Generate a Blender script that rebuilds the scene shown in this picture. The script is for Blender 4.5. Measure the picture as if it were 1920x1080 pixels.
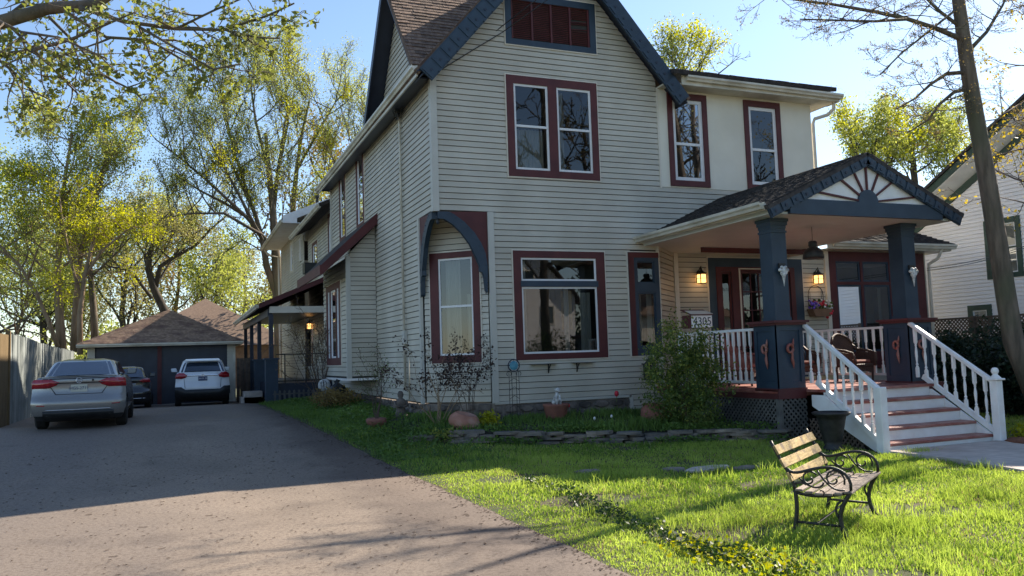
import bpy, bmesh, math, random
import numpy as np
from mathutils import Vector, Matrix
R = math.radians
for o in list(bpy.data.objects): bpy.data.objects.remove(o)
SC = bpy.context.scene; COL = SC.collection
# ---------------------------------------------------------------- camera
EYE = np.array([-4.984, -16.313, 1.65]); FPX = 1558.5
def _cam_rows():
    yaw, pit, roll = R(22.1966), R(4.66596), R(1.86585)
    cy, sy = math.cos(yaw), math.sin(yaw)
    fwd = np.array([sy, cy, 0.]); right = np.array([cy, -sy, 0.]); down = np.array([0, 0, -1.])
    cp, sp = math.cos(pit), math.sin(pit)
    f2 = fwd*cp - down*sp; d2 = down*cp + fwd*sp
    cr, sr = math.cos(roll), math.sin(roll)
    return np.array([right*cr + d2*sr, -right*sr + d2*cr, f2])
CM = _cam_rows()
def at(x, y, X=None, Y=None, Z=None):
    """point of the plane X=, Y= or Z= that the photograph shows at pixel x, y (used to measure the place)"""
    d = np.array([x-960, y-540, FPX]) @ CM / FPX
    if X is not None: t = (X-EYE[0])/d[0]
    elif Y is not None: t = (Y-EYE[1])/d[1]
    else: t = (Z-EYE[2])/d[2]
    return EYE + d*t
cam = bpy.data.cameras.new('camera'); co = bpy.data.objects.new('camera', cam); COL.objects.link(co)
cam.sensor_width = 36; cam.lens = 36*FPX/1920; cam.clip_end = 2000; cam.clip_start = .05
mw = Matrix.Identity(4)
for i in range(3):
    mw[i][0] = CM[0][i]; mw[i][1] = -CM[1][i]; mw[i][2] = -CM[2][i]; mw[i][3] = EYE[i]
co.matrix_world = mw; SC.camera = co
# ---------------------------------------------------------------- light
SUN_AZ, SUN_EL = 67.5, 37.0
w = bpy.data.worlds.new('World'); SC.world = w; w.use_nodes = True
nt = w.node_tree; nt.nodes.clear()
sky = nt.nodes.new('ShaderNodeTexSky'); sky.sky_type = 'NISHITA'; sky.sun_disc = False
sky.sun_elevation = R(SUN_EL); sky.sun_rotation = R(SUN_AZ); sky.air_density = 1.0; sky.dust_density = .3; sky.ozone_density = 2.2
bg = nt.nodes.new('ShaderNodeBackground'); bg.inputs[1].default_value = .102
wo = nt.nodes.new('ShaderNodeOutputWorld'); nt.links.new(sky.outputs[0], bg.inputs[0]); nt.links.new(bg.outputs[0], wo.inputs[0])
sl = bpy.data.lights.new('sun', 'SUN'); sl.energy = 5.0; sl.angle = R(.53); sl.color = (1, .89, .74)
so = bpy.data.objects.new('sun', sl); COL.objects.link(so)
sd = Vector((math.sin(R(SUN_AZ))*math.cos(R(SUN_EL)), math.cos(R(SUN_AZ))*math.cos(R(SUN_EL)), math.sin(R(SUN_EL))))
so.rotation_euler = sd.to_track_quat('Z', 'Y').to_euler(); so.location = (30, 10, 30)
SC.view_settings.view_transform = 'Standard'; SC.view_settings.look = 'None'; SC.view_settings.gamma = 1
SC.view_settings.exposure = 1.1; SC.view_settings.use_curve_mapping = False
SC.render.engine = 'CYCLES'; SC.cycles.max_bounces = 7; SC.cycles.transparent_max_bounces = 12
SC.cycles.diffuse_bounces = 3; SC.cycles.glossy_bounces = 3; SC.cycles.transmission_bounces = 3; SC.cycles.sample_clamp_indirect = 6
# ---------------------------------------------------------------- materials
def NM(name):
    m = bpy.data.materials.new(name); m.use_nodes = True; t = m.node_tree
    b = t.nodes['Principled BSDF']; return m, t, b
def noise_mat(name, c1, c2, scale=4, rough=.7, bump=0, bscale=None, detail=6, spec=.5, stretch=None, metal=0, c3=None, s3=.6, coat=0):
    """two colours mixed by noise at two scales, with a noise bump"""
    m, t, b = NM(name); N = t.nodes.new; L = t.links.new
    tc = N('ShaderNodeTexCoord'); mp = N('ShaderNodeMapping'); L(tc.outputs['Object'], mp.inputs[0])
    if stretch: mp.inputs['Scale'].default_value = stretch
    n = N('ShaderNodeTexNoise'); n.inputs['Scale'].default_value = scale; n.inputs['Detail'].default_value = detail
    L(mp.outputs[0], n.inputs[0])
    r = N('ShaderNodeValToRGB'); r.color_ramp.elements[0].position = .35; r.color_ramp.elements[1].position = .65
    r.color_ramp.elements[0].color = (*c1, 1); r.color_ramp.elements[1].color = (*c2, 1)
    L(n.outputs[0], r.inputs[0]); out = r.outputs[0]
    if c3:
        n3 = N('ShaderNodeTexNoise'); n3.inputs['Scale'].default_value = s3; n3.inputs['Detail'].default_value = 4; L(tc.outputs['Object'], n3.inputs[0])
        r3 = N('ShaderNodeValToRGB'); r3.color_ramp.elements[0].position = .45; r3.color_ramp.elements[1].position = .68
        r3.color_ramp.elements[0].color = (0, 0, 0, 1); L(n3.outputs[0], r3.inputs[0])
        mx = N('ShaderNodeMix'); mx.data_type = 'RGBA'; mx.inputs[7].default_value = (*c3, 1)
        L(r3.outputs[0], mx.inputs[0]); L(out, mx.inputs[6]); out = mx.outputs[2]
    L(out, b.inputs['Base Color']); b.inputs['Roughness'].default_value = rough
    b.inputs['Specular IOR Level'].default_value = spec; b.inputs['Metallic'].default_value = metal
    if coat: b.inputs['Coat Weight'].default_value = coat; b.inputs['Coat Roughness'].default_value = .05
    if bump:
        nb = N('ShaderNodeTexNoise'); nb.inputs['Scale'].default_value = bscale or scale*5; nb.inputs['Detail'].default_value = 5
        L(mp.outputs[0], nb.inputs[0]); bp = N('ShaderNodeBump'); bp.inputs['Strength'].default_value = bump; bp.inputs['Distance'].default_value = .02
        L(nb.outputs[0], bp.inputs['Height']); L(bp.outputs[0], b.inputs['Normal'])
    return m
def random_tint(m, amt):
    """each object of this material a shade of its own"""
    t = m.node_tree; b = t.nodes['Principled BSDF']; l = b.inputs['Base Color'].links[0]; src = l.from_socket
    oi = t.nodes.new('ShaderNodeObjectInfo'); mr = t.nodes.new('ShaderNodeMapRange')
    mr.inputs[3].default_value = 1-amt; mr.inputs[4].default_value = 1+amt
    hs = t.nodes.new('ShaderNodeHueSaturation'); t.links.new(oi.outputs['Random'], mr.inputs[0]); t.links.new(mr.outputs[0], hs.inputs['Value'])
    t.links.new(src, hs.inputs['Color']); t.links.new(hs.outputs[0], b.inputs['Base Color']); return m
def glass_mat(name, tint=(.5, .52, .5), refl=1.0):
    m = bpy.data.materials.new(name); m.use_nodes = True; t = m.node_tree; t.nodes.clear(); N = t.nodes.new; L = t.links.new
    o = N('ShaderNodeOutputMaterial'); mx = N('ShaderNodeMixShader'); tr = N('ShaderNodeBsdfTransparent'); g = N('ShaderNodeBsdfGlossy')
    tr.inputs[0].default_value = (*tint, 1); g.inputs['Roughness'].default_value = .012; g.inputs[0].default_value = (.95, .97, 1, 1)
    fr = N('ShaderNodeFresnel'); fr.inputs[0].default_value = 1.55
    ml = N('ShaderNodeMath'); ml.operation = 'MULTIPLY_ADD'; ml.inputs[1].default_value = 1.55*refl; ml.inputs[2].default_value = .0; ml.use_clamp = True
    tc = N('ShaderNodeTexCoord'); n = N('ShaderNodeTexNoise'); n.inputs['Scale'].default_value = 1.1; n.inputs['Detail'].default_value = 1
    bp = N('ShaderNodeBump'); bp.inputs['Strength'].default_value = .03; bp.inputs['Distance'].default_value = .05
    L(tc.outputs['Object'], n.inputs[0]); L(n.outputs[0], bp.inputs['Height']); L(bp.outputs[0], g.inputs['Normal'])
    L(fr.outputs[0], ml.inputs[0]); L(ml.outputs[0], mx.inputs[0]); L(tr.outputs[0], mx.inputs[1]); L(g.outputs[0], mx.inputs[2]); L(mx.outputs[0], o.inputs[0])
    return m
def leaf_mat(name, c1, c2, trans=.5, rough=.55):
    m = bpy.data.materials.new(name); m.use_nodes = True; t = m.node_tree; t.nodes.clear(); N = t.nodes.new; L = t.links.new
    o = N('ShaderNodeOutputMaterial'); mx = N('ShaderNodeMixShader'); p = N('ShaderNodeBsdfPrincipled'); tl = N('ShaderNodeBsdfTranslucent')
    p.inputs['Roughness'].default_value = rough; p.inputs['Specular IOR Level'].default_value = .35
    ge = N('ShaderNodeNewGeometry'); r = N('ShaderNodeValToRGB')
    r.color_ramp.elements[0].color = (*c1, 1); r.color_ramp.elements[1].color = (*c2, 1)
    tc = N('ShaderNodeTexCoord'); n = N('ShaderNodeTexNoise'); n.inputs['Scale'].default_value = .9; n.inputs['Detail'].default_value = 2
    L(tc.outputs['Object'], n.inputs[0])
    ad = N('ShaderNodeMath'); ad.operation = 'MULTIPLY_ADD'; ad.inputs[1].default_value = .55; L(ge.outputs['Random Per Island'], ad.inputs[0])
    mr = N('ShaderNodeMapRange'); mr.inputs[1].default_value = .35; mr.inputs[2].default_value = .65; mr.inputs[4].default_value = .45
    L(n.outputs[0], mr.inputs[0]); L(mr.outputs[0], ad.inputs[2]); L(ad.outputs[0], r.inputs[0])
    L(r.outputs[0], p.inputs['Base Color'])
    hs = N('ShaderNodeHueSaturation'); hs.inputs['Value'].default_value = 1.5; hs.inputs['Saturation'].default_value = 1.1
    L(r.outputs[0], hs.inputs['Color']); L(hs.outputs[0], tl.inputs[0]); mx.inputs[0].default_value = trans
    L(p.outputs[0], mx.inputs[1]); L(tl.outputs[0], mx.inputs[2]); L(mx.outputs[0], o.inputs[0]); return m
def emit_mat(name, c, s):
    m, t, b = NM(name); b.inputs['Base Color'].default_value = (*c, 1); b.inputs['Emission Color'].default_value = (*c, 1); b.inputs['Emission Strength'].default_value = s; return m
M = {}
M['siding'] = random_tint(noise_mat('vinyl_siding', (.52, .482, .395), (.585, .542, .45), 1.2, .5, .15, 60, c3=(.455, .415, .335), s3=.7), .045)
M['post'] = noise_mat('vinyl_post', (.50, .485, .43), (.56, .54, .48), 2, .45, .05)
M['stucco'] = noise_mat('cream_stucco', (.76, .72, .60), (.82, .78, .66), 1.3, .85, .35, 90, c3=(.70, .66, .55), s3=.7)
M['trimcream'] = noise_mat('cream_trim', (.66, .60, .50), (.74, .68, .58), 3, .5, .1)
M['gutter'] = noise_mat('gutter_metal', (.60, .56, .46), (.70, .655, .55), 2, .38, .06, c3=(.46, .42, .33), s3=1.6)
M['red'] = noise_mat('oxblood_paint', (.075, .014, .015), (.105, .021, .021), 3, .6, .12, 40)
M['redwood'] = noise_mat('red_tread_paint', (.22, .055, .040), (.33, .10, .075), 3, .45, .2, 30, stretch=(1, 6, 1), c3=(.40, .19, .15), s3=3)
M['navy'] = noise_mat('navy_paint', (.018, .036, .060), (.028, .052, .082), 2.5, .5, .1, 40)
M['navydark'] = noise_mat('dark_navy_paint', (.016, .022, .04), (.024, .032, .055), 2.5, .4, .1, 40)
M['white'] = noise_mat('white_paint', (.84, .82, .79), (.90, .88, .85), 2.5, .45, .12, 30, c3=(.78, .73, .69), s3=3)
M['whitevinyl'] = noise_mat('white_sash', (.70, .70, .70), (.78, .78, .78), 2, .35, 0)
M['black'] = noise_mat('black_iron', (.012, .012, .013), (.03, .028, .026), 12, .5, .3, 60)
M['backing'] = noise_mat('dark_backing', (.035, .033, .03), (.05, .047, .043), 3, .95)  # sheet behind the boards, coloured dark to deepen the lines between them
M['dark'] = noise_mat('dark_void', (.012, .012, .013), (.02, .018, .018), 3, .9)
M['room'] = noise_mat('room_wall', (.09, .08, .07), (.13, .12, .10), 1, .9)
M['curtain'] = noise_mat('curtain_cloth', (.55, .55, .53), (.70, .70, .68), 3, .9, .2, 20, stretch=(3, 3, .3))
M['glass'] = glass_mat('window_glass')
M['glassd'] = glass_mat('dark_window_glass', (.34, .36, .38), 1.6)
M['shingle'] = random_tint(noise_mat('brown_shingle', (.16, .105, .072), (.28, .19, .135), 9, .9, .6, 90, c3=(.11, .065, .052), s3=2.5), .3)
M['shingledk'] = random_tint(noise_mat('charcoal_shingle', (.030, .026, .026), (.062, .052, .048), 9, .92, .6, 90), .3)
M['porchceil'] = noise_mat('cream_ceiling', (.60, .63, .60), (.66, .69, .66), 1.5, .6, .05)
M['stone'] = random_tint(noise_mat('field_stone', (.12, .10, .085), (.24, .20, .17), 5, .85, .6, 25, c3=(.07, .06, .055), s3=2), .35)
M['flag'] = random_tint(noise_mat('flagstone', (.13, .108, .085), (.27, .22, .175), 5, .85, .6, 25, stretch=(1, 1, 4), c3=(.11, .105, .10), s3=2), .3)
M['terracotta'] = noise_mat('terracotta', (.30, .13, .085), (.40, .19, .13), 4, .8, .25, 30, c3=(.42, .27, .21), s3=3)
M['terradark'] = noise_mat('dark_terracotta', (.19, .075, .055), (.27, .11, .08), 4, .8, .25, 30)
M['bark'] = noise_mat('tree_bark', (.095, .075, .055), (.20, .155, .115), 3, .95, .9, 14, stretch=(3, 3, .5), c3=(.10, .10, .06), s3=.8)
M['barkdk'] = noise_mat('dark_bark', (.05, .042, .036), (.105, .085, .068), 3, .95, .9, 14, stretch=(3, 3, .5))
M['barklit'] = noise_mat('tan_bark', (.20, .14, .085), (.33, .235, .15), 3, .95, .9, 14, stretch=(3, 3, .5))
M['twig'] = noise_mat('twig_bark', (.085, .06, .048), (.14, .10, .075), 5, .9)
M['wood'] = noise_mat('weathered_slat', (.42, .28, .09), (.64, .46, .19), 7, .7, .5, 40, stretch=(1.2, 10, 10), c3=(.20, .13, .07), s3=9)
M['woodgrey'] = noise_mat('grey_slat', (.24, .19, .15), (.40, .32, .25), 7, .8, .5, 40, stretch=(1.2, 10, 10), c3=(.13, .10, .08), s3=9)
M['fence'] = random_tint(noise_mat('weathered_fence_board', (.20, .225, .22), (.30, .325, .31), 4, .9, .4, 30, stretch=(5, 5, .4), c3=(.13, .15, .145), s3=1.5), .22)
M['fencegold'] = noise_mat('golden_fence_board', (.13, .085, .035), (.20, .135, .06), 4, .85, .4, 30, stretch=(5, 5, .4))
M['lattice'] = noise_mat('brown_lattice', (.075, .055, .042), (.13, .095, .07), 6, .9, .3, 30)
M['latticegrey'] = noise_mat('grey_lattice', (.085, .085, .08), (.14, .135, .125), 6, .9, .3, 30)
M['nbwhite'] = random_tint(noise_mat('white_clapboard', (.84, .80, .78), (.88, .84, .82), 2, .6, .15, 40), .03)
M['green'] = noise_mat('dark_green_paint', (.012, .040, .030), (.02, .06, .045), 3, .5, .1, 30)
M['concrete'] = noise_mat('concrete', (.42, .36, .31), (.54, .47, .41), 6, .9, .3, 60, c3=(.35, .30, .26), s3=1.2)
M['wicker'] = noise_mat('dark_wicker', (.045, .022, .014), (.12, .062, .04), 60, .55, .8, 90, detail=2)
M['cushion'] = noise_mat('rust_cushion', (.22, .07, .05), (.34, .13, .10), 8, .85, .3, 30)
M['plastic'] = noise_mat('black_plastic', (.012, .013, .014), (.022, .024, .026), 5, .45, .1)
M['tyre'] = noise_mat('tyre_rubber', (.012, .012, .012), (.022, .022, .022), 20, .85, .3)
M['rim'] = noise_mat('alloy_rim', (.45, .46, .48), (.6, .61, .63), 5, .25, 0, metal=.9)
M['silver'] = noise_mat('silver_car_paint', (.24, .237, .23), (.29, .286, .278), 90, .30, 0, metal=.5, coat=1)
M['carwhite'] = noise_mat('white_car_paint', (.72, .74, .76), (.78, .80, .82), 3, .25, 0, coat=1)
M['carblack'] = noise_mat('black_car_paint', (.008, .008, .01), (.014, .014, .017), 3, .2, 0, coat=1)
M['taillight'] = noise_mat('red_lens', (.28, .006, .012), (.42, .015, .022), 25, .12, 0, coat=1)
M['chrome'] = noise_mat('chrome_trim', (.7, .7, .72), (.8, .8, .82), 5, .15, 0, metal=1)
M['carglass'] = noise_mat('car_window_tint', (.018, .028, .045), (.03, .045, .07), 2, .06, 0, coat=1)
M['plateyellow'] = noise_mat('plate_sheet', (.50, .50, .42), (.56, .56, .47), 3, .4)
M['plateblue'] = noise_mat('plate_letters', (.03, .05, .14), (.04, .06, .17), 3, .4)
M['amber'] = emit_mat('lit_amber_glass', (1, .50, .15), 1.5)
M['bulb'] = emit_mat('lit_bulb', (1, .62, .25), 9)
M['ceramic'] = noise_mat('white_ceramic', (.62, .62, .60), (.72, .71, .69), 8, .35, .2, 20, c3=(.2, .2, .2), s3=14)
M['bluedisc'] = noise_mat('blue_enamel', (.05, .22, .32), (.10, .34, .44), 14, .4, .1)
M['flred'] = noise_mat('red_petals', (.55, .015, .04), (.65, .04, .07), 8, .5)
M['flpurple'] = noise_mat('purple_petals', (.12, .06, .45), (.22, .12, .6), 8, .5)
M['flwhite'] = noise_mat('white_petals', (.75, .75, .72), (.8, .8, .78), 8, .5)
M['flyellow'] = noise_mat('yellow_petals', (.75, .5, .02), (.85, .62, .05), 8, .5)
M['mulch'] = noise_mat('red_mulch', (.13, .045, .02), (.24, .09, .045), 20, .95, .8, 50)
M['brownhouse'] = noise_mat('brown_cladding', (.16, .085, .05), (.24, .135, .08), 3, .9, .3, 20)
M['orangeroof'] = noise_mat('rust_roof', (.155, .10, .07), (.215, .145, .10), 8, .9, .5, 50)
M['baggy'] = noise_mat('black_bag_film', (.01, .01, .011), (.02, .02, .02), 3, .3, .8, 6)
M['gold'] = noise_mat('gold_cloth', (.30, .19, .03), (.42, .28, .05), 6, .7, .3, 20)
# leaves
M['lf_yel'] = leaf_mat('yellow_green_leaves', (.22, .23, .02), (.50, .50, .06), .55)
M['lf_spring'] = leaf_mat('spring_leaves', (.17, .20, .04), (.42, .44, .12), .5)
M['lf_olive'] = leaf_mat('olive_leaves', (.18, .18, .06), (.42, .39, .15), .45)
M['lf_gold'] = leaf_mat('golden_leaves', (.26, .20, .035), (.50, .38, .06), .5)
M['lf_rust'] = leaf_mat('rusty_buds', (.16, .11, .05), (.32, .24, .08), .4)
M['lf_near'] = leaf_mat('maple_leaves', (.09, .11, .025), (.26, .28, .07), .5)
M['lf_shrub'] = leaf_mat('shrub_leaves', (.045, .08, .018), (.17, .23, .055), .35)
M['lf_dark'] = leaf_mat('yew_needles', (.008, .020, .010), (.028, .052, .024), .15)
M['lf_purple'] = leaf_mat('purple_leaves', (.018, .012, .012), (.07, .04, .035), .25)
M['grass'] = leaf_mat('grass_blades', (.19, .27, .045), (.44, .53, .12), .5, .5)
M['grass2'] = leaf_mat('darker_grass_blades', (.09, .165, .022), (.23, .34, .06), .45, .5)
M['straw'] = leaf_mat('dry_grass_blades', (.30, .25, .11), (.50, .42, .20), .3, .6)
M['grassdk'] = leaf_mat('bed_leaves', (.05, .10, .022), (.17, .27, .06), .4, .5)
M['ivy'] = leaf_mat('ivy_leaves', (.014, .035, .010), (.055, .10, .020), .25, .45)
M['ivyyel'] = leaf_mat('variegated_leaves', (.16, .20, .01), (.50, .46, .03), .4, .5)
# ---------------------------------------------------------------- geometry helpers
def V3(*a): return np.array(a, float)
LOCAL = set()
def ploc(o):
    p = np.zeros(3)
    while o is not None:
        if o.name in LOCAL: return np.zeros(3)
        p += np.array(o.location); o = o.parent
    return p
def tags(o, label=None, cat=None, group=None, kind=None):
    if label: o['label'] = label
    if cat: o['category'] = cat
    if group: o['group'] = group
    if kind: o['kind'] = kind
    return o
def thing(name, label, cat, loc=(0, 0, 0), rz=0, group=None, local=False):
    o = bpy.data.objects.new(name, None); COL.objects.link(o); o.location = loc; o.rotation_euler = (0, 0, rz); o.empty_display_size = .2
    if local or rz: LOCAL.add(o.name)
    return tags(o, label, cat, group)
def link(name, me, parent=None, loc=None):
    o = bpy.data.objects.new(name, me); COL.objects.link(o)
    if parent is not None: o.parent = parent
    if loc is not None: o.location = loc
    return o
class MB:
    def __init__(s): s.v = []; s.f = []; s.mi = []; s.m = 0
    def add(s, vs, fs):
        n = len(s.v); s.v.extend([tuple(map(float, q)) for q in vs]); s.f.extend([tuple(i+n for i in f) for f in fs]); s.mi.extend([s.m]*len(fs)); return s
    def hexa(s, p):  # 8 corners: bottom 0-3, top 4-7
        return s.add(p, [(0, 3, 2, 1), (4, 5, 6, 7), (0, 1, 5, 4), (1, 2, 6, 5), (2, 3, 7, 6), (3, 0, 4, 7)])
    def box(s, x0, x1, y0, y1, z0, z1):
        return s.hexa([(x0, y0, z0), (x1, y0, z0), (x1, y1, z0), (x0, y1, z0), (x0, y0, z1), (x1, y0, z1), (x1, y1, z1), (x0, y1, z1)])
    def poly(s, pts): return s.add(pts, [tuple(range(len(pts)))])
    def prism(s, pts, d):
        """polygon of 3-D points pushed along vector d"""
        d = np.array(d, float); n = len(pts); a = [np.array(p, float) for p in pts]; b = [p+d for p in a]
        return s.add(a+b, [tuple(range(n))[::-1], tuple(range(n, 2*n))]+[(i, (i+1) % n, n+(i+1) % n, n+i) for i in range(n)])
    def beam(s, p, q, wd, ht, up=(0, 0, 1)):
        p = np.array(p, float); q = np.array(q, float); t = q-p; t /= np.linalg.norm(t); up = np.array(up, float)
        a = np.cross(t, up); a /= np.linalg.norm(a); b = np.cross(a, t)
        c = [p+a*i*wd/2+b*j*ht/2 for i, j in ((-1, -1), (1, -1), (1, 1), (-1, 1))]
        return s.prism(c, q-p)
    def tube(s, path, r, n=6, close=True):
        P = [np.array(p, float) for p in path]; m = len(P); rr = r if hasattr(r, '__len__') else [r]*m
        ref = None; vs = []
        for i in range(m):
            t = P[min(i+1, m-1)]-P[max(i-1, 0)]; t /= (np.linalg.norm(t)+1e-9)
            if ref is None: ref = np.array([1., 0, 0]) if abs(t[2]) > .8 else np.array([0, 0, 1.])
            a = np.cross(t, ref); a /= (np.linalg.norm(a)+1e-9); b = np.cross(a, t); ref = b if True else ref
            ref = b
            for k in range(n):
                th = 2*math.pi*k/n; vs.append(P[i]+(a*math.cos(th)+b*math.sin(th))*rr[i])
        fs = [(i*n+k, i*n+(k+1) % n, (i+1)*n+(k+1) % n, (i+1)*n+k) for i in range(m-1) for k in range(n)]
        if close: fs += [tuple(range(n))[::-1], tuple(range((m-1)*n, m*n))]
        return s.add(vs, fs)
    def lathe(s, prof, c=(0, 0, 0), n=12, axis=(0, 0, 1), sx=1, sy=1):
        ax = np.array(axis, float); ax /= np.linalg.norm(ax); a = np.cross(ax, [0, 1, 0] if abs(ax[1]) < .9 else [1, 0, 0]); a /= np.linalg.norm(a); b = np.cross(ax, a)
        vs = [np.array(c)+ax*h+(a*math.cos(2*math.pi*k/n)*sx+b*math.sin(2*math.pi*k/n)*sy)*r for r, h in prof for k in range(n)]
        m = len(prof); fs = [(i*n+k, i*n+(k+1) % n, (i+1)*n+(k+1) % n, (i+1)*n+k) for i in range(m-1) for k in range(n)]
        fs += [tuple(range(n))[::-1], tuple(range((m-1)*n, m*n))]
        return s.add(vs, fs)
    def ball(s, c, r, n=10, m=6, sz=1, sx=1, sy=1):
        return s.lathe([(max(1e-3, r*math.sin(math.pi*i/m)), -r*sz*math.cos(math.pi*i/m)) for i in range(m+1)], c, n, sx=sx, sy=sy)
    def build(s, name, mat, parent=None, smooth=False, bevel=0, **tg):
        off = ploc(parent) if parent is not None else np.zeros(3)
        me = bpy.data.meshes.new(name); v = np.array(s.v, float).reshape(-1, 3)-off
        me.from_pydata(v.tolist(), [], s.f); mats = mat if isinstance(mat, (list, tuple)) else [mat]
        for m in mats: me.materials.append(m)
        if len(mats) > 1: me.polygons.foreach_set('material_index', s.mi)
        if smooth: me.polygons.foreach_set('use_smooth', [True]*len(me.polygons))
        bm = bmesh.new(); bm.from_mesh(me); bmesh.ops.recalc_face_normals(bm, faces=bm.faces); bm.to_mesh(me); bm.free()
        me.update(); o = link(name, me, parent)
        if bevel:
            b = o.modifiers.new('bevel', 'BEVEL'); b.width = bevel; b.segments = 1; b.limit_method = 'ANGLE'
        if tg: tags(o, **tg)
        return o
def np_mesh(name, verts, faces, mat, parent=None, smooth=False, midx=None, **tg):
    """big mesh from arrays; faces (n, k)"""
    off = ploc(parent) if parent is not None else np.zeros(3)
    verts = np.asarray(verts, np.float32)-off.astype(np.float32); faces = np.asarray(faces, np.int32); k = faces.shape[1]
    me = bpy.data.meshes.new(name); me.vertices.add(len(verts)); me.vertices.foreach_set('co', verts.ravel())
    me.loops.add(faces.size); me.loops.foreach_set('vertex_index', faces.ravel())
    me.polygons.add(len(faces)); me.polygons.foreach_set('loop_start', np.arange(0, faces.size, k, dtype=np.int32))
    me.polygons.foreach_set('loop_total', np.full(len(faces), k, np.int32))
    mats = mat if isinstance(mat, (list, tuple)) else [mat]
    for m in mats: me.materials.append(m)
    if midx is not None: me.polygons.foreach_set('material_index', np.asarray(midx, np.int32))
    me.update(calc_edges=True)
    if smooth: me.polygons.foreach_set('use_smooth', np.ones(len(faces), bool))
    me.validate(); o = link(name, me, parent)
    if tg: tags(o, **tg)
    return o
class Wall:
    """a vertical plane: u along it, z up, d outwards"""
    def __init__(s, O, du, n=None):
        s.O = np.array(O, float); s.du = np.array(du, float)/np.linalg.norm(du)
        s.n = np.array(n, float) if n is not None else np.array([s.du[1], -s.du[0]])
    def p(s, u, z, d=0.): q = s.O+s.du*u+s.n*d; return (q[0], q[1], z)
    def box(s, mb, u0, u1, z0, z1, d0, d1):
        P = s.p; return mb.hexa([P(u0, z0, d1), P(u1, z0, d1), P(u1, z0, d0), P(u0, z0, d0), P(u0, z1, d1), P(u1, z1, d1), P(u1, z1, d0), P(u0, z1, d0)])
    def board(s, mb, a0, a1, b0, b1, z0, z1, lo=.024, hi=.008, gap=.013):
        z0 += gap
        P = s.p  # a*: u at the bottom edge, b*: u at the top edge
        return mb.hexa([P(a0, z0, lo), P(a1, z0, lo), P(a1, z0, -.01), P(a0, z0, -.01), P(b0, z1, hi), P(b1, z1, hi), P(b1, z1, -.01), P(b0, z1, -.01)])
def clad(W, parent, z0, z1, ulo, uhi, holes=(), h=.127, mat=None, joint=False, name='clapboard'):
    """lapped boards from z0 to z1; ulo, uhi numbers or functions of z; holes (u0,u1,z0,z1)"""
    fl = ulo if callable(ulo) else (lambda z: ulo); fh = uhi if callable(uhi) else (lambda z: uhi)
    mat = mat or M['siding']; z = z0; J = MB(); k = 0
    while z < z1-.004:
        zt = min(z+h, z1); a0, a1, b0, b1 = fl(z), fh(z), fl(zt), fh(zt)
        if a1-a0 > .02 and b1 >= b0:
            cuts = sorted([(hu0, hu1) for hu0, hu1, hz0, hz1 in holes if hz0 < zt-.005 and hz1 > z+.005])
            mb = J if joint else MB(); cur0, curt = a0, b0
            for c0, c1 in cuts:
                if c1 <= cur0: continue
                if c0 > cur0:
                    W.board(mb, cur0, min(c0, a1), curt, min(c0, b1), z, zt)
                    if not joint: mb.build(name, mat, parent); mb = MB()
                cur0 = curt = max(c1, cur0)
            if cur0 < a1-.01: W.board(mb, cur0, a1, curt, max(curt, b1), z, zt)
            if not joint and mb.v: mb.build(name, mat, parent)
        z = zt; k += 1
    if joint and J.v: J.build(name, mat, parent, kind='stuff')
def sheet(W, mb, u0, u1, z0, z1, holes, d=-.012):
    us = sorted({u0, u1, *[min(max(q, u0), u1) for h in holes for q in h[:2]]}); zs = sorted({z0, z1, *[min(max(q, z0), z1) for h in holes for q in h[2:]]})
    for i in range(len(us)-1):
        for j in range(len(zs)-1):
            cu, cz = (us[i]+us[i+1])/2, (zs[j]+zs[j+1])/2
            if any(h[0] < cu < h[1] and h[2] < cz < h[3] for h in holes): continue
            mb.poly([W.p(us[i], zs[j], d), W.p(us[i+1], zs[j], d), W.p(us[i+1], zs[j+1], d), W.p(us[i], zs[j+1], d)])
def copy_tree(o, parent=None, loc=None, rz=None, label=None):
    c = o.copy(); COL.objects.link(c); c.parent = parent
    if loc is not None: c.location = loc
    if rz is not None: c.rotation_euler = (0, 0, rz)
    if label: c['label'] = label
    for ch in [x for x in bpy.data.objects if x.parent == o]: copy_tree(ch, c)
    return c
def smooth01(t): t = float(min(1, max(0, t))); return t*t*(3-2*t)
def zg(x, y):
    """height of the ground"""
    if y < -4: p = 0
    elif y < 4: p = .42*smooth01((y+4)/8)
    elif y < 9: p = .42
    else: p = .42-.30*smooth01((y-9)/12)
    if x > 3: p *= 1-smooth01((x-3)/5)
    dd = math.hypot((x-7)/3.2, (y+6.6)/2.2); p -= .14*(1-smooth01(dd/1.6))
    return p
# ---------------------------------------------------------------- the ground
def ground_grid(name, xs, ys, dz, mat, mask=None, **tg):
    X, Y = np.meshgrid(xs, ys); Z = np.array([[zg(x, y)+dz for x in xs] for y in ys])
    V = np.stack([X, Y, Z], -1).reshape(-1, 3); nx = len(xs); F = []
    for j in range(len(ys)-1):
        for i in range(nx-1):
            if mask and not mask((xs[i]+xs[i+1])/2, (ys[j]+ys[j+1])/2): continue
            a = j*nx+i; F.append((a, a+1, a+1+nx, a+nx))
    return np_mesh(name, V, F, mat, smooth=True, **tg)
m = noise_mat('soil_and_turf', (.030, .038, .012), (.055, .070, .018), 6, .95, .6, 30, c3=(.075, .055, .03), s3=1.1)
xs = sorted(set(list(np.arange(-12, 22, .5))+[-400, -150, -60, -30, -18, 25, 30, 40, 60, 150, 400])); ys = sorted(set(list(np.arange(-16, 26, .5))+[-300, -120, -50, -28, -20, 30, 40, 60, 120, 400]))
ground_grid('ground', xs, ys, -.012, m, kind='structure')
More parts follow.
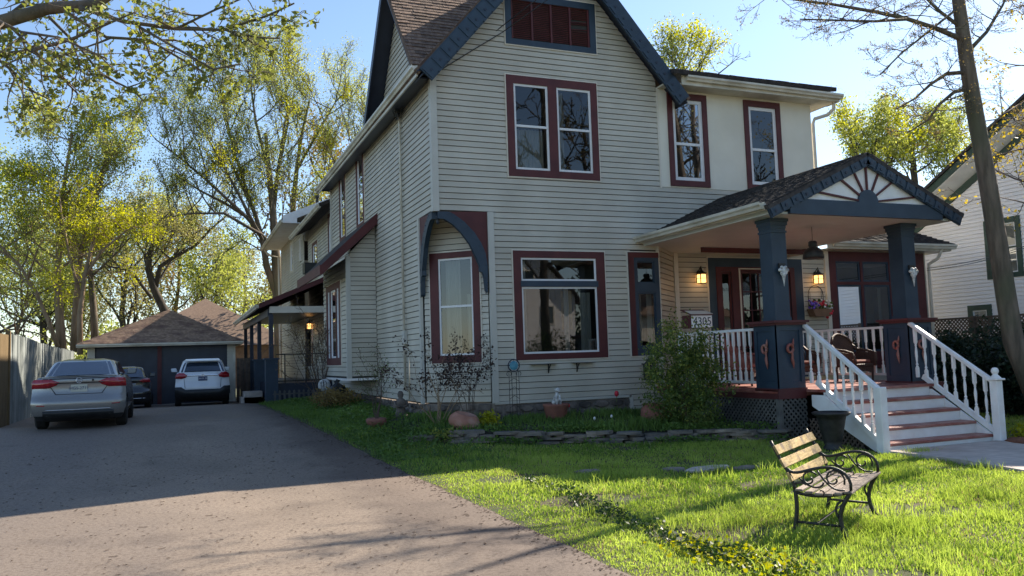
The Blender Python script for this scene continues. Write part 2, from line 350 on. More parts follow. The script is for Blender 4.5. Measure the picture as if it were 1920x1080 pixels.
# asphalt with brown wear, cracks of its own and grit
m, t, b = NM('asphalt'); N = t.nodes.new; L = t.links.new
tc = N('ShaderNodeTexCoord')
def nz(s, d=5, vec=None, st=None):
    n = N('ShaderNodeTexNoise'); n.inputs['Scale'].default_value = s; n.inputs['Detail'].default_value = d
    if st:
        mp = N('ShaderNodeMapping'); mp.inputs['Scale'].default_value = st; L(tc.outputs['Object'], mp.inputs[0]); L(mp.outputs[0], n.inputs[0])
    else: L(tc.outputs['Object'], n.inputs[0])
    return n
def rp(src, *els):
    r = N('ShaderNodeValToRGB'); e = r.color_ramp.elements
    while len(e) < len(els): e.new(.5)
    for q, (p, c) in zip(e, els): q.position = p; q.color = (*c, 1)
    L(src, r.inputs[0]); return r
def mixc(f, a, bb, mode='MIX'):
    x = N('ShaderNodeMix'); x.data_type = 'RGBA'; x.blend_type = mode
    if isinstance(f, float): x.inputs[0].default_value = f
    else: L(f, x.inputs[0])
    L(a, x.inputs[6]); L(bb, x.inputs[7]); return x.outputs[2]
base = rp(nz(.55, 6).outputs[0], (.36, (.212, .168, .130)), (.66, (.275, .220, .170)))
wear = rp(nz(.35, 5, st=(1, .25, 1)).outputs[0], (.42, (0, 0, 0)), (.62, (1, 1, 1))); dark = rp(nz(30).outputs[0], (0, (.178, .145, .122)), (1, (.21, .172, .142)))
c = mixc(wear.outputs[0], base.outputs[0], dark.outputs[0])
grit = rp(nz(110, 3).outputs[0], (.40, (.45, .45, .45)), (.62, (1.25, 1.25, 1.25))); c = mixc(.5, c, grit.outputs[0], 'MULTIPLY')
gr2 = rp(nz(24, 6).outputs[0], (.38, (.55, .50, .48)), (.50, (1, 1, 1))); c = mixc(.6, c, gr2.outputs[0], 'MULTIPLY')
stn = rp(nz(.9, 3).outputs[0], (.60, (1, 1, 1)), (.72, (.74, .73, .74))); c = mixc(.8, c, stn.outputs[0], 'MULTIPLY')
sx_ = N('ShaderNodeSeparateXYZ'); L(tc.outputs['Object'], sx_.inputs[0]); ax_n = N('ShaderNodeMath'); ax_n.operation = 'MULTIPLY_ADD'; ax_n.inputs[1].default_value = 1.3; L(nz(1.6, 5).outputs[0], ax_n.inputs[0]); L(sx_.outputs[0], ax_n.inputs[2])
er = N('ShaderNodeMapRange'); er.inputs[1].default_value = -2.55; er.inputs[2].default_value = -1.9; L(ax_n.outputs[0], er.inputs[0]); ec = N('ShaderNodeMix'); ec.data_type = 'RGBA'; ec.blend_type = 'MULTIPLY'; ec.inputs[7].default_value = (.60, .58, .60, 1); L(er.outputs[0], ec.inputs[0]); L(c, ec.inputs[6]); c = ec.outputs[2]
L(c, b.inputs['Base Color']); b.inputs['Roughness'].default_value = .82; b.inputs['Specular IOR Level'].default_value = .35
bp = N('ShaderNodeBump'); bp.inputs['Strength'].default_value = .35; bp.inputs['Distance'].default_value = .008; L(nz(120, 4).outputs[0], bp.inputs['Height']); L(bp.outputs[0], b.inputs['Normal'])
ASPH = m
def drive_edge(y):
    e = -1.85-.75*smooth01((y+4)/9) if y > -4 else -1.85
    return e+.012*math.sin(y*3.1)+.008*math.sin(y*6.3+1)
ysd = np.concatenate([np.arange(-24, 21.4, .25)]); cols = 14; V = []; F = []
for j, y in enumerate(ysd):
    xe = drive_edge(y)
    for i in range(cols+1):
        x = -9.6+(xe+9.6)*i/cols; V.append((x, y, zg(x, y)+.004 if i < cols else zg(x, y)-.03))
        if i == cols: V[-1] = (xe+.03, y, zg(x, y)-.03)
    V[-2] = (xe, y, zg(xe, y)+.006)
for j in range(len(ysd)-1):
    for i in range(cols): a = j*(cols+1)+i; F.append((a, a+1, a+cols+2, a+cols+1))
np_mesh('driveway', V, F, ASPH, smooth=True, kind='structure')
m = noise_mat('road_asphalt', (.22, .20, .18), (.28, .26, .235), 3, .9, .4, 90)
mb = MB(); mb.box(-90, 110, -34, -26.5, -.3, .003); mb.build('street', m, kind='structure')
mb = MB(); mb.box(-90, 110, -24.6, -22.8, -.3, .012); mb.build('pavement', M['concrete'], kind='structure'); mb = MB(); mb.box(-90, 110, -37, -35.4, -.3, .012); mb.build('pavement', M['concrete'], kind='structure')
mb = MB(); mb.box(-90, -9.7, -26.4, -24.7, -.3, .004); mb.box(-1.7, 110, -26.4, -24.7, -.3, .004); mb.build('verge', noise_mat('verge_turf', (.10, .14, .03), (.16, .20, .05), 3, .95), kind='structure')
mb = MB(); mb.box(-1.8, 60, -22.7, -15.9, -.3, .003); mb.build('front_lawn', noise_mat('front_turf', (.10, .14, .03), (.16, .20, .05), 3, .95), kind='structure')
mb = MB(); mb.poly([(-9.4, 20.6, zg(-8, 20.6)+.012), (-2.5, 20.6, zg(-3, 20.6)+.012), (-2.5, 21.1, zg(-3, 21.1)+.014), (-9.4, 21.1, zg(-8, 21.1)+.014)]); mb.build('concrete_apron', M['concrete'], kind='structure')
# concrete walk from the steps
mb = MB(); mb.prism([(5.75, -5.9, -.16), (8.6, -5.9, -.16), (7.9, -7.4, -.14), (6.3, -9.6, -.10), (4.9, -11.6, -.06), (3.7, -11.0, -.05), (4.9, -9.1, -.07), (5.4, -7.5, -.10)], (0, 0, .075))
mb.build('front_walk', M['concrete'], kind='structure')
mb = MB(); mb.lathe([(1.5, 0), (1.3, .05), (.7, .09), (.01, .10)], (9.4, -6.7, zg(9.4, -6.7)-.01), 20, sy=.7); mb.build('mulch_bed', M['mulch'], smooth=True, kind='structure')
# raised bed behind the stone wall
WALLP = [(-.9, -.7), (-.35, -1.35), (.7, -2.0), (1.9, -2.6), (3.1, -3.2), (4.2, -3.72), (5.1, -4.1)]
def wall_y(x):
    for (xa, ya), (xb, yb) in zip(WALLP, WALLP[1:]):
        if xa <= x <= xb: return ya+(yb-ya)*(x-xa)/(xb-xa)
    return WALLP[0][1] if x < WALLP[0][0] else WALLP[-1][1]
V = []; F = []; nx = 40; ny = 8
for i in range(nx+1):
    x = -.9+6.1*i/nx; y0 = wall_y(x)+.05
    for j in range(ny+1):
        y = y0+(1.2-y0)*j/ny; k = smooth01(j/ny*3+.55 if x > -.6 else j/ny); z = zg(x, y)+.02+.15*k*min(1, (x+.9)/.7)
        V.append((x, y, z+.02*math.sin(x*5+y*4)))
for i in range(nx):
    for j in range(ny): a = i*(ny+1)+j; F.append((a, a+ny+1, a+ny+2, a+1))
np_mesh('flower_bed_soil', V, F, noise_mat('bed_soil', (.02, .018, .012), (.04, .035, .02), 9, .95, .8, 30), smooth=True, kind='structure')
def bedz(x, y):
    if -.9 < x < 5.2 and wall_y(x) < y < 1.3: return zg(x, y)+.02+.15*min(1, (x+.9)/.7)
    return zg(x, y)
# ---------------------------------------------------------------- the house
H = thing('victorian_house', 'taupe clapboard two storey house with oxblood window trim and navy bargeboards', 'house')
def cells(W, mb, u0, u1, z0, z1, holes, d0, d1):
    us = sorted({u0, u1, *[q for h in holes for q in h[:2]]}); zs = sorted({z0, z1, *[q for h in holes for q in h[2:4]]})
    for i in range(len(us)-1):
        for j in range(len(zs)-1):
            cu, cz = (us[i]+us[i+1])/2, (zs[j]+zs[j+1])/2
            if not any(h[0] < cu < h[1] and h[2] < cz < h[3] for h in holes): W.box(mb, us[i], us[i+1], zs[j], zs[j+1], d0, d1)
def window(W, parent, rect, lights, trim, border=True, sash='whitevinyl', sw=.035, glass='glass', curtain=None, depth=.9, d=.045, name='window', dark=False, things=True):
    """rect = outer trim; lights = glazed openings (u0,u1,z0,z1[,sash key]); returns the trim mesh"""
    u0, u1, z0, z1 = rect; mb = MB(); cells(W, mb, u0, u1, z0, z1, [l[:4] for l in lights], -.015, d)
    win = mb.build(name, M[trim], parent)
    if border:
        b = MB(); e = .024; cells(W, b, u0-e, u1+e, z0-e, z1+e, [(u0, u1, z0, z1)], 0, d-.008); b.build('border', M['trimcream'], win)
    s = MB()
    for l in lights:
        k = l[4] if len(l) > 4 else sash; a, b2, c, e2 = l[:4]
        s1 = MB(); cells(W, s1, a, b2, c, e2, [(a+sw, b2-sw, c+sw, e2-sw)], -.01, .022); s1.build('sash', M[k], win)
        g = MB(); g.poly([W.p(a+sw, c+sw, .004), W.p(b2-sw, c+sw, .004), W.p(b2-sw, e2-sw, .004), W.p(a+sw, e2-sw, .004)]); g.build('pane', M[glass], win)
    a, b2 = min(l[0] for l in lights)-.02, max(l[1] for l in lights)+.02; c, e2 = min(l[2] for l in lights)-.02, max(l[3] for l in lights)+.02
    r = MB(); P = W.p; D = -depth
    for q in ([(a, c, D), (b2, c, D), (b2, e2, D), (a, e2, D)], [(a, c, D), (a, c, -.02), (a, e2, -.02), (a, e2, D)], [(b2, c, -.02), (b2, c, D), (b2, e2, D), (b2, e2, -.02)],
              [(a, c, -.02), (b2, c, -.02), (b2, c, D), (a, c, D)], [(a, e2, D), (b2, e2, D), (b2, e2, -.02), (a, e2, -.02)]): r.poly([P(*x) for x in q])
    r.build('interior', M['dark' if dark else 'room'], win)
    for cv in (curtain or []):
        ca, cb, cz0, cz1 = cv[:4]; mk = cv[4] if len(cv) > 4 else 'curtain'; n = max(8, int((cb-ca)/.025)); c1 = MB(); vs = []
        for i in range(n+1):
            u = ca+(cb-ca)*i/n; dd = -.16+.02*math.sin(i*1.9)+.012*math.sin(i*.83)
            vs += [P(u, cz0, dd*1.05), P(u, cz1, dd)]
        c1.add(vs, [(2*i, 2*i+2, 2*i+3, 2*i+1) for i in range(n)]); c1.build('curtain', M[mk], win)
    return win
Wf = Wall((0, 0), (1, 0)); Ws = Wall((0, 0), (0, 1), (-1, 0)); Wc = Wall((0, 1.1), (1.2, -1.1)); CL = math.hypot(1.2, 1.1)
Wr = Wall((5.32, 0), (1.13, 1.1)); CR = math.hypot(1.13, 1.1); Wd = Wall((0, 1.1), (1, 0))
ZB, ZO, ZC = .70, 4.70, 5.45
def gz(z): return (11.0-z)/1.15
# openings
o_pic = (1.86, 3.74, 1.70, 3.74); o_sm = (4.64, 5.26, 1.66, 3.80); o_up = (1.82, 3.74, 5.63, 7.60)
h_front = [(o_pic[0]-.06, o_pic[1]+.06, o_pic[2]-.06, o_pic[3]+.06), (o_sm[0]-.06, 5.31, o_sm[2]-.04, o_sm[3]+.04), (o_up[0]-.06, o_up[1]+.06, o_up[2]-.05, o_up[3]+.05)]
sh = lambda hs, e: [(a+e, b-e, c+e, dd-e) for a, b, c, dd in hs]
mb = MB(); sheet(Wf, mb, 1.2, 5.32, ZB, 4.075, sh(h_front[:2], .05)); sheet(Wf, mb, 1.2, 10, 4.075, ZO, []); sheet(Wf, mb, 0, 10, ZO, ZC, []); sheet(Wf, mb, 0, 5.5, ZC, 7.7, sh(h_front[2:], .04))
mb.poly([Wf.p(.0, 7.7, -.012), Wf.p(5.6, 7.7, -.012), Wf.p(2.85, 11.1, -.012)])
fw = mb.build('front_wall', M['backing'], H)
B = .125
clad(Wf, fw, ZB, 4.075, 1.27, 5.31, h_front[:2], B); clad(Wf, fw, 4.075, ZO, 1.27, 10.0, [], B); clad(Wf, fw, ZO, ZC, .09, 10.0, h_front[2:], B)
clad(Wf, fw, ZC, 7.70, .09, 5.46, h_front[2:], B); clad(Wf, fw, 7.70, 9.70, lambda z: max(.09, 2.85-gz(z)), lambda z: min(5.46, 2.85+gz(z)), [(1.76, 3.86, 8.5, 9.55)], B)
# side wall
sw1, sw2 = (6.64, 7.66, 5.45, 7.62), (9.36, 10.36, 5.45, 7.62)
mb = MB(); sheet(Ws, mb, 1.1, 12, ZB-.02, ZO, []); sheet(Ws, mb, 0, 12, ZO, 7.75, sh([sw1, sw2], .06)); s_wall = mb.build('side_wall', M['backing'], H)
bayh = (5.5, 8.95, 1.30, 5.0)
clad(Ws, s_wall, ZB, ZO, 1.18, 11.9, [bayh], B); clad(Ws, s_wall, ZO, 7.70, .09, 11.9, [sh([sw1], .02)[0], sh([sw2], .02)[0], (5.5, 8.9, 4.6, 5.05)], B)
# side gable
SG = 2.45
mb = MB(); mb.poly([(-.0, SG-2.2, 7.7), (-.0, SG+2.2, 7.7), (-.0, SG, 10.35)]); sg = mb.build('side_gable_wall', M['backing'], H)
clad(Ws, sg, 7.74, 10.24, lambda z: SG-(10.34-z)/1.2, lambda z: SG+(10.34-z)/1.2, [], B)
# chamfers
mb = MB(); sheet(Wc, mb, 0, CL, ZB, ZO, [(.42, 1.22, 1.70, 3.78)]); cw = mb.build('corner_wall', M['backing'], H)
clad(Wc, cw, ZB, ZO, .07, CL-.07, [(.40, 1.26, 1.68, 3.80)], B)
mb = MB(); sheet(Wr, mb, 0, CR, ZB, 4.075, []); rw = mb.build('corner_wall', M['backing'], H); clad(Wr, rw, ZB, 4.075, .05, CR-.06, [], B)
mb = MB(); mb.poly([(0, 0, ZO), (1.25, 0, ZO), (0, 1.15, ZO)]); mb.build('overhang_soffit', M['siding'], H)
# door wall
mb = MB(); sheet(Wd, mb, 6.45, 11.3, .87, 4.2, [(7.6, 10.3, .9, 3.85)]); dw = mb.build('porch_wall', M['backing'], H); clad(Wd, dw, .95, 4.2, 6.5, 11.2, [(7.5, 10.4, .9, 3.95)], B)
# corner posts and band
def post(W, u0, u1, z0, z1, d=.05, nm='corner_post', mat='post'): b = MB(); W.box(b, u0, u1, z0, z1, -.01, d); return b.build(nm, M[mat], H)
b = MB(); b.box(-.045, .095, -.045, .05, ZO-.02, 7.62); b.box(-.045, -.0, .05, .095, ZO-.02, 7.62); b.build('corner_post', M['post'], H)
post(Wf, 1.15, 1.285, ZB-.02, ZO); post(Ws, 1.06, 1.20, ZB-.02, ZO); post(Wf, 5.27, 5.335, ZB-.3, 4.06, .035); post(Ws, 11.88, 12.02, ZB-.02, 7.7)
b = MB(); b.box(6.40, 6.52, 1.0, 1.1, .87, 4.06); b.build('corner_post', M['trimcream'], H); post(Wd, 11.18, 11.30, .87, 4.25, .06, mat='trimcream')
b = MB(); Wf.box(b, 1.2, 4.45, ZB-.05, ZB+.005, -.01, .03); b.build('skirt_board', M['post'], H)
b = MB(); Wf.box(b, 4.45, 5.32, -.05, ZB-.0, -.03, -.008); bsk = b.build('lower_wall', M['backing'], H); clad(Wf, bsk, .075, ZB, 4.5, 5.3, [], B)
post(Wf, 4.40, 4.49, -.1, ZB, .03)
# cream stucco upper wall
cwin = [(5.87, 6.71, 5.62, 7.57), (8.06, 8.90, 5.62, 7.57)]
b = MB(); cells(Wf, b, 5.47, 10.02, ZC, 7.80, sh(cwin, -.0), -.02, .022); st = b.build('stucco_wall', M['stucco'], H)
b = MB(); Wf.box(b, 5.46, 5.50, ZC-.03, 7.7, .0, .034); b.build('edge_strip', M['trimcream'], st)
b = MB(); b.box(9.98, 10.0, .02, 8, 4.0, 7.8); b.build('end_wall', M['stucco'], H)
for (a, b2, c, e) in cwin:
    mid = 6.50
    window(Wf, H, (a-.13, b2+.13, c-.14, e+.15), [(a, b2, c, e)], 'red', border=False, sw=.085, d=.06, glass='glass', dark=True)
    q = MB(); Wf.box(q, a+.08, b2-.08, mid-.03, mid+.03, 0, .03); q.build('meeting_rail', M['whitevinyl'], [o for o in H.children if o.name.startswith('window')][-1])
# foundation stones
rng = random.Random(3)
fb = MB(); fb.box(1.2, 4.45, .01, .2, -.4, ZB-.05); fb.prism([(0, 1.1, -.4), (1.2, 0.0, -.4), (1.3, .3, -.4), (.2, 1.4, -.4)], (0, 0, ZB+.38)); fb.box(.01, .3, 1.1, 12, -.4, ZB-.04)
fo = fb.build('foundation', M['stone'], H)
def stones(W, u0, u1, z0, z1, step=.28):
    z = z0
    while z < z1-.05:
        hh = min(rng.uniform(.13, .22), z1-z); u = u0-rng.random()*.1
        while u < u1:
            ww = rng.uniform(.16, .42); uu = min(u+ww, u1); u_ = max(u, u0)
            if uu-u_ > .06:
                b = MB(); cx, cz = (u_+uu)/2, z+hh/2; k = rng.randint(6, 8); ring = []; ph = rng.random()
                for i in range(k):
                    th = 2*math.pi*(i+ph)/k; ct, st2 = math.cos(th), math.sin(th); q = max(abs(ct), abs(st2)); rr = rng.uniform(.84, .98)
                    ring.append((cx+(uu-u_)/2*ct/q*rr, cz+hh/2*st2/q*rr))
                top = [(cx+(a-cx)*.72, cz+(c-cz)*.72) for a, c in ring]; dd = rng.uniform(.02, .06)
                b.add([W.p(a, c, -.02) for a, c in ring]+[W.p(a, c, dd) for a, c in top], [tuple(range(k, 2*k))]+[(i, (i+1) % k, k+(i+1) % k, k+i) for i in range(k)])
                b.build('stone', M['stone'], fo)
            u += ww
        z += hh
stones(Wf, 1.2, 4.42, .30, ZB-.05); stones(Wc, 0, CL, .33, ZB-.02); stones(Ws, 1.2, 10, .36, ZB-.03)
# ------------------------------------------------ windows of the front
w1 = window(Wf, H, (1.70, 3.90, 1.55, 3.89), [(1.88, 3.69, 3.24, 3.74), (1.88, 3.69, 1.68, 3.11)], 'red', sw=.04, depth=2.2, curtain=[(1.95, 2.05, 1.7, 3.7), (2.95, 3.06, 1.72, 3.1), (3.35, 3.6, 1.72, 3.0)])
b = MB(); Wf.box(b, 1.86, 3.72, 3.11, 3.24, .02, .052); b.build('transom_bar', M['navy'], w1)
b = MB(); Wf.box(b, 2.98, 3.22, 2.2, 3.05, -.35, -.3); b.build('hanging_cloth', M['gold'], w1)
w2 = window(Wf, H, (4.50, 5.30, 1.56, 3.90), [(4.72, 5.18, 3.20, 3.70, 'navy'), (4.72, 5.18, 1.76, 2.98, 'navy')], 'navy', sw=.03, depth=1.2, curtain=[(4.74, 4.9, 1.76, 3.0), (5.05, 5.18, 1.8, 2.98)])
b = MB(); Wf.box(b, 4.50, 4.64, 1.56, 3.90, .045, .06); Wf.box(b, 4.64, 5.30, 3.78, 3.90, .045, .06); b.build('outer_casing', M['red'], w2)
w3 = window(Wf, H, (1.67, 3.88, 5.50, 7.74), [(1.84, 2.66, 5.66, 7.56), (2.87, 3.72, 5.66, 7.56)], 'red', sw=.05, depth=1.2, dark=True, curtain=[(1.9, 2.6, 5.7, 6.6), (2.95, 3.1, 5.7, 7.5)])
b = MB(); Wf.box(b, 1.88, 2.62, 6.60, 6.65, .0, .03); Wf.box(b, 2.92, 3.68, 6.60, 6.65, .0, .03); b.build('meeting_rail', M['whitevinyl'], w3)
w4 = window(Wc, H, (.22, 1.38, 1.54, 3.91), [(.42, 1.22, 1.70, 3.78)], 'red', sw=.04, depth=1.2, curtain=[(.50, .86, 1.75, 3.75), (1.0, 1.14, 1.75, 3.0)])
b = MB(); Wc.box(b, .46, 1.18, 2.72, 2.765, .0, .03); b.build('meeting_rail', M['whitevinyl'], w4)
for a, b2, c, e in (sw1, sw2):
    w5 = window(Ws, H, (a-.02, b2+.02, c-.02, e+.05), [(a+.13, b2-.13, c+.13, e-.1)], 'red', sw=.045, depth=.8, dark=True)
    b = MB(); Ws.box(b, a+.18, b2-.18, 6.5, 6.55, 0, .03); b.build('meeting_rail', M['whitevinyl'], w5)
# louvre
lw = window(Wf, H, (1.70, 3.92, 8.43, 9.60), [(1.84, 3.77, 8.56, 9.45)], 'navy', sw=.01, sash='red', depth=.3, dark=True, name='gable_louvre'); 
for q in list(lw.children):
    if q.name.startswith('pane'): bpy.data.objects.remove(q)
for i in range(5):
    x = 1.855+i*.4675; b = MB(); Wf.box(b, x-.0, x+.045 if 0 < i < 4 else x+.03, 8.57, 9.44, -.01, .03); b.build('stile', M['red'], lw)
for i in range(4):
    for k in range(20):
        if i == 3 and k in (9, 10, 13): continue
        x0 = 1.90+i*.4675; z = 8.60+k*.042; tl = .02 if (i == 3 and k in (8, 11, 12)) else 0; b = MB(); P = Wf.p
        b.hexa([P(x0, z, .012), P(x0+.425, z+tl, .012), P(x0+.425, z+tl+.006, .0), P(x0, z+.006, .0), P(x0, z+.034, -.012), P(x0+.425, z+tl+.034, -.012), P(x0+.425, z+tl+.04, -.02), P(x0, z+.04, -.02)])
        b.build('slat', M['red'], lw)
# ------------------------------------------------ side bay
BX = -.79; Wb = Wall((BX, 0), (0, 1), (-1, 0)); Wn = Wall((0, 5.4), (-1, 0), (0, -1))
bay = MB(); sheet(Wb, bay, 5.4, 9.06, 1.22, 4.35, [(6.36, 8.2, 1.68, 3.70)]); bay.poly([(0, 5.42, 1.22), (BX, 5.42, 1.22), (BX, 5.42, 4.3), (0, 5.42, 5.2)]); bay.box(BX, 0, 5.4, 9.06, 1.18, 1.24)
bo = bay.build('bay', M['backing'], H)
clad(Wb, bo, 1.24, 4.36, 5.48, 9.0, [(6.28, 8.28, 1.62, 3.76)], B); clad(Wn, bo, 1.24, 5.24, .03, lambda z: .72 if z < 4.40 else max(.04, .79*(5.24-z)/.84), [], B)
b = MB(); b.box(BX-.03, BX+.09, 5.37, 5.47, 1.2, 4.4); b.build('corner_post', M['post'], bo)
b = MB(); b.box(BX-.035, 0, 5.36, 9.08, 1.14, 1.2); b.build('sill_board', M['white'], bo)
wb = window(Wb, H, (6.20, 8.40, 1.55, 3.84), [(6.40, 6.78, 1.75, 3.66), (6.88, 7.72, 1.75, 3.66), (7.82, 8.2, 1.75, 3.66)], 'red', depth=.5, sw=.05, curtain=[(6.9, 7.1, 1.8, 3.6)], dark=True)
b = MB(); p0, p1 = np.array((0, 5.12, 5.42)), np.array((-1.50, 5.12, 4.02)); dv = (0, 4.15, 0)
b.prism([p0, p1, p1+(0, 0, .10), p0+(0, 0, .12)], dv); b.build('bay_roof', M['shingledk'], H)
b = MB(); b.prism([p0+(0, -.04, -.16), p1+(0, -.04, -.16), p1+(0, -.04, .11), p0+(0, -.04, .13)], (0, .03, 0)); b.box(-1.54, -1.5, 5.08, 9.3, 3.88, 4.13); b.build('bay_fascia', M['red'], H)
# ------------------------------------------------ roofs
tabm = None
def roof(name, E, a, s, U, Vl, inside, mat, parent, objs=0, expo=.145, tab=.30, thick=.016, rnd=random.Random(5), slab=.10, slabmat=None):
    """shingled plane: E = eave corner, a = unit vector along the eave, s = unit vector up the slope"""
    global tabm
    E, a, s = [np.array(q, float) for q in (E, a, s)]; n = np.cross(a, s); n /= np.linalg.norm(n)
    if n[2] < 0: n = -n
    rows = int(Vl/expo); T = []
    for r in range(rows):
        u = -rnd.random()*tab
        while u < U:
            wd = tab*rnd.choice((.55, .8, 1, 1, 1.15)); u0, u1 = max(0, u), min(U, u+wd)
            if u1-u0 > .04 and inside((u0+u1)/2, (r+.5)*expo): T.append((u0, u1, r*expo, thick*rnd.uniform(.7, 1.5)))
            u += wd
    sl = MB(); sl.prism([E-n*.004, E+a*U-n*.004, E+a*U+s*Vl-n*.004, E+s*Vl-n*.004], -n*slab) if slab else None
    po = sl.build(name, slabmat or mat, parent)
    if tabm is None or tabm.materials[0] != mat:
        tb = MB(); tb.hexa([(0, 0, 0), (1, 0, 0), (1, 1, 0), (0, 1, 0), (0, 0, 1), (1, 0, 1), (1, 1, .12), (0, 1, .12)]); q = tb.build('shingle', mat); tabm = q.data; bpy.data.objects.remove(q)
    T.sort(key=lambda t: np.linalg.norm(E+a*t[0]+s*t[2]-EYE)); off = ploc(po)
    for u0, u1, v, th in T[:objs]:
        o = link('shingle', tabm, po); mt = Matrix.Identity(4); org = E+a*(u0+.004)+s*v-off
        for i in range(3): mt[i][0] = a[i]*(u1-u0-.008); mt[i][1] = s[i]*expo*1.02; mt[i][2] = n[i]*th; mt[i][3] = org[i]
        o.matrix_basis = mt
    if T[objs:]:
        vs = []; fs = []
        for u0, u1, v, th in T[objs:]:
            k = len(vs); p = E+a*u0+s*v; q = E+a*(u1-.006)+s*v; e = s*expo*1.02
            vs += [p, q, q+e, p+e, p+n*th, q+n*th, q+e+n*th*.12, p+e+n*th*.12]; fs += [(k+4, k+5, k+6, k+7), (k, k+1, k+5, k+4), (k+1, k+2, k+6, k+5), (k+3, k, k+4, k+7)]
        np_mesh('shingle_field', vs, fs, mat, po, kind='stuff')
    return po
SL = 1.15; cs = 1/math.hypot(1, SL); Lm = 3.3/cs
roof('main_roof', (-.45, -.4, 7.50), (0, 1, 0), (cs, 0, SL*cs), 12.5, Lm, lambda u, v: u < 1.2 or u > 10.8, M['shingle'], H, expo=.145)
roof('main_roof', (6.15, -.4, 7.50), (0, 1, 0), (-cs, 0, SL*cs), 12.5, Lm, lambda u, v: u < .6, M['shingle'], H)
S2 = 1.2; c2 = 1/math.hypot(1, S2); L2 = 2.35/c2
roof('side_gable_roof', (-.38, SG-2.35, 7.80), (1, 0, 0), (0, c2, S2*c2), 3.0, L2, lambda u, v: u < .2+1.05*v+.6, M['shingle'], H, objs=250)
roof('side_gable_roof', (-.38, SG+2.35, 7.80), (1, 0, 0), (0, -c2, S2*c2), 3.0, L2, lambda u, v: False, M['shingle'], H)
# end caps of the rear of the main block
b = MB(); b.poly([(0, 12.02, 7.6), (5.6, 12.02, 7.6), (2.85, 12.02, 11.0)]); b.box(0, 5.6, 12.0, 12.02, 0, 7.7); b.box(5.58, 5.6, 8, 12, 0, 7.7); b.build('rear_wall', M['siding'], H)
def barge(parent, Y, pe, pa, wd, n, th=.05, blk=None, mat='navy', dots=True):
    """board along a rake of a front gable, with n raised blocks"""
    pe, pa = np.array(pe, float), np.array(pa, float); t = pa-pe; Ln = np.linalg.norm(t); t /= Ln; dn = np.array([t[1], -t[0]]);
    if dn[1] > 0: dn = -dn
    P = lambda a, d, y: (pe[0]+t[0]*a+dn[0]*d, y, pe[1]+t[1]*a+dn[1]*d)
    mb = MB(); mb.prism([P(0, 0, Y), P(Ln, 0, Y), P(Ln-(wd*abs(t[1])/max(.2, abs(t[0]))*0), wd, Y), P(0, wd, Y)], (0, th, 0)); bo_ = mb.build('bargeboard', M[mat], parent)
    pitch = Ln/n; me = None
    for i in range(n):
        a0 = (i+.10)*pitch; a1 = (i+.88)*pitch
        if me is None:
            q = MB(); w0, w1 = wd*.10, wd*1.0; z0 = Y-.018
            q.prism([P(a0, w0, z0), P(a1, w0, z0), P(a1, w1, z0), P(a1-.10*pitch, w1, z0), P(a1-.10*pitch, w1*.9, z0), P(a0+.0*pitch, w1*.9, z0)], (0, .03, 0))
            if dots:
                q.m = 1; q.lathe([(.001, .0), (.032, .0), (.032, .012)], P((a0+a1)/2, wd*.55, z0-.012), 6, (0, 1, 0))
            o = q.build('block', [M[mat], M['navydark']], bo_); me = o.data; base = np.array(P(0, 0, 0))
        else:
            o = link('block', me, bo_); d_ = t*pitch*i; o.location = (d_[0], 0, d_[1])
    return bo_
barge(H, -.46, (-.38, 7.52), (2.85, 11.30), .35, 16); barge(H, -.46, (6.08, 7.52), (2.85, 11.30), .35, 16)
# side gable barge boards (faces the driveway)
for sgn in (-1, 1):
    b = MB(); e0 = np.array((-.42, SG+sgn*2.38, 7.74)); e1 = np.array((-.42, SG, 10.60)); dn = np.array((0, -sgn*.77*0, -.30))
    b.prism([e0, e1, e1+dn, e0+dn], (.04, 0, 0))
    if sgn > 0: b.build('bargeboard', M['navydark'], H)
    b = MB(); e0 = np.array((-.38, SG+sgn*2.3, 7.66)); e1 = np.array((-.38, SG, 10.42)); b.prism([e0, e1, e1+(.38, 0, 0), e0+(.38, 0, 0)], (0, 0, .03)); b.build('soffit', M['navydark'], H)
# soffits of the main roof
b = MB(); b.prism([(-.42, -.42, 7.50), (.02, -.42, 7.62), (.02, -.0, 7.62), (-.42, -.0, 7.5)], (0, 0, -.04)); b.box(-.40, 0.03, 0, 12.1, 7.47, 7.50)
for sg_ in (-1, 1):
    e0 = np.array((2.85+sg_*3.2, -.42, 7.36)); e1 = np.array((2.85, -.42, 11.04)); b.prism([e0, e1, e1+(0, .42, 0), e0+(0, .42, 0)], (0, 0, .03))
b.build('eave_soffit', M['navydark'], H)
def gutter(name, p, q, out, mat='gutter', hgt=.13, wd=.13, parent=None):
    p, q, out = [np.array(x, float) for x in (p, q, out)]; up = np.array((0, 0, 1.)); mb = MB()
    prof = [(0, hgt), (0, 0), (.6*wd, 0), (.72*wd, .35*hgt), (wd, .6*hgt), (wd, hgt), (wd*.9, hgt), (wd*.88, hgt*.86), (.1*wd, hgt*.86)]
    mb.prism([p+out*a+up*c for a, c in prof], q-p); return mb.build(name, M[mat], parent or H)
gutter('gutter', (-.38, -.32, 7.50), (-.38, 12.4, 7.46), (-1, 0, 0))
b = MB(); b.box(-.41, -.375, -.3, 12.3, 7.40, 7.63); b.build('fascia', M['gutter'], H)
gutter('gutter', (6.0, -.45, 7.87), (10.62, -.45, 7.83), (0, -1, 0), hgt=.115)
b = MB(); b.box(5.9, 10.6, -.45, -.42, 7.78, 8.0); b.box(5.5, 10.6, -.42, 0, 7.78, 7.82); b.box(10.0, 10.55, 0, 5.5, 7.78, 7.82); b.box(10.52, 10.56, -.42, 5.5, 7.78, 7.98); b.build('fascia', M['gutter'], H)
c3 = 1/math.hypot(1, .25)
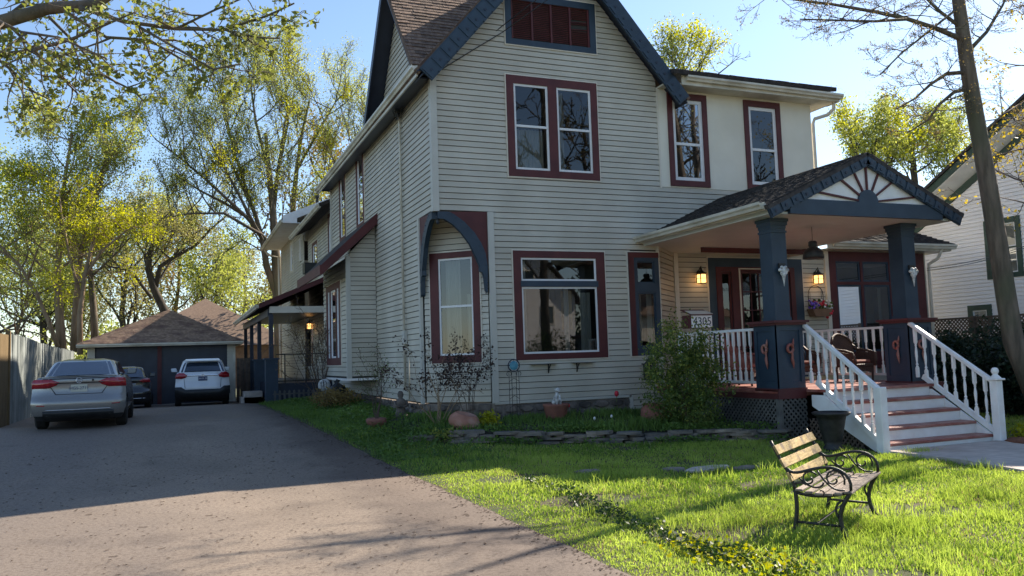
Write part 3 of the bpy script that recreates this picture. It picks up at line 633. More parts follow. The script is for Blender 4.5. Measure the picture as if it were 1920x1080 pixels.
roof('flat_roof', (5.6, -.60, 8.06), (1, 0, 0), (0, c3, .25*c3), 4.78, 3.2/c3, lambda u, v: v < .6, M['shingledk'], H, slab=.075)
b = MB(); b.tube([(10.5, -.35, 7.84), (10.5, -.33, 7.62), (10.42, -.2, 7.5), (10.15, -.02, 7.42), (10.1, .0, 7.3), (10.1, .0, 4.5)], .045, 8); b.build('downpipe', M['trimcream'], H, smooth=True)
# meter pipe on the side wall
b = MB(); b.tube([(-.07, 2.5, 7.45), (-.07, 2.42, 7.2), (-.07, 2.4, .95)], .03, 6); b.tube([(-.07, 2.4, 1.9), (-.07, 2.05, 1.86), (-.07, 2.05, .75)], .018, 5); b.build('service_pipe', M['gutter'], H, smooth=True)
b = MB(); b.box(-.1, -.02, 2.3, 2.5, 2.0, 2.3); b.build('meter_box', M['post'], H)
# ------------------------------------------------ corner brackets
tp = [(820, 397), (915, 397), (913, 549), (910, 545), (903, 514), (899, 500), (893, 490), (880, 458), (865, 437), (845, 418), (826, 411), (820, 412)]
arch_o = [(820, 397), (840, 397), (851, 403), (869, 416), (888, 436), (901, 456), (909, 475), (913, 500), (913, 549), (910, 545), (907, 520), (904, 511), (899, 509), (899, 500), (893, 486), (880, 458), (865, 438), (848, 421), (832, 411), (820, 410)]
A = [(at(x, y, Y=0)[0], at(x, y, Y=0)[2]) for x, y in arch_o]; S_ = [(at(x, y, Y=0)[0], at(x, y, Y=0)[2]) for x, y in [(836, 397), (914, 397), (914, 500), (909, 475), (901, 456), (888, 436), (869, 416), (851, 403)]]
for W, k in ((Wf, 1.0), (Ws, 1.1/1.2)):
    b = MB(); o_ = MB()
    from mathutils.geometry import tessellate_polygon
    def solid(mb, pts, d0, d1):
        q = [Vector((u, z, 0)) for u, z in pts]; tri = tessellate_polygon([q]); n = len(pts)
        mb.add([W.p(u*k, z, d0) for u, z in pts]+[W.p(u*k, z, d1) for u, z in pts], [tuple(t) for t in tri]+[tuple(n+i for i in t) for t in tri]+[(i, (i+1) % n, n+(i+1) % n, n+i) for i in range(n)])
    solid(b, A, -.05, .05); br = b.build('arch_bracket', M['navy'], H); solid(o_, S_, -.02, .015); o_.build('spandrel', M['red'], br)
    dn = MB(); n_ = 13
    for i in range(n_):
        f = i/(n_-1)*6.99; j = int(f)+1; ax = (A[j][0]+(A[j+1][0]-A[j][0])*(f % 1), A[j][1]+(A[j+1][1]-A[j][1])*(f % 1)); cx, cz = .12, 3.0
        ux, uz = ax[0]-.045*(1 if i > 4 else .3), ax[1]-.05*(1 if i < 8 else .4); dn.lathe([(.001, 0), (.012, 0), (.012, .01)], W.p(ux*k, uz, .062), 6, axis=(-W.n[0], -W.n[1], 0))
    dn.build('peg', M['navydark'], br)
b = MB(); b.lathe([(.02, .12), (.045, .10), (.045, .03), (.07, .0), (.07, -.05), (.03, -.10), (.045, -.13), (.02, -.17)], (.09, .09, ZO-.10), 10); b.build('corner_pendant', M['navydark'], H, smooth=True)
# ------------------------------------------------ porch
DK = .87; PX0, PX1 = 5.14, 9.15; YF = -4.1
b = MB(); b.box(PX0, PX1, YF, 1.1, DK-.12, DK-.05); b.build('deck', M['redwood'], H)
dk = [o for o in H.children if o.name.startswith('deck')][-1]
k = 0; y = -4.62
while y < 1.05:
    b = MB(); x0, x1 = (5.74, 8.35) if y < YF-.02 else (PX0-.02, PX1+.02); b.box(x0, x1, y, min(y+.125, 1.08), DK-.05, DK); b.build('deck_board', M['redwood'], dk); y += .13
for bx_ in ((PX0-.03, 5.74, YF-.03, YF, DK-.16, DK), (8.35, PX1+.03, YF-.03, YF, DK-.16, DK), (PX0-.03, PX0, YF, -.05, DK-.16, DK-.06)): b = MB(); b.box(*bx_); b.build('deck_fascia', M['red'], dk)
def lattice(W, u0, u1, z0, z1, name, mat, parent, sp=.075, wd=.032):
    b = MB()
    for sgn, d in ((1, .0), (-1, .010)):
        c = u0-(z1-z0)-sp if sgn > 0 else u0
        while c < u1+(z1-z0)+sp:
            pts = []
            for e in (c, c+wd*1.4):   # line u = e + sgn*(z-z0)
                za, zb_ = z0, z1
                ua, ub = e+sgn*(za-z0)*1.0, e+sgn*(zb_-z0)
                if sgn > 0:
                    if ua < u0: za = z0+(u0-e); ua = u0
                    if ub > u1: zb_ = z0+(u1-e); ub = u1
                else:
                    if ua > u1: za = z0+(e-u1); ua = u1
                    if ub < u0: zb_ = z0+(e-u0); ub = u0
                pts.append((ua, za, ub, zb_))
            if all(p[3] > p[1]+.01 for p in pts):
                p, q = pts; P = W.p
                b.hexa([P(p[0], p[1], d), P(q[0], q[1], d), P(q[2], q[3], d), P(p[2], p[3], d), P(p[0], p[1], d+.009), P(q[0], q[1], d+.009), P(q[2], q[3], d+.009), P(p[2], p[3], d+.009)])
            c += sp*1.414
    return b.build(name, mat, parent, kind='stuff')
Wl = Wall((PX0, 0), (0, 1), (-1, 0)); Wfp = Wall((0, YF), (1, 0))
lattice(Wl, YF, -.2, -.1, DK-.15, 'lattice_skirt', M['latticegrey'], H); lattice(Wfp, PX0, 5.75, -.15, DK-.15, 'lattice_skirt', M['latticegrey'], H)
b = MB(); b.box(PX0-.03, PX0+.06, YF-.02, YF+.07, -.15, DK-.15); b.box(PX0-.012, PX0+.03, YF, -.2, -.1, -.02); b.build('skirt_frame', M['latticegrey'], H)
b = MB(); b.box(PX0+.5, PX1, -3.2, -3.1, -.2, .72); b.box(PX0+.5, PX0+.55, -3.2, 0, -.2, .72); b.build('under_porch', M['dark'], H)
def curl(kf=1):  # the painted scroll on the piers
    return [(.02, .20), (.045, .10), (.01, .16), (-.05, .15), (-.075, .06), (-.05, -.03), (.0, -.06), (.03, -.13), (.02, -.26), (-.02, -.34), (-.045, -.26), (-.03, -.14), (-.05, -.07), (-.09, .0), (-.10, .09), (-.06, .19)]
for cx in (5.45, 8.68):
    cy = YF+.31; pr = MB(); pr.box(cx-.29, cx+.29, cy-.29, cy+.29, DK, 2.05); pier = pr.build('porch_pier', M['navy'], H)
    b = MB()
    for W_ in (Wall((cx-.31, YF), (1, 0)), Wall((cx-.31, YF+.62), (0, -1), (-1, 0))):
        cells(W_, b, 0, .62, DK, 2.05, [(.085, .535, DK+.14, 1.95)], -.02, .0)
    b.build('panel_frame', M['navy'], pier)
    b = MB(); b.box(cx-.36, cx+.36, cy-.36, cy+.36, 2.05, 2.09); b.box(cx-.40, cx+.40, cy-.40, cy+.40, 2.09, 2.135); b.build('pier_cap', M['red'], pier)
    b = MB(); b.box(cx-.33, cx+.33, cy-.33, cy+.33, DK-.02, DK+.03); b.build('pier_base', M['red'], pier)
    for W_ in (Wall((cx-.31, YF), (1, 0)), Wall((cx-.31, YF+.62), (0, -1), (-1, 0))):
        b = MB(); Pw = W_.p
        b.tube([Pw(.30+.062*math.cos(t), 1.62+.072*math.sin(t), .012) for t in np.linspace(0, 6.28, 17)], .027, 6); b.tube([Pw(.35, 1.66, .012), Pw(.375, 1.72, .012), Pw(.385, 1.80, .012)], [.026, .022, .006], 6)
        b.tube([Pw(.335, 1.57, .012), Pw(.345, 1.50, .012), Pw(.335, 1.43, .012), Pw(.352, 1.35, .012), Pw(.36, 1.25, .012)], [.026, .018, .030, .026, .004], 6); b.build('scroll_ornament', M['redwood'], pier, smooth=True)
    cm = MB(); cm.box(cx-.17, cx+.17, cy-.17, cy+.17, 2.135, 3.95); col_ = cm.build('porch_column', M['navy'], H)
    b = MB(); b.box(cx-.185, cx+.185, cy-.185, cy+.185, 2.135, 2.20); b.build('column_base', M['navy'], col_); b = MB(); b.box(cx-.185, cx+.185, cy-.185, cy+.185, 3.78, 3.82); b.build('necking', M['navy'], col_); b = MB()
    for q, (z0, z1) in enumerate(((3.86, 3.92), (3.92, 3.99), (3.99, 4.045))): e = .18+.018*q; b.box(cx-e, cx+e, cy-e, cy+e, z0, z1)
    b.build('capital', M['navydark'] if False else M['navy'], col_)
# ceiling, roof
b = MB(); b.box(4.95, 9.45, -4.40, 0, 4.05, 4.09); b.box(5.34, 10.0, 0, 1.1, 4.05, 4.09); ce = b.build('porch_ceiling', M['porchceil'], H)
b = MB(); b.prism([(4.82, -4.42, 4.16), (4.97, -4.42, 4.05), (5.0, -4.42, 4.09), (4.85, -4.42, 4.2)], (0, 4.4, 0)); b.build('sloped_soffit', M['porchceil'], H); b = MB(); b.prism([(9.6, -4.42, 4.16), (9.43, -4.42, 4.05), (9.4, -4.42, 4.09), (9.57, -4.42, 4.2)], (0, 4.4, 0)); b.build('sloped_soffit', M['porchceil'], H)
b = MB(); b.box(6.5, 10.02, -.03, .0, 3.93, 4.07); b.build('red_beam', M['red'], H)
ps = .4625; pc = 1/math.hypot(1, ps); PL = 2.42/pc
roof('porch_roof', (4.78, -4.52, 4.17), (0, 1, 0), (pc, 0, ps*pc), 4.5, PL, lambda u, v: True, M['shingledk'], H, slab=.07)
roof('porch_roof', (9.62, -4.52, 4.17), (0, 1, 0), (-pc, 0, ps*pc), 4.5, PL, lambda u, v: u < .5, M['shingledk'], H, slab=.07)
barge(H, -4.50, (4.80, 4.13), (7.2, 5.24), .20, 10, .045); barge(H, -4.50, (9.60, 4.13), (7.2, 5.24), .20, 10, .045)
gutter('gutter', (4.80, -4.42, 4.12), (4.80, -.02, 4.12), (-1, 0, 0)); gutter('gutter', (9.60, -4.42, 4.12), (9.60, -.02, 4.12), (1, 0, 0))
b = MB(); b.box(4.80, 4.83, -4.42, 0, 4.10, 4.22); b.build('fascia', M['gutter'], H)
b = MB(); b.prism([(5.25, -4.42, 4.30), (9.15, -4.42, 4.30), (7.2, -4.42, 5.12)], (0, .03, 0)); tri_ = b.build('gable_panel', M['white'], H)
b = MB(); b.box(5.32, 9.08, -4.475, -4.40, 4.05, 4.33); b.build('tie_beam', M['navy'], H)
b = MB(); b.prism([(7.2+.24*math.cos(math.pi*i/12), -4.47, 4.33+.24*math.sin(math.pi*i/12)) for i in range(13)], (0, .05, 0)); b.build('sunburst_hub', M['navy'], tri_)
for th in [R(a_) for a_ in (7, 33, 62, 90, 118, 147, 173)]:
    ct, st_ = math.cos(th), math.sin(th); Lr = min((.82-.0)/(max(.01, st_+ps*abs(ct))), 1.72)
    b = MB(); b.beam((7.2+.22*ct, -4.445, 4.33+.22*st_), (7.2+(Lr-.05)*ct, -4.445, 4.33+(Lr-.05)*st_), .035, .03, up=(0, 1, 0)); b.build('sunburst_ray', M['red'], tri_)
# ------------------------------------------------ steps
YS, RUN, RISE = -4.6, .31, .213
stp = MB(); stp.prism([(8.28, YS+.3, DK-.1), (8.28, YS, DK-.1), (8.28, YS-4*RUN, .0), (8.28, YS-4*RUN, -.2), (8.28, YS+.3, -.2)], (.04, 0, 0)); st2 = MB(); st2.prism([(5.70, YS+.3, DK-.1), (5.70, YS, DK-.1), (5.70, YS-4*RUN, .02), (5.70, YS-4*RUN-.05, -.12), (5.70, YS-4*RUN+.12, -.12), (5.70, YS+.3, DK-.3)], (.04, 0, 0))
steps = stp.build('porch_steps', M['white'], H); st2.build('stringer', M['white'], steps)
for k in range(5):
    z = DK-RISE*k; yk = YS-RUN*k
    b = MB(); b.box(5.745, 8.275, yk+.025, yk+.045, max(z-RISE, -.17), z-.05); b.build('riser', M['white'], steps)
    if k: b = MB(); b.box(5.735, 8.285, yk, yk+RUN+.02, z-.05, z); b.build('tread', M['redwood'], steps, bevel=.008)
lattice(Wall((5.72, 0), (0, 1), (-1, 0)), YS-.9, YS+.4, -.1, .35, 'lattice_skirt', M['lattice'], steps)
balm = None
def baluster(parent, x, y, z0, h, s=1.0, mat='white'):
    global balm
    if balm is None:
        q = MB(); q.box(-.022, .022, -.022, .022, 0, .20)
        q.lathe([(.020, .20), (.023, .215), (.014, .235), (.024, .26), (.016, .28), (.013, .30), (.021, .42), (.023, .50), (.015, .60), (.013, .63), (.022, .645), (.013, .66), (.022, .68), (.021, .70)], n=8); q.box(-.022, .022, -.022, .022, .70, 1.0)
        o = q.build('baluster', M[mat]); balm = o.data; bpy.data.objects.remove(o)
    o = link('baluster', balm, parent); off = ploc(parent); o.location = (x-off[0], y-off[1], z0-off[2]); o.scale = (s, s, h); return o
for sx, xa, xb in ((-1, 5.80, 5.66), (1, 8.40, 8.33)):
    A0 = np.array((xa, YF, 2.04)); A1 = np.array((xb, -5.92, .90)); b = MB(); b.beam(A0, A1, .085, .075); hr = b.build('stair_railing', M['white'], H, bevel=.012)
    B0 = np.array((xa, YF-.25, .98+.02)); B1 = np.array((xb, -5.92, .02)); b = MB(); b.beam(B0, B1, .06, .09); b.build('bottom_rail', M['white'], hr)
    for i in range(8):
        f = (i+.6)/8.6; p = A0+(A1-A0)*f; f2 = (p[1]-B0[1])/(B1[1]-B0[1]); q = B0+(B1-B0)*f2
        if f2 < -.02: q[2] = .98; 
        zb_ = q[2]; baluster(hr, p[0], p[1], zb_, p[2]-zb_-.02, 1.15)
    b = MB(); e = .075; b.box(xb-e, xb+e, -6.0, -5.85, -.2, .95)
    if sx > 0:
        b.box(xb-.11, xb+.11, -6.035, -5.815, .95, .985); b.lathe([(.10, .985), (.06, 1.03), (.035, 1.05), (.065, 1.10), (.055, 1.15), (.03, 1.17), (.001, 1.175)], (xb, -5.925, 0), 14)
    b.build('newel_post', M['white'], hr, bevel=.01)
# porch side rails
def rail(x0, y0, x1, y1, n, zt=2.0, zb=DK+.13):
    b = MB(); b.beam((x0, y0, zt), (x1, y1, zt), .07, .05); r_ = b.build('porch_railing', M['white'], H); b = MB(); b.beam((x0, y0, zb), (x1, y1, zb), .05, .05); b.build('bottom_rail', M['white'], r_)
    for i in range(n): f = (i+.5)/n; baluster(r_, x0+(x1-x0)*f, y0+(y1-y0)*f, zb, zt-zb, 1.0)
rail(5.24, -3.5, 5.24, -.9, 15); rail(9.08, -3.5, 9.08, .9, 20)
b = MB(); b.box(5.19, 5.29, -.95, -.85, DK-.02, 2.05); b.build('rail_post', M['white'], H)
# ------------------------------------------------ door and sunroom
door_l = [(7.80, 8.12, 1.15, 3.60, 'red'), (8.42, 9.30, 1.15, 3.62, 'red'), (9.62, 9.98, 1.15, 3.60, 'red')]
dr = window(Wd, H, (7.44, 10.40, DK, 3.95), door_l, 'navy', sw=.06, depth=1.8, name='front_door', curtain=[(9.1, 9.4, 1.2, 3.5)])
b = MB(); cells(Wd, b, 7.66, 10.12, DK+.03, 3.72, [l[:4] for l in door_l], .045, .07); b.build('door_casing', M['red'], dr)
b = MB()
for i in (1, 2): x = 8.48+.76*i/3; Wd.box(b, x-.014, x+.014, 1.2, 3.56, .0, .025)
for i in (1, 2, 3, 4): z = 1.2+2.36*i/5; Wd.box(b, 8.48, 9.24, z-.014, z+.014, .001, .026)
b.build('muntin', M['red'], dr)
b = MB(); Wd.box(b, 8.34, 8.38, 1.0, 3.66, .07, .085); Wd.box(b, 8.34, 9.4, 3.66, 3.69, .07, .085); b.build('door_edge', M['trimcream'], dr)
# sunroom
cols_ = [11.52, 12.46, 13.50, 14.50]; Lg = []
for i in range(3):
    a, c = cols_[i]+.05, cols_[i+1]-.03; Lg += [(a, c, 3.36, 3.92, 'navy'), (a, c, 1.45, 3.28, 'navy')]
sr = window(Wall((0, 1.12), (1, 0)), H, (11.30, 14.80, 1.0, 4.18), Lg, 'red', sw=.055, depth=1.6, name='sunroom_window', border=False, curtain=[(13.2, 13.28, 1.5, 3.2)])
for k in range(26): b = MB(); b.box(11.98, 12.30, 1.34, 1.365, 1.5+k*.066, 1.5+k*.066+.03); b.build('blind_slat', M['room'] if False else M['post'], sr)
b = MB(); b.box(11.3, 14.85, 1.14, 6, 0, 1.0); b.box(14.8, 14.88, 1.1, 6, 0, 4.2); b.build('sunroom_wall', M['siding'], H)
b = MB(); b.box(11.0, 15.35, .62, 1.2, 4.19, 4.22); b.box(10.9, 15.32, .60, .63, 4.19, 4.36); b.box(15.32, 15.35, .60, 6, 4.19, 4.36); b.build('fascia', M['gutter'], H)
gutter('gutter', (11.05, .60, 4.25), (15.45, .60, 4.24), (0, -1, 0))
roof('sunroom_roof', (10.0, .50, 4.37), (1, 0, 0), (0, .93, .367), 5.4, 3.2, lambda u, v: True, M['shingledk'], H, slab=.04, thick=.03, expo=.2)
b = MB(); b.tube([(14.98, .6, 4.24), (14.98, .75, 4.0), (14.9, 1.0, 3.86), (14.93, 1.04, 3.7), (14.93, 1.04, .2)], .045, 8); b.build('downpipe', M['trimcream'], H, smooth=True)
# ------------------------------------------------ rear wings and side porch
def plainwall(nm, W, u0, u1, z0, z1, holes=(), mat='siding', par=None):
    b = MB(); sheet(W, b, u0, u1, z0, z1, [(h[0], h[1], h[2], h[3]) for h in holes]); o = b.build(nm, M['backing'], par or H); clad(W, o, z0, z1, u0, u1, holes, B, mat=M[mat], joint=True); return o
Wa = Wall((.3, 0), (0, 1), (-1, 0)); Wz = Wall((.12, 0), (0, 1), (-1, 0))
wa = (15.0, 16.4, 5.25, 6.75), (17.0, 17.5, 5.9, 6.9)
plainwall('rear_wing', Wa, 12.0, 19.4, .5, 7.2, [(13.2, 14.2, 5.35, 6.95), (16.9, 18.0, 5.1, 6.4)])
plainwall('rear_wing', Wz, 19.4, 27.5, .5, 7.6, [(20.2, 20.6, 6.1, 7.0), (22.8, 23.6, 5.9, 7.2)])
for W_, r_, tm in ((Wa, (13.1, 14.3, 5.25, 7.05), 'red'), (Wa, (16.8, 18.1, 5.0, 6.5), 'red')):
    window(W_, H, r_, [(r_[0]+.14, r_[1]-.14, r_[2]+.14, r_[3]-.12)], tm, depth=.4, dark=True)
for r_ in ((20.15, 20.65, 6.05, 7.05), (22.75, 23.65, 5.85, 7.25)): window(Wz, H, r_, [(r_[0]+.08, r_[1]-.08, r_[2]+.08, r_[3]-.08)], 'trimcream', border=False, depth=.4, dark=True)
b = MB(); b.box(-.18, .28, 17.2, 17.8, 5.2, 5.62); ac = b.build('air_conditioner', M['plastic'], H)
b = MB(); b.prism([(-.40, 12.05, 6.93), (.3, 12.05, 7.25), (2.6, 12.05, 8.3), (2.6, 12.05, 8.4), (-.42, 12.05, 7.05)], (0, 7.6, 0)); b.build('rear_roof', M['shingledk'], H); gutter('gutter', (-.36, 12.05, 6.90), (-.36, 19.6, 6.85), (-1, 0, 0))
b = MB(); b.prism([(-.75, 19.1, 7.62), (2.9, 19.1, 9.2), (2.9, 19.1, 9.32), (-.75, 19.1, 7.76)], (0, 8.8, 0)); b.build('rear_roof', M['shingledk'], H)
b = MB(); b.prism([(-.78, 19.06, 7.50), (-.2, 19.06, 7.50), (-.2, 19.06, 7.72), (2.9, 19.06, 9.05), (2.9, 19.06, 9.36), (-.78, 19.06, 7.80)], (0, .05, 0)); b.box(-.76, .15, 19.1, 27.9, 7.50, 7.53); b.build('rear_fascia', M['white'], H); gutter('gutter', (-.76, 19.1, 7.52), (-.76, 27.9, 7.45), (-1, 0, 0))
b = MB(); b.prism([(.14, 19.38, 6.8), (2.9, 19.38, 6.8), (2.9, 19.38, 9.1), (.14, 19.38, 7.9)], (0, .04, 0)); b.build('wing_end', M['siding'], H)
b = MB(); b.tube([(-.7, 27.6, 7.5), (-.5, 27.6, 7.2), (0, 27.55, 7.1), (.05, 27.55, .5)], .06, 6); b.build('downpipe', M['trimcream'], H)
b = MB(); b.lathe([(.07, 0), (.07, .9), (.10, .9), (.10, 1.0)], (1.2, 22.5, 8.4), 8); b.build('vent_pipe', M['black'], H)
b = MB(); b.prism([(.3, 12, .3), (.3, 12, 7.2), (5, 12, 7.2), (5, 12, .3)], (0, .1, 0)); b.box(4.9, 5, 12, 27.6, .3, 7.5); b.box(.15, 5, 27.5, 27.6, .3, 7.5); b.build('rear_wall', M['siding'], H)
# side porch
SY0, SY1 = 12.6, 24.0
b = MB(); b.prism([(-2.34, SY0, 3.54), (.3, SY0, 4.66), (.3, SY0, 4.76), (-2.34, SY0, 3.66)], (0, SY1-SY0, 0)); b.build('side_porch_roof', M['shingledk'], H)
b = MB(); b.prism([(-2.36, SY0-.04, 3.50), (-2.36, SY0-.04, 3.67), (.28, SY0-.04, 4.78), (.28, SY0-.04, 4.60)], (0, .04, 0)); b.build('side_porch_fascia', M['red'], H)
gutter('gutter', (-2.34, SY0, 3.52), (-2.34, SY1, 3.46), (-1, 0, 0))
b = MB(); b.box(-2.0, .28, SY0+.1, SY0+.25, 3.36, 3.58); b.build('porch_beam', M['trimcream'], H); b = MB(); b.box(-2.05, -1.9, SY0+.25, SY1-.2, 3.25, 3.5); b.box(-2.0, .2, SY0+.3, SY1, 3.50, 3.53); b.build('side_porch_beam', M['navydark'], H)
for i, y in enumerate((SY0+.2, 17.0, 20.4, 23.6)):
    b = MB(); b.box(-2.02, -1.88, y-.07, y+.07, 1.8, 3.3); pc_ = b.build('side_porch_post', M['navydark'], H); b = MB(); b.box(-2.15, -1.75, y-.2, y+.2, .38, 1.78); b.box(-2.2, -1.7, y-.25, y+.25, 1.78, 1.84); b.build('post_base', M['navy'], pc_)
b = MB(); b.box(-1.95, .3, SY0+.2, SY1, .42, .98); b.build('side_porch_deck', M['navydark'], H)
b = MB(); b.beam((-1.8, SY0+.25, 1.95), (.2, SY0+.25, 1.95), .04, .04); b.beam((-1.8, SY0+.25, 1.05), (.2, SY0+.25, 1.05), .04, .04); rr_ = b.build('side_porch_railing', M['black'], H)
for i in range(3): b = MB(); x = -1.5+i*.7; b.box(x-.02, x+.02, SY0+.24, SY0+.27, .98, 1.95); b.build('rail_bar', M['black'], rr_)
b = MB(); Wa.box(b, 14.2, 15.2, 1.0, 3.1, .0, .05); b.build('side_door', M['red'], H)
b = MB(); Wa.box(b, 18.0, 20.2, 1.4, 3.1, -.02, .05); gd = b.build('side_porch_window', M['trimcream'], H); b = MB(); b.poly([Wa.p(18.1, 1.5, .056), Wa.p(20.1, 1.5, .056), Wa.p(20.1, 3.0, .056), Wa.p(18.1, 3.0, .056)]); b.build('pane', M['glassd'], gd)
for k, (xa, w_, z1) in enumerate(((-2.75, .9, .62), (-2.65, .7, .82))): b = MB(); b.box(xa, -2.02, 15.2, 16.2-.1*k, .2, z1-.15); b.build('side_step', M['concrete'], H)
# ---------------------------------------------------------------- garage
GY = 21.0; gz0 = zg(-5, GY)-.02
G = thing('garage', 'low double garage with brown hip roof and dark navy doors behind the cars', 'garage', (-5.4, GY, gz0))
Wg = Wall((0, GY), (1, 0)); b = MB(); cells(Wg, b, -8.2, -2.60, gz0, 2.66, [(-7.95, -2.88, gz0, 2.56)], -.1, 0); b.box(-8.2, -8.1, GY, 28, gz0, 2.66); b.box(-2.7, -2.6, GY, 28, gz0, 2.66); b.box(-8.2, -2.6, 27.9, 28, gz0, 2.66); gw = b.build('wall', M['siding'], G)
clad(Wg, gw, gz0, 2.60, -8.2, -7.93, [], B, joint=True); clad(Wg, gw, gz0, 2.60, -2.90, -2.60, [], B, joint=True); b = MB(); b.box(-2.66, -2.57, GY-.04, GY+.02, gz0, 2.62); b.build('corner_post', M['gutter'], gw)
for a, c in ((-7.95, -5.62), (-5.46, -2.88)):
    b = MB(); Wg.box(b, a, c, gz0, 2.56, -.14, -.10); d_ = b.build('door', M['navydark'], G)
    for i in range(4):
        for j in range(4): b = MB(); w_ = (c-a)/4; h_ = (2.5-gz0)/4; Wg.box(b, a+w_*i+.06, a+w_*(i+1)-.06, gz0+h_*j+.05, gz0+h_*(j+1)-.05, -.11, -.085); b.build('door_panel', M['navydark'], d_)
b = MB(); Wg.box(b, -5.62, -5.46, gz0, 2.56, -.12, -.02); b.build('centre_post', M['red'], G)
ex0, ex1, ey0, ey1, ez = -8.56, -2.28, GY-.42, 28.4, 2.66; ax_, ay_, az_ = -5.2, 24.9, 4.28
s_ = np.array((0, ay_-ey0, az_-ez)); sl_ = np.linalg.norm(s_)
def hip_in(u, v): f = v/sl_; x = ex0+u; return ex0+(ax_-ex0)*f < x < ex1+(ax_-ex1)*f
b = MB(); b.add([(ex0, ey0, ez), (ex1, ey0, ez), (ex1, ey1, ez), (ex0, ey1, ez), (ax_, ay_, az_), (ax_, ay_+.8, az_)], [(0, 1, 4), (1, 2, 5, 4), (2, 3, 5), (3, 0, 4, 5), (0, 3, 2, 1)]); b.build('roof', M['shingle'], G)
ro = [o for o in G.children if o.name.startswith('roof')][-1]
vs = []; fs = []; rg = random.Random(8)
for r_ in range(int(sl_/.145)):
    f0 = r_*.145/sl_; f1 = f0+.15/sl_; u = ex0-rg.random()*.3
    while u < ex1:
        xa_, xb_ = max(u, ex0+(ax_-ex0)*f0), min(u+.29, ex1+(ax_-ex1)*f0)
        if xb_-xa_ > .05:
            k = len(vs); t_ = rg.uniform(.015, .03); p0 = lambda x, f, t: (x, ey0+(ay_-ey0)*f, ez+(az_-ez)*f+t)
            ya, yb = xa_, xb_; vs += [p0(xa_, f0, t_), p0(xb_, f0, t_), p0(min(xb_, ex1+(ax_-ex1)*f1), f1, .004), p0(max(xa_, ex0+(ax_-ex0)*f1), f1, .004), p0(xa_, f0, 0), p0(xb_, f0, 0)]; fs += [(k, k+1, k+2, k+3), (k+4, k+5, k+1, k)]
        u += .3
np_mesh('shingle_field', vs, fs, M['shingle'], ro, kind='stuff')
b = MB(); b.box(ex0+.02, ex1-.02, ey0-.02, ey0+.06, ez-.14, ez-.01); b.box(ex0, ex0+.05, ey0, ey1, ez-.14, ez-.01); b.box(ex1-.05, ex1, ey0, ey1, ez-.14, ez-.01); b.build('fascia', M['gutter'], G)
gutter('gutter', (ex0, ey0-.02, ez-.13), (ex1, ey0-.02, ez-.13), (0, -1, 0), parent=G, hgt=.11)
# gate
b = MB(); GT = thing('wooden_gate', 'dark board gate between the garage and the side porch', 'gate', (-2.4, 19.5, .1))
for i in range(4): b = MB(); x = -2.62+i*.135; b.box(x, x+.125, 19.5, 19.54, .12, 1.92); b.build('board', M['lattice'], GT)
# ---------------------------------------------------------------- fence on the left
FX = -8.6; FN = thing('board_fence', 'tall weathered grey board fence along the left of the driveway', 'fence', (FX, 13, .3))
rg = random.Random(4); y = 6.3
while y < 20.2:
    z0 = zg(FX, y)-.03; b = MB(); tl = rg.uniform(-.012, .012); hh = 2.56-.01*(y-7)+rg.uniform(-.02, .02)-.06*smooth01((y-9)/3)
    b.hexa([(FX, y, z0), (FX+.022, y, z0), (FX+.022, y+.135, z0), (FX, y+.135, z0), (FX+tl, y, hh), (FX+.022+tl, y, hh), (FX+.022+tl, y+.135, hh), (FX+tl, y+.135, hh)]); b.build('board', M['fence'], FN); y += .142
b = MB()
for z in (.9, 2.1): b.box(FX-.06, FX-.002, 6.2, 20.2, z, z+.09)
b.build('rail', M['fence'], FN)
F2 = thing('board_fence', 'golden brown end panel of fence at the left edge', 'fence', (-8.5, 5, .3))
for i in range(6): b = MB(); y = 5.0+i*.19; b.box(-8.60, -8.57, y, y+.182, .3, 2.52); b.build('board', M['fencegold'], F2)
b = MB(); b.box(-8.64, -8.54, 6.16, 6.27, .3, 2.62); b.build('post', M['fencegold'], F2)
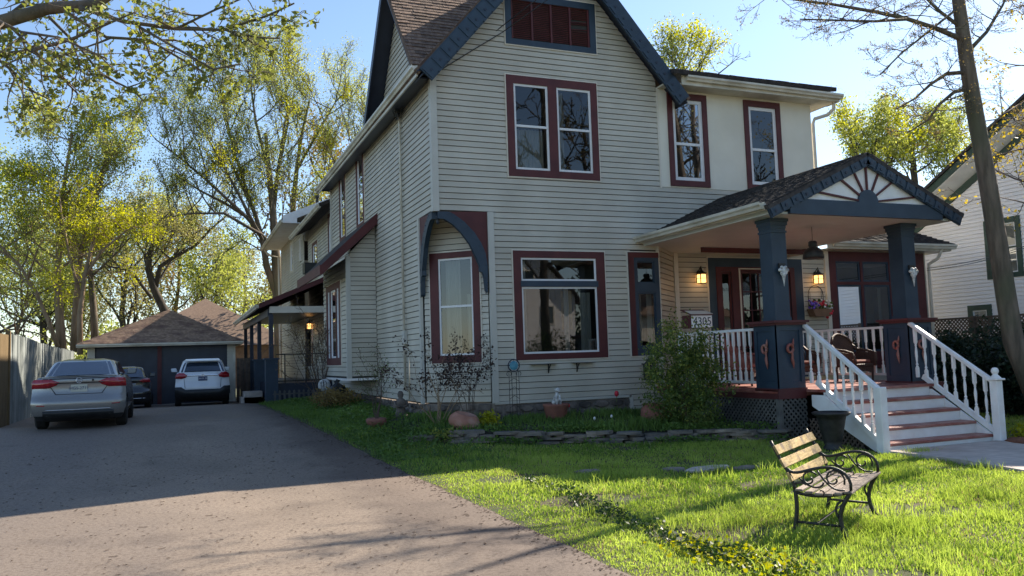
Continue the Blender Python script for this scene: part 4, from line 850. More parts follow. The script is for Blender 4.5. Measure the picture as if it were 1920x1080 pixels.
# ---------------------------------------------------------------- houses behind
def simple_house(nm, label, x0, x1, y0, y1, z0, ze, zr, wall, rf, axis='y', wins=(), over=.5):
    T = thing(nm, label, 'house', ((x0+x1)/2, (y0+y1)/2, z0)); b = MB(); b.box(x0, x1, y0, y1, z0, ze)
    if axis == 'y': mx = (x0+x1)/2; b.poly([(x0, y0, ze), (x1, y0, ze), (mx, y0, zr-.2)]); b.poly([(x0, y1, ze), (x1, y1, ze), (mx, y1, zr-.2)])
    elif axis == 'x': my = (y0+y1)/2; b.poly([(x0, y0, ze), (x0, y1, ze), (x0, my, zr-.2)]); b.poly([(x1, y0, ze), (x1, y1, ze), (x1, my, zr-.2)])
    b.build('wall', wall, T); b = MB(); e = over
    if axis == 'y':
        mx = (x0+x1)/2; k = (zr-ze)/(x1-x0)*2
        for s in (-1, 1): xa = mx+s*((x1-x0)/2+e); b.prism([(xa, y0-e, ze-k*e), (mx, y0-e, zr), (mx, y0-e, zr+.15), (xa, y0-e, ze-k*e+.15)], (0, y1-y0+2*e, 0))
    elif axis == 'x':
        my = (y0+y1)/2; k = (zr-ze)/(y1-y0)*2
        for s in (-1, 1): ya = my+s*((y1-y0)/2+e); b.prism([(x0-e, ya, ze-k*e), (x0-e, my, zr), (x0-e, my, zr+.15), (x0-e, ya, ze-k*e+.15)], (x1-x0+2*e, 0, 0))
    else:
        mx, my = (x0+x1)/2, (y0+y1)/2; b.add([(x0-e, y0-e, ze), (x1+e, y0-e, ze), (x1+e, y1+e, ze), (x0-e, y1+e, ze), (mx, my, zr)], [(0, 1, 4), (1, 2, 4), (2, 3, 4), (3, 0, 4), (3, 2, 1, 0)])
    b.build('roof', rf, T)
    for (W_, a, c, d, e2) in wins:
        q = MB(); cells(W_, q, a, c, d, e2, [(a+.1, c-.1, d+.1, e2-.1)], 0, .05); wn = q.build('window', M['trimcream'], T); q = MB(); q.poly([W_.p(a+.1, d+.1, .02), W_.p(c-.1, d+.1, .02), W_.p(c-.1, e2-.1, .02), W_.p(a+.1, e2-.1, .02)]); q.build('pane', M['carglass'], wn)
    return T
simple_house('far_house', 'house with rust coloured hip roof peeking above the garage', at(385, 560, Y=50)[0]-5.5, at(385, 560, Y=50)[0]+5.5, 44.5, 55.5, 0, 3.0, at(385, 560, Y=50)[2], M['brownhouse'], M['orangeroof'], 'hip')
simple_house('shed', 'low brown shed with flat roof beyond the grey fence', -19.5, -11.5, 27, 31, .2, 2.9, 3.0, M['brownhouse'], M['brownhouse'], 'x', [(Wall((0, 27), (1, 0)), -16, -14.5, 2.0, 2.6)], .3)
# neighbour on the right
NX = 17.5; NB = thing('white_house', 'white clapboard neighbour house with dark green trim on the right', 'house', (NX, 3, 0)); Wn_ = Wall((NX, 0), (0, 1), (-1, 0))
pI = at(1784, 381, X=NX), at(1911, 268, X=NX); kN = (pI[1][2]-pI[0][2])/(pI[0][1]-pI[1][1]); ZI = lambda y: pI[0][2]+kN*(pI[0][1]-y)
yr = -3.2; wN = [(.05, 1.2, 3.45, 5.2), (1.15, 1.95, 1.9, 2.72)]
b = MB(); sheet(Wn_, b, -8, 5.0, -.2, 4.2, sh(wN, .05)[1:]+[(wN[0][0]+.05, wN[0][1]-.05, wN[0][2]+.05, 4.2)]); b.build('wall', M['nbwhite'], NB); nw = NB.children[0]
def hiN(z):
    return min(5.0, pI[0][1]-(z-pI[0][2])/kN-.02)
z = -.2
for i in range(90):
    if z > ZI(yr): break
    mb = MB(); za, zb2 = z, z+.115; cuts = [(h[0]+.03, h[1]-.03) for h in wN if h[2]+.05 < zb2 and h[3]-.05 > za]; cur = max(-8, 2*yr-hiN(z)) if z > 4 else -8
    for c0, c1 in sorted(cuts):
        if c0 > cur: Wn_.board(mb, cur, c0, cur, c0, za, zb2, .022, .004, .006)
        cur = c1
    if hiN(zb2) > cur: Wn_.board(mb, cur, hiN(za), cur, hiN(zb2), za, zb2, .022, .004, .006)
    if mb.v: mb.build('clapboard', M['nbwhite'], nw)
    z += .115
b = MB(); b.poly([(NX+.02, 5, 3.9), (NX+.02, yr*2-5, 3.9), (NX+.02, yr, ZI(yr))]); b.box(NX+.03, NX+9, 4.98, 5.0, -.2, 4); b.build('gable_wall', M['nbwhite'], NB)
for (d0, d1, off, hh, mk, nm) in ((.0, .05, .0, .22, 'green', 'rake_board'), (.55, .62, .42, .26, 'green', 'fascia')):
    b = MB(); ya, yb = 5.8, yr
    for sg_ in (1,):
        b.prism([Wn_.p(ya, ZI(ya)+off-.0, d0), Wn_.p(yb, ZI(yb)+off, d0), Wn_.p(yb, ZI(yb)+off+hh, d0), Wn_.p(ya, ZI(ya)+off+hh, d0)], (-(d1-d0), 0, 0))
    b.build(nm, M[mk], NB)
b = MB(); b.prism([Wn_.p(5.9, ZI(5.9)+.40, .6), Wn_.p(yr, ZI(yr)+.40, .6), Wn_.p(yr, ZI(yr)+.22, 0), Wn_.p(5.9, ZI(5.9)+.22, 0)], (0, 0, .02)); b.build('soffit', M['white'], NB)
b = MB(); b.prism([Wn_.p(5.95, ZI(5.95)+.66, .68), Wn_.p(yr, ZI(yr)+.66, .68), Wn_.p(yr, ZI(yr)+.76, .68), Wn_.p(5.95, ZI(5.95)+.76, .68)], (9, 0, 0)); b.prism([Wn_.p(2*yr-5.95, ZI(5.95)+.66, .68), Wn_.p(yr, ZI(yr)+.66, .68), Wn_.p(yr, ZI(yr)+.76, .68), Wn_.p(2*yr-5.95, ZI(5.95)+.76, .68)], (9, 0, 0)); b.build('roof', M['shingledk'], NB)
for i, r_ in enumerate(wN):
    a, c, d, e2 = r_
    nwin = window(Wn_, NB, (a-.0, c+.0, d, e2), [(a+.16, c-.16, d+.14, (d+e2)/2-.02), (a+.16, c-.16, (d+e2)/2+.02, e2-.16)], 'green', border=False, depth=.5, sash='whitevinyl', curtain=[(a+.2, c-.2, d+.2, e2-.2)])
b = MB(); b.tube([(NX-.06, 3.55, 4.8), (NX-.06, 3.55, .2)], .03, 5); b.build('conduit', M['black'], NB)
b = MB(); Wn_.box(b, -.9, -.0, 6.0, 6.5, 0, .04); lo_ = b.build('gable_vent', M['nbwhite'], NB)
for i in range(6): b = MB(); Wn_.box(b, -.85, -.05, 6.05+i*.07, 6.08+i*.07, .04, .06); b.build('slat', M['concrete'], lo_)
# lattice-topped fence in front of it
LX = 16.2; LF = thing('lattice_fence', 'brown fence with lattice top in front of the white house', 'fence', (LX, 0, 0)); Wlf = Wall((LX, 0), (0, 1), (-1, 0))
for i in range(7):
    y = -8+i*1.75; b = MB(); b.box(LX-.05, LX+.05, y-.05, y+.05, -.1, 2.36); b.build('post', M['lattice'], LF)
    if i < 6:
        lattice(Wlf, y+.05, y+1.70, 1.70, 2.28, 'lattice_panel', M['lattice'], LF, sp=.085, wd=.04)
        for k in range(12): b = MB(); yy = y+.05+k*.138; b.box(LX-.01, LX+.012, yy, yy+.13, 0, 1.64); b.build('board', M['lattice'], LF)
b = MB(); b.box(LX-.035, LX+.035, -8, 2.5, 2.28, 2.34); b.box(LX-.035, LX+.035, -8, 2.5, 1.64, 1.70); b.build('rail', M['lattice'], LF)
# ---------------------------------------------------------------- cars
def text_mesh(s, size, mat, name, parent, loc, rot, depth=.002):
    c = bpy.data.curves.new(name, 'FONT'); c.body = s; c.size = size; c.extrude = depth; c.align_x = 'CENTER'; c.align_y = 'CENTER'; c.resolution_u = 3
    o = bpy.data.objects.new('tmp', c); COL.objects.link(o); bpy.context.view_layer.update()
    me = bpy.data.meshes.new_from_object(o.evaluated_get(bpy.context.evaluated_depsgraph_get())); bpy.data.objects.remove(o); me.materials.clear(); me.materials.append(mat)
    q = link(name, me, parent); q.location = loc; q.rotation_euler = rot; return q
def interp(t, ks, vs): return float(np.interp(t, ks, vs))
def wheel(parent, x, y, r, wd):
    s = 1 if x > 0 else -1
    b = MB(); b.lathe([(r*.62, 0), (r*.9, 0), (r, .03), (r, wd-.03), (r*.9, wd), (r*.62, wd)], (x, y, r), 24, axis=(s, 0, 0)); w_ = b.build('wheel', M['tyre'], parent, smooth=False)
    b = MB(); b.lathe([(r*.62, wd*.2), (r*.64, wd-.01), (r*.60, wd-.01), (r*.56, wd*.55), (.001, wd*.5)], (x, y, r), 20, axis=(s, 0, 0))
    for k in range(5):
        th = k*2*math.pi/5; b.beam((x+s*(wd-.02), y+.03*math.cos(th), r+.03*math.sin(th)), (x+s*(wd-.03), y+r*.6*math.cos(th), r+r*.6*math.sin(th)), .05, .02, up=(1, 0, 0))
    b.build('rim', M['rim'], w_)
def car(name, label, loc, sp, group=None):
    T = thing(name, label, sp['cat'], loc, 0.0, group, local=True); Lc = sp['L']
    Z, Wd_, YR = sp['z'], sp['w'], sp['yr']; n = len(Z); US = [-1, -.96, -.88, -.7, -.4, 0, .4, .7, .88, .96, 1]
    wrap = lambda u: .36*max(0, abs(u)-.62)**2*2.6
    yrear = lambda x, z: interp(z, Z, YR)+wrap(min(1, abs(x)/interp(z, Z, Wd_)))
    def outline_w(i, y):   # narrowing towards the nose, slight tumble
        t = max(0, (y-Lc*.72)/(Lc*.28)); return Wd_[i]*(1-.14*t*t)
    ztop = lambda i, y: Z[i]*(1-sp['hood']*smooth01((y-Lc*.66)/(Lc*.3)) if i > n//2 else 1)
    vs = []; fs = []; mi = []; nu = len(US)
    for i in range(n):
        for u in US: vs.append((Wd_[i]*u, YR[i]+wrap(u), Z[i]))
    for i in range(n-1):
        for k in range(nu-1): a = i*nu+k; fs.append((a, a+1, a+nu+1, a+nu)); mi.append(1 if Z[i+1] <= sp['blackz'] else 0)
    ny = 26; base = len(vs)
    for sd_ in (-1, 1):
        b0 = len(vs)
        for j in range(ny+1):
            for i in range(n):
                ys = YR[i]+wrap(1); y = ys+(Lc-.12-ys)*j/ny; vs.append((sd_*outline_w(i, y), y, ztop(i, y)))
        for j in range(ny):
            for i in range(n-1):
                y = .3+(Lc-.4)*(j+.5)/ny; zz = (Z[i]+Z[i+1])/2; arch = any((y-wy)**2+(zz-sp['r'])**2 < (sp['r']+.06)**2 for wy in sp['wy'])
                if arch: continue
                a = b0+j*n+i; fs.append((a, a+1, a+n+1, a+n)); mi.append(1 if Z[i+1] <= sp['blackz'] else 0)
    # top deck and nose
    b0 = len(vs)
    for j in range(ny+1):
        y = YR[-1]+wrap(1)+(Lc-.12-YR[-1]-wrap(1))*j/ny
        for u in US: yy = y if j else YR[-1]+wrap(u); vs.append((outline_w(n-1, y)*u, yy+(.14*(1-u*u) if j == ny else 0), ztop(n-1, y)+.035*(1-u*u)))
    for j in range(ny):
        for k in range(nu-1): a = b0+j*nu+k; fs.append((a, a+1, a+nu+1, a+nu)); mi.append(0)
    b0 = len(vs)
    for i in range(n):
        y = Lc-.12
        for u in US: vs.append((outline_w(i, y)*u, y+.16*(1-u*u), ztop(i, y)))
    for i in range(n-1):
        for k in range(nu-1): a = b0+i*nu+k; fs.append((a, a+1, a+nu+1, a+nu)); mi.append(0)
    mb = MB(); mb.v = vs; mb.f = fs; mb.mi = mi; body = mb.build('body', [M[sp['paint']], M['plastic']], T, smooth=True)
    b = MB(); b.box(-Wd_[0]+.1, Wd_[0]-.1, .3, Lc-.3, .17, .24); b.box(-Wd_[2]+.22, Wd_[2]-.22, .25, Lc-.3, .2, .55); b.build('underbody', M['dark'], T)
    # cabin
    (r0, r1), (t0, t1), zb_, zt_, wb_, wt_ = sp['cab']; q = sp['crown']
    def rect(y0, y1, w_, z, k=7):
        pts = []
        for (cx, cy, a0) in ((w_, y0, -90), (w_, y1, 0), (-w_, y1, 90), (-w_, y0, 180)):
            for i in range(4):
                th = R(a0+30*i); rr = .14; ox = cx-rr*(1 if cx > 0 else -1); oy = cy+rr*(1 if cy == y0 else -1); pts.append((ox+rr*math.cos(th), oy+rr*math.sin(th), z))
        return pts
    lv = [rect(r0, r1, wb_, zb_), rect(r0+(t0-r0)*.5, r1+(t1-r1)*.5, wb_+(wt_-wb_)*.42, zb_+(zt_-zb_)*.5), rect(r0+(t0-r0)*.88, r1+(t1-r1)*.88, wt_+.03, zb_+(zt_-zb_)*.88), rect(t0, t1, wt_-.02, zt_-.015), rect(t0+.25, t1-.25, wt_-.2, zt_+q)]
    b = MB(); k = 16; b.add([p for l in lv for p in l], [(i*k+j, i*k+(j+1) % k, (i+1)*k+(j+1) % k, (i+1)*k+j) for i in range(4) for j in range(k)]+[tuple(range(4*k, 5*k))]); b.build('roof', M[sp['paint']], T, smooth=True)
    e = .012; f = lambda fr, wid: None
    z0w, z1w = sp['glassz']; fr0 = (z0w-zb_)/(zt_-zb_); fr1 = (z1w-zb_)/(zt_-zb_); yy = lambda fr: r0+(t0-r0)*fr; ww = lambda fr: wb_+(wt_-wb_)*min(1, fr*.95)
    rows = []
    for i in range(5):
        fr = fr0+(fr1-fr0)*i/4; wq = (ww(fr)-sp['pil'])*(1 if i < 4 else .97); yv = yy(fr) if fr < .5 else yy(fr)
        rows.append([(wq*u, yv-e-.004+.10*max(0, abs(u)-.5)**2, z0w+(z1w-z0w)*i/4) for u in (-1, -.6, 0, .6, 1)])
    b = MB(); b.add([p for r_ in rows for p in r_], [(i*5+j, i*5+j+1, i*5+j+6, i*5+j+5) for i in range(4) for j in range(4)]); b.build('rear_window', M['carglass'], T, smooth=True)
    for s in (-1, 1):
        b = MB(); ya, yb = r0+.30, r1-.45; yc, yd = t0+.22, t1-.12; b.prism([(s*(wb_+e), ya, z0w), (s*(wb_+e), yb, z0w), (s*(wt_+.035+e), yd, z1w), (s*(wt_+.035+e), yc, z1w)], (s*.004, 0, 0)); b.build('side_window', M['carglass'], T)
        b = MB(); b.prism([(s*(wb_+.03), sp['my'], zb_+.02), (s*(wb_+.25), sp['my']-.02, zb_+.03), (s*(wb_+.27), sp['my']-.02, zb_+.16), (s*(wb_+.08), sp['my'], zb_+.17)], (0, .10, 0)); b.build('mirror', M[sp['mirror']], T, bevel=.02)
        for wy in sp['wy']: wheel(T, s*(Wd_[2]-.22), wy, sp['r'], .225)
    b = MB(); b.prism([(-wb_+.1, r1-.02, zb_), (wb_-.1, r1-.02, zb_), (wt_-.1, t1+.02, z1w), (-wt_+.1, t1+.02, z1w)], (0, .03, 0)); b.build('windscreen', M['carglass'], T)
    def patch(nm, pts, mk, th=.02, par=T, off=.006):
        # polygon on the rear face, cut into vertical strips
        mb = MB(); xs_ = sorted({p[0] for p in pts}); xs_ = sorted(set(list(np.linspace(xs_[0], xs_[-1], 9))+xs_))
        def ext(x):
            zs = []
            for (xa, za), (xb, zb2) in zip(pts, pts[1:]+pts[:1]):
                if abs(xa-xb) < 1e-6:
                    if abs(x-xa) < 1e-6: zs += [za, zb2]
                elif min(xa, xb)-1e-6 <= x <= max(xa, xb)+1e-6: zs.append(za+(zb2-za)*(x-xa)/(xb-xa))
            return min(zs), max(zs)
        V_ = []
        for x in xs_:
            lo, hi = ext(x); V_ += [(x, yrear(x, z)-off, z) for z in (lo, lo+(hi-lo)*.5, hi)]
        nn = len(xs_); V_ += [(x, y+th, z) for x, y, z in V_]; F_ = []
        for i in range(nn-1):
            for j in range(2): a = i*3+j; F_ += [(a, a+1, a+4, a+3), (a+3*nn, a+3*nn+3, a+3*nn+4, a+3*nn+1)]
            F_ += [(i*3, i*3+3, (i+1)*3+3*nn, i*3+3*nn), (i*3+2, i*3+2+3*nn, i*3+5+3*nn, i*3+5)]
        mb.add(V_, F_); return mb.build(nm, M[mk], par, smooth=True)
    sp['detail'](T, patch, yrear, body)
    return T
def plate(T, yrear, z, txt, sheet_, letters, w_=.305, h_=.152):
    y = yrear(0, z)-.022; b = MB(); b.box(-w_/2, w_/2, y, y+.02, z-h_/2, z+h_/2); p = b.build('number_plate', M[sheet_], T); text_mesh(txt, .085, M[letters], 'plate_lettering', p, (0, y-.003, z), (R(90), 0, 0)); return p
def sedan_d(T, patch, yrear, body):
    for s in (-1, 1):
        patch('tail_light', [(s*.36, .98), (s*.52, 1.045), (s*.84, 1.05), (s*.88, 1.0), (s*.885, .86), (s*.56, .865), (s*.42, .92)], 'taillight')
        patch('boot_seam', [(s*.52, .885), (s*.535, .885), (s*.44, .735), (s*.42, .735)], 'dark', .01)
        patch('reflector', [(s*.62, .50), (s*.78, .51), (s*.78, .53), (s*.62, .52)], 'taillight', .01)
    patch('boot_edge', [(-.45, .955), (.45, .955), (.45, .972), (-.45, .972)], 'dark', .02, off=.012); patch('boot_seam', [(-.43, .73), (.43, .73), (.43, .738), (-.43, .738)], 'dark', .01)
    b = MB(); b.prism([(x, .12+.25*abs(x)**3, 1.085-.03*abs(x)) for x in np.linspace(-.70, .70, 9)]+[(x, .17+.25*abs(x)**3, 1.10-.03*abs(x)) for x in np.linspace(.70, -.70, 9)], (0, -.03, .022)); b.build('boot_lip', M['silver'], T, smooth=True)
    patch('lip_shadow_gap', [(-.68, 1.045), (.68, 1.045), (.66, 1.06), (-.66, 1.06)], 'dark', .01)
    patch('chrome_strip', [(-.60, .405), (.60, .405), (.60, .42), (-.60, .42)], 'chrome', .012); patch('lower_valance', [(-.66, .22), (.66, .22), (.66, .395), (-.66, .395)], 'plastic', .03, off=.01)
    plate(T, yrear, .85, 'HGS-2711', 'plateyellow', 'plateblue')
    y = yrear(0, 1.01)-.012; b = MB(); n = 20; r_ = .055
    ring = [(r_*math.cos(2*math.pi*i/n), y, 1.012+r_*math.sin(2*math.pi*i/n)) for i in range(n+1)]; b.tube(ring, .0065, 5)
    for pts in ([(-.034, .038), (-.003, -.0)], [(.034, .038), (.003, .0)], [(-.047, .018), (-.024, -.042)], [(-.024, -.042), (0, -.004)], [(0, -.004), (.024, -.042)], [(.024, -.042), (.047, .018)]): b.tube([(x, y, 1.012+z) for x, z in pts], .005, 4)
    b.build('emblem', M['chrome'], T, smooth=True)
    b = MB(); b.lathe([(.001, 0), (.022, 0), (.022, .01)], (.26, y+.0, 1.01), 10, axis=(0, 1, 0)); b.build('lock_cover', M['dark'], T)
    b = MB(); b.prism([(-.02, 1.25, 1.46), (.02, 1.25, 1.46), (.012, 1.28, 1.52), (-.012, 1.28, 1.52)], (0, .05, 0)); b.build('antenna', M['plastic'], T)
SEDAN = dict(cat='car', L=4.6, paint='silver', mirror='silver', z=[.20, .30, .42, .52, .58, .62, .67, .72, .85, .97, 1.05, 1.085], w=[.78, .84, .875, .885, .888, .888, .886, .884, .876, .85, .80, .76], yr=[.16, .05, .01, .0, .0, .02, .07, .10, .13, .11, .10, .13],
             hood=.17, blackz=.31, r=.32, wy=(.92, 3.62), cab=((.50, 3.45), (1.20, 2.65), 1.07, 1.44, .72, .56), crown=.03, glassz=(1.12, 1.40), pil=.06, my=3.0, detail=sedan_d)
car('parked_sedan', 'silver four door sedan parked nearest beside the grey fence', (-6.82, 3.15, zg(-6.8, 3.8)+.005), SEDAN, 'cars parked in the driveway')
def suv_d(T, patch, yrear, body):
    for s in (-1, 1):
        patch('tail_light', [(s*.52, 1.10), (s*.62, 1.19), (s*.80, 1.21), (s*.90, 1.14), (s*.915, 1.0), (s*.70, .99), (s*.56, 1.03)], 'taillight', .05, off=.03)
        patch('fender_seam', [(s*.62, .97), (s*.63, .97), (s*.60, .66), (s*.585, .66)], 'dark', .01)
    patch('chrome_strip', [(-.50, 1.075), (.50, 1.075), (.50, 1.12), (-.50, 1.12)], 'chrome' if T['label'].startswith('white') else 'plastic', .02, off=.015)
    patch('rear_bumper', [(-.93, .42), (-.93, .70), (-.72, .70), (-.58, .60), (.58, .60), (.72, .70), (.93, .70), (.93, .42), (.7, .24), (-.7, .24)], 'plastic', .05, off=.03)
    plate(T, yrear, .98, 'CBKM 284', 'plateblue', 'flwhite')
    b = MB(); y = yrear(0, 1.1)-.02; b.tube([(.05*math.cos(t), y, 1.10+.033*math.sin(t)) for t in np.linspace(0, 6.28, 17)], .006, 5); b.tube([(.018*math.cos(t), y, 1.10+.033*math.sin(t)) for t in np.linspace(0, 6.28, 13)], .005, 4); b.build('emblem', M['chrome'], T)
    b = MB(); b.prism([(-.60, .18, 1.60), (.60, .18, 1.60), (.56, .42, 1.66), (-.56, .42, 1.66)], (0, 0, .03)); b.build('roof_spoiler', M[T['paint']] if 'paint' in T else M['carwhite'], T)
SUV = dict(cat='car', L=4.5, paint='carwhite', mirror='carwhite', z=[.24, .36, .50, .60, .70, .78, .90, 1.02, 1.14, 1.22], w=[.84, .90, .925, .925, .925, .915, .905, .90, .88, .84], yr=[.14, .05, .02, .0, .0, .03, .05, .06, .07, .09],
           hood=.14, blackz=.62, r=.35, wy=(.85, 3.5), cab=((.10, 3.35), (.42, 2.7), 1.20, 1.66, .80, .63), crown=.03, glassz=(1.22, 1.56), pil=.06, my=2.7, detail=suv_d)
car('parked_suv', 'white compact sport utility vehicle parked in front of the garage door', (-4.03, 15.6, zg(-4, 16.4)+.005), SUV, 'cars parked in the driveway')
def dark_d(T, patch, yrear, body):
    for s in (-1, 1): patch('tail_light', [(s*.50, .98), (s*.60, 1.05), (s*.84, 1.06), (s*.86, .93), (s*.62, .92)], 'taillight', .03, off=.015)
    patch('chrome_strip', [(-.4, .86), (.4, .86), (.4, .885), (-.4, .885)], 'chrome', .01); patch('lower_chrome', [(-.7, .36), (.7, .36), (.7, .38), (-.7, .38)], 'chrome', .01); plate(T, yrear, .74, 'BTRW 519', 'plateyellow', 'plateblue')
DARK = dict(SEDAN); DARK.update(paint='carblack', mirror='carblack', detail=dark_d, L=4.3, cab=((.18, 3.2), (.75, 2.5), 1.07, 1.47, .72, .57), my=2.75)
car('parked_hatchback', 'black car half hidden behind the silver sedan', (-6.63, 15.9, zg(-6.6, 16.6)+.005), DARK, 'cars parked in the driveway')
# ---------------------------------------------------------------- bench
BN = thing('garden_bench', 'old park bench with scrolled black iron ends and weathered slats on the lawn', 'bench', (.08, -10.33, zg(0, -10)-.03), math.atan2(.563, .826))
def spiral(cy, cz, r0, turns, a0, sg, n=14): return [((cy+(r0*(1-.80*i/n))*math.cos(a0+sg*turns*2*math.pi*i/n)), cz+(r0*(1-.80*i/n))*math.sin(a0+sg*turns*2*math.pi*i/n)) for i in range(n+1)]
def bez(pts, n=10):
    out = []
    for t in np.linspace(0, 1, n+1):
        q = [np.array(p, float) for p in pts]
        while len(q) > 1: q = [q[i]*(1-t)+q[i+1]*t for i in range(len(q)-1)]
        out.append(tuple(q[0]))
    return out
def bench_end(x):
    b = MB(); T2 = lambda path, r, n=6: b.tube([(x, p[0], p[1]) for p in path], r, n)
    T2(bez([(.045, 0), (-.01, .16), (-.02, .30), (.0, .42)]), [.019]*11); T2(bez([(.0, .42), (.0, .52), (.07, .60), (.13, .70), (.19, .84)]), [.016]*11)
    T2(bez([(-.44, 0), (-.36, .10), (-.33, .26), (-.42, .34), (-.46, .42)]), [.019]*11); T2(bez([(-.44, 0), (-.48, .02), (-.50, .0), (-.52, -.01)], 4), .016)
    T2(bez([(-.01, .40), (-.16, .36), (-.32, .38), (-.47, .43)]), .015); T2(bez([(-.36, .20), (-.30, .30), (-.40, .36)]), .010)
    T2(bez([(.055, .60), (-.0, .53), (-.10, .58), (-.22, .66), (-.36, .68), (-.50, .60), (-.47, .44)], 16), .014)
    T2(spiral(-.13, .52, .075, 1.1, 2.6, -1), .009, 5); T2(spiral(-.335, .53, .095, 1.15, 3.6, -1), .009, 5); T2(bez([(-.04, .53), (-.14, .42), (-.24, .44), (-.25, .50)]), .009, 5)
    T2(bez([(-.20, .60), (-.26, .50), (-.32, .42), (-.42, .44)]), .009, 5); T2(bez([(.0, .47), (-.06, .50), (-.10, .47)], 5), .008, 5); T2(spiral(-.23, .40, .03, .8, 1, 1, 8), .007, 5)
    T2([(.0, .145), (-.36, .135)], .012)
    b.m = 0; return b.build('end_frame', M['black'], BN, smooth=True)
BL = 1.24
for x in (0.02, BL): bench_end(x)
bk = [(.03, .52), (.085, .625), (.135, .73)]
for i, s in enumerate(((.052, .535), (.107, .65), (.155, .765))):
    b = MB(); tv = np.array((.052, .098)); tv = tv/np.linalg.norm(tv)*.043; nn_ = np.array((-tv[1], tv[0])); nn_ = nn_/np.linalg.norm(nn_)*.010; c = np.array(s)+(-.022, .0)
    q = [c-tv-nn_, c+tv-nn_, c+tv+nn_, c-tv+nn_]; b.prism([(-.03, p[0], p[1]) for p in q], (BL+.08, 0, 0)); b.build('back_slat', M['wood'], BN, bevel=.004)
for i in range(6):
    y = -.045-.082*i; z = .425-.035*math.sin(math.pi*(i+.5)/6); b = MB(); b.box(-.03, BL+.05, y-.033, y+.033, z, z+.02); b.build('seat_slat', M['woodgrey'], BN, bevel=.004)
b = MB(); b.tube([(.02, -.17, .14), (BL, -.17, .14)], .009, 6); b.build('stretcher', M['black'], BN)
# ---------------------------------------------------------------- pots and garden things
def pot(name, label, cat, loc, prof, mat, tilt=None, extra=None, rz=0, sx=1):
    T = thing(name, label, cat, loc, rz, local=True)
    if tilt: T.rotation_euler = tilt
    b = MB(); b.lathe(prof, n=24, sx=sx); b.build('bowl', M[mat], T, smooth=True); b = MB(); r = prof[-1][0]; b.lathe([(.001, prof[-1][1]-.03), (r*.98, prof[-1][1]-.035)], n=20, sx=sx); b.build('soil', M['mulch'] if mat != 'x' else M['dark'], T); return T
bowl = lambda r, h: [(r*.62, 0), (r*.86, h*.18), (r, h*.45), (r*.97, h*.72), (r*.84, h*.93), (r*.88, h*.96), (r*.88, h), (r*.80, h), (r*.78, h*.94)]
q = at(868, 818, Y=-1.0)
pot('terracotta_bowl', 'sunlit terracotta bowl lying tipped beside the end of the stone edging', 'pot', (q[0], -1.0, bedz(q[0], -1.0)-.02), [(.21, 0), (.28, .05), (.31, .12), (.30, .20), (.22, .29), (.20, .30), (.18, .29), (.16, .20)], 'terracotta', (R(10), R(12), 0))
q = at(1235, 806, Y=-2.0); pot('terracotta_pot', 'large round terracotta pot beside the leafy green shrub', 'pot', (q[0], -2.0, bedz(q[0], -2.0)-.03), bowl(.34, .42), 'terradark')
q = at(1043, 786, Y=-.7); pz = bedz(q[0], -.7)+.0; pot('low_planter', 'low brown planter against the stone foundation', 'planter', (q[0], -.7, pz), [(.18, 0), (.22, .05), (.25, .25), (.27, .28), (.27, .32), (.24, .32), (.23, .28)], 'terradark')
DG = thing('dog_statue', 'small white spotted dog statue sitting on the low brown planter', 'statue', (q[0]+.02, -.72, pz+.30)); D0 = np.array(DG.location); b = MB()
b.ball(D0+(0, .02, .10), .085, sz=1.15, sx=.8); b.ball(D0+(0, -.02, .20), .055, sz=1.3, sx=.8); b.ball(D0+(0, -.05, .30), .052, sz=.9); b.ball(D0+(.0, -.10, .285), .026, 8, 5)
for s in (-1, 1): b.tube([D0+(s*.035, -.06, .2), D0+(s*.04, -.075, .08), D0+(s*.04, -.09, .0)], [.024, .018, .022], 6); b.ball(D0+(s*.05, -.035, .30), .02, 6, 4, sz=1.8); b.ball(D0+(s*.07, .01, .05), .045, 8, 5, sz=1.1)
b.build('figure', M['ceramic'], DG, smooth=True)
U0 = (5.15, -5.35, zg(5.15, -5.35)-.02); pot('black_urn', 'tall black urn planter standing left of the porch steps', 'urn', U0, [(.17, 0), (.18, .05), (.13, .09), (.15, .16), (.19, .35), (.22, .50), (.235, .56), (.30, .60), (.31, .63), (.28, .64), (.27, .61)], 'black')
q = at(706, 792, Y=.9); pot('low_bowl', 'low brown clay bowl under the bare shrub by the side wall', 'pot', (q[0], .9, zg(q[0], .9)), [(.12, 0), (.2, .06), (.22, .14), (.19, .18), (.16, .17)], 'terradark')
q = at(752, 790, Y=1.6); ST = thing('stone_figurine', 'weathered stone garden figurine standing against the side foundation', 'statue', (q[0], 1.6, zg(q[0], 1.6)+.05)); D0 = np.array(ST.location); b = MB()
b.lathe([(.14, 0), (.15, .06), (.11, .14), (.10, .22), (.13, .32), (.09, .40), (.045, .43), (.065, .47), (.07, .52), (.045, .57), (.01, .59)], D0, 12, sy=.7)
for s in (-1, 1): b.tube([D0+(s*.12, 0, .37), D0+(s*.14, -.05, .27), D0+(s*.03, -.11, .24)], [.035, .03, .025], 6)
b.build('figure', M['stone'], ST, smooth=True)
q = at(608, 722, Y=6.3); OR = thing('white_ornament', 'white openwork garden ball near the side bay', 'ornament', (q[0], 6.3, q[2])); D0 = np.array(OR.location); b = MB()
for k in range(6):
    th = math.pi*k/6; b.tube([D0+np.array((.15*math.cos(t)*math.cos(th), .15*math.cos(t)*math.sin(th), .15*math.sin(t))) for t in np.linspace(0, 6.28, 15)], .018, 5)
b.tube([D0+(0, 0, -.15), D0+(0, 0, -(q[2]-zg(q[0], 6.3))-.02)], .03, 6); b.build('ball', M['ceramic'], OR, smooth=True)
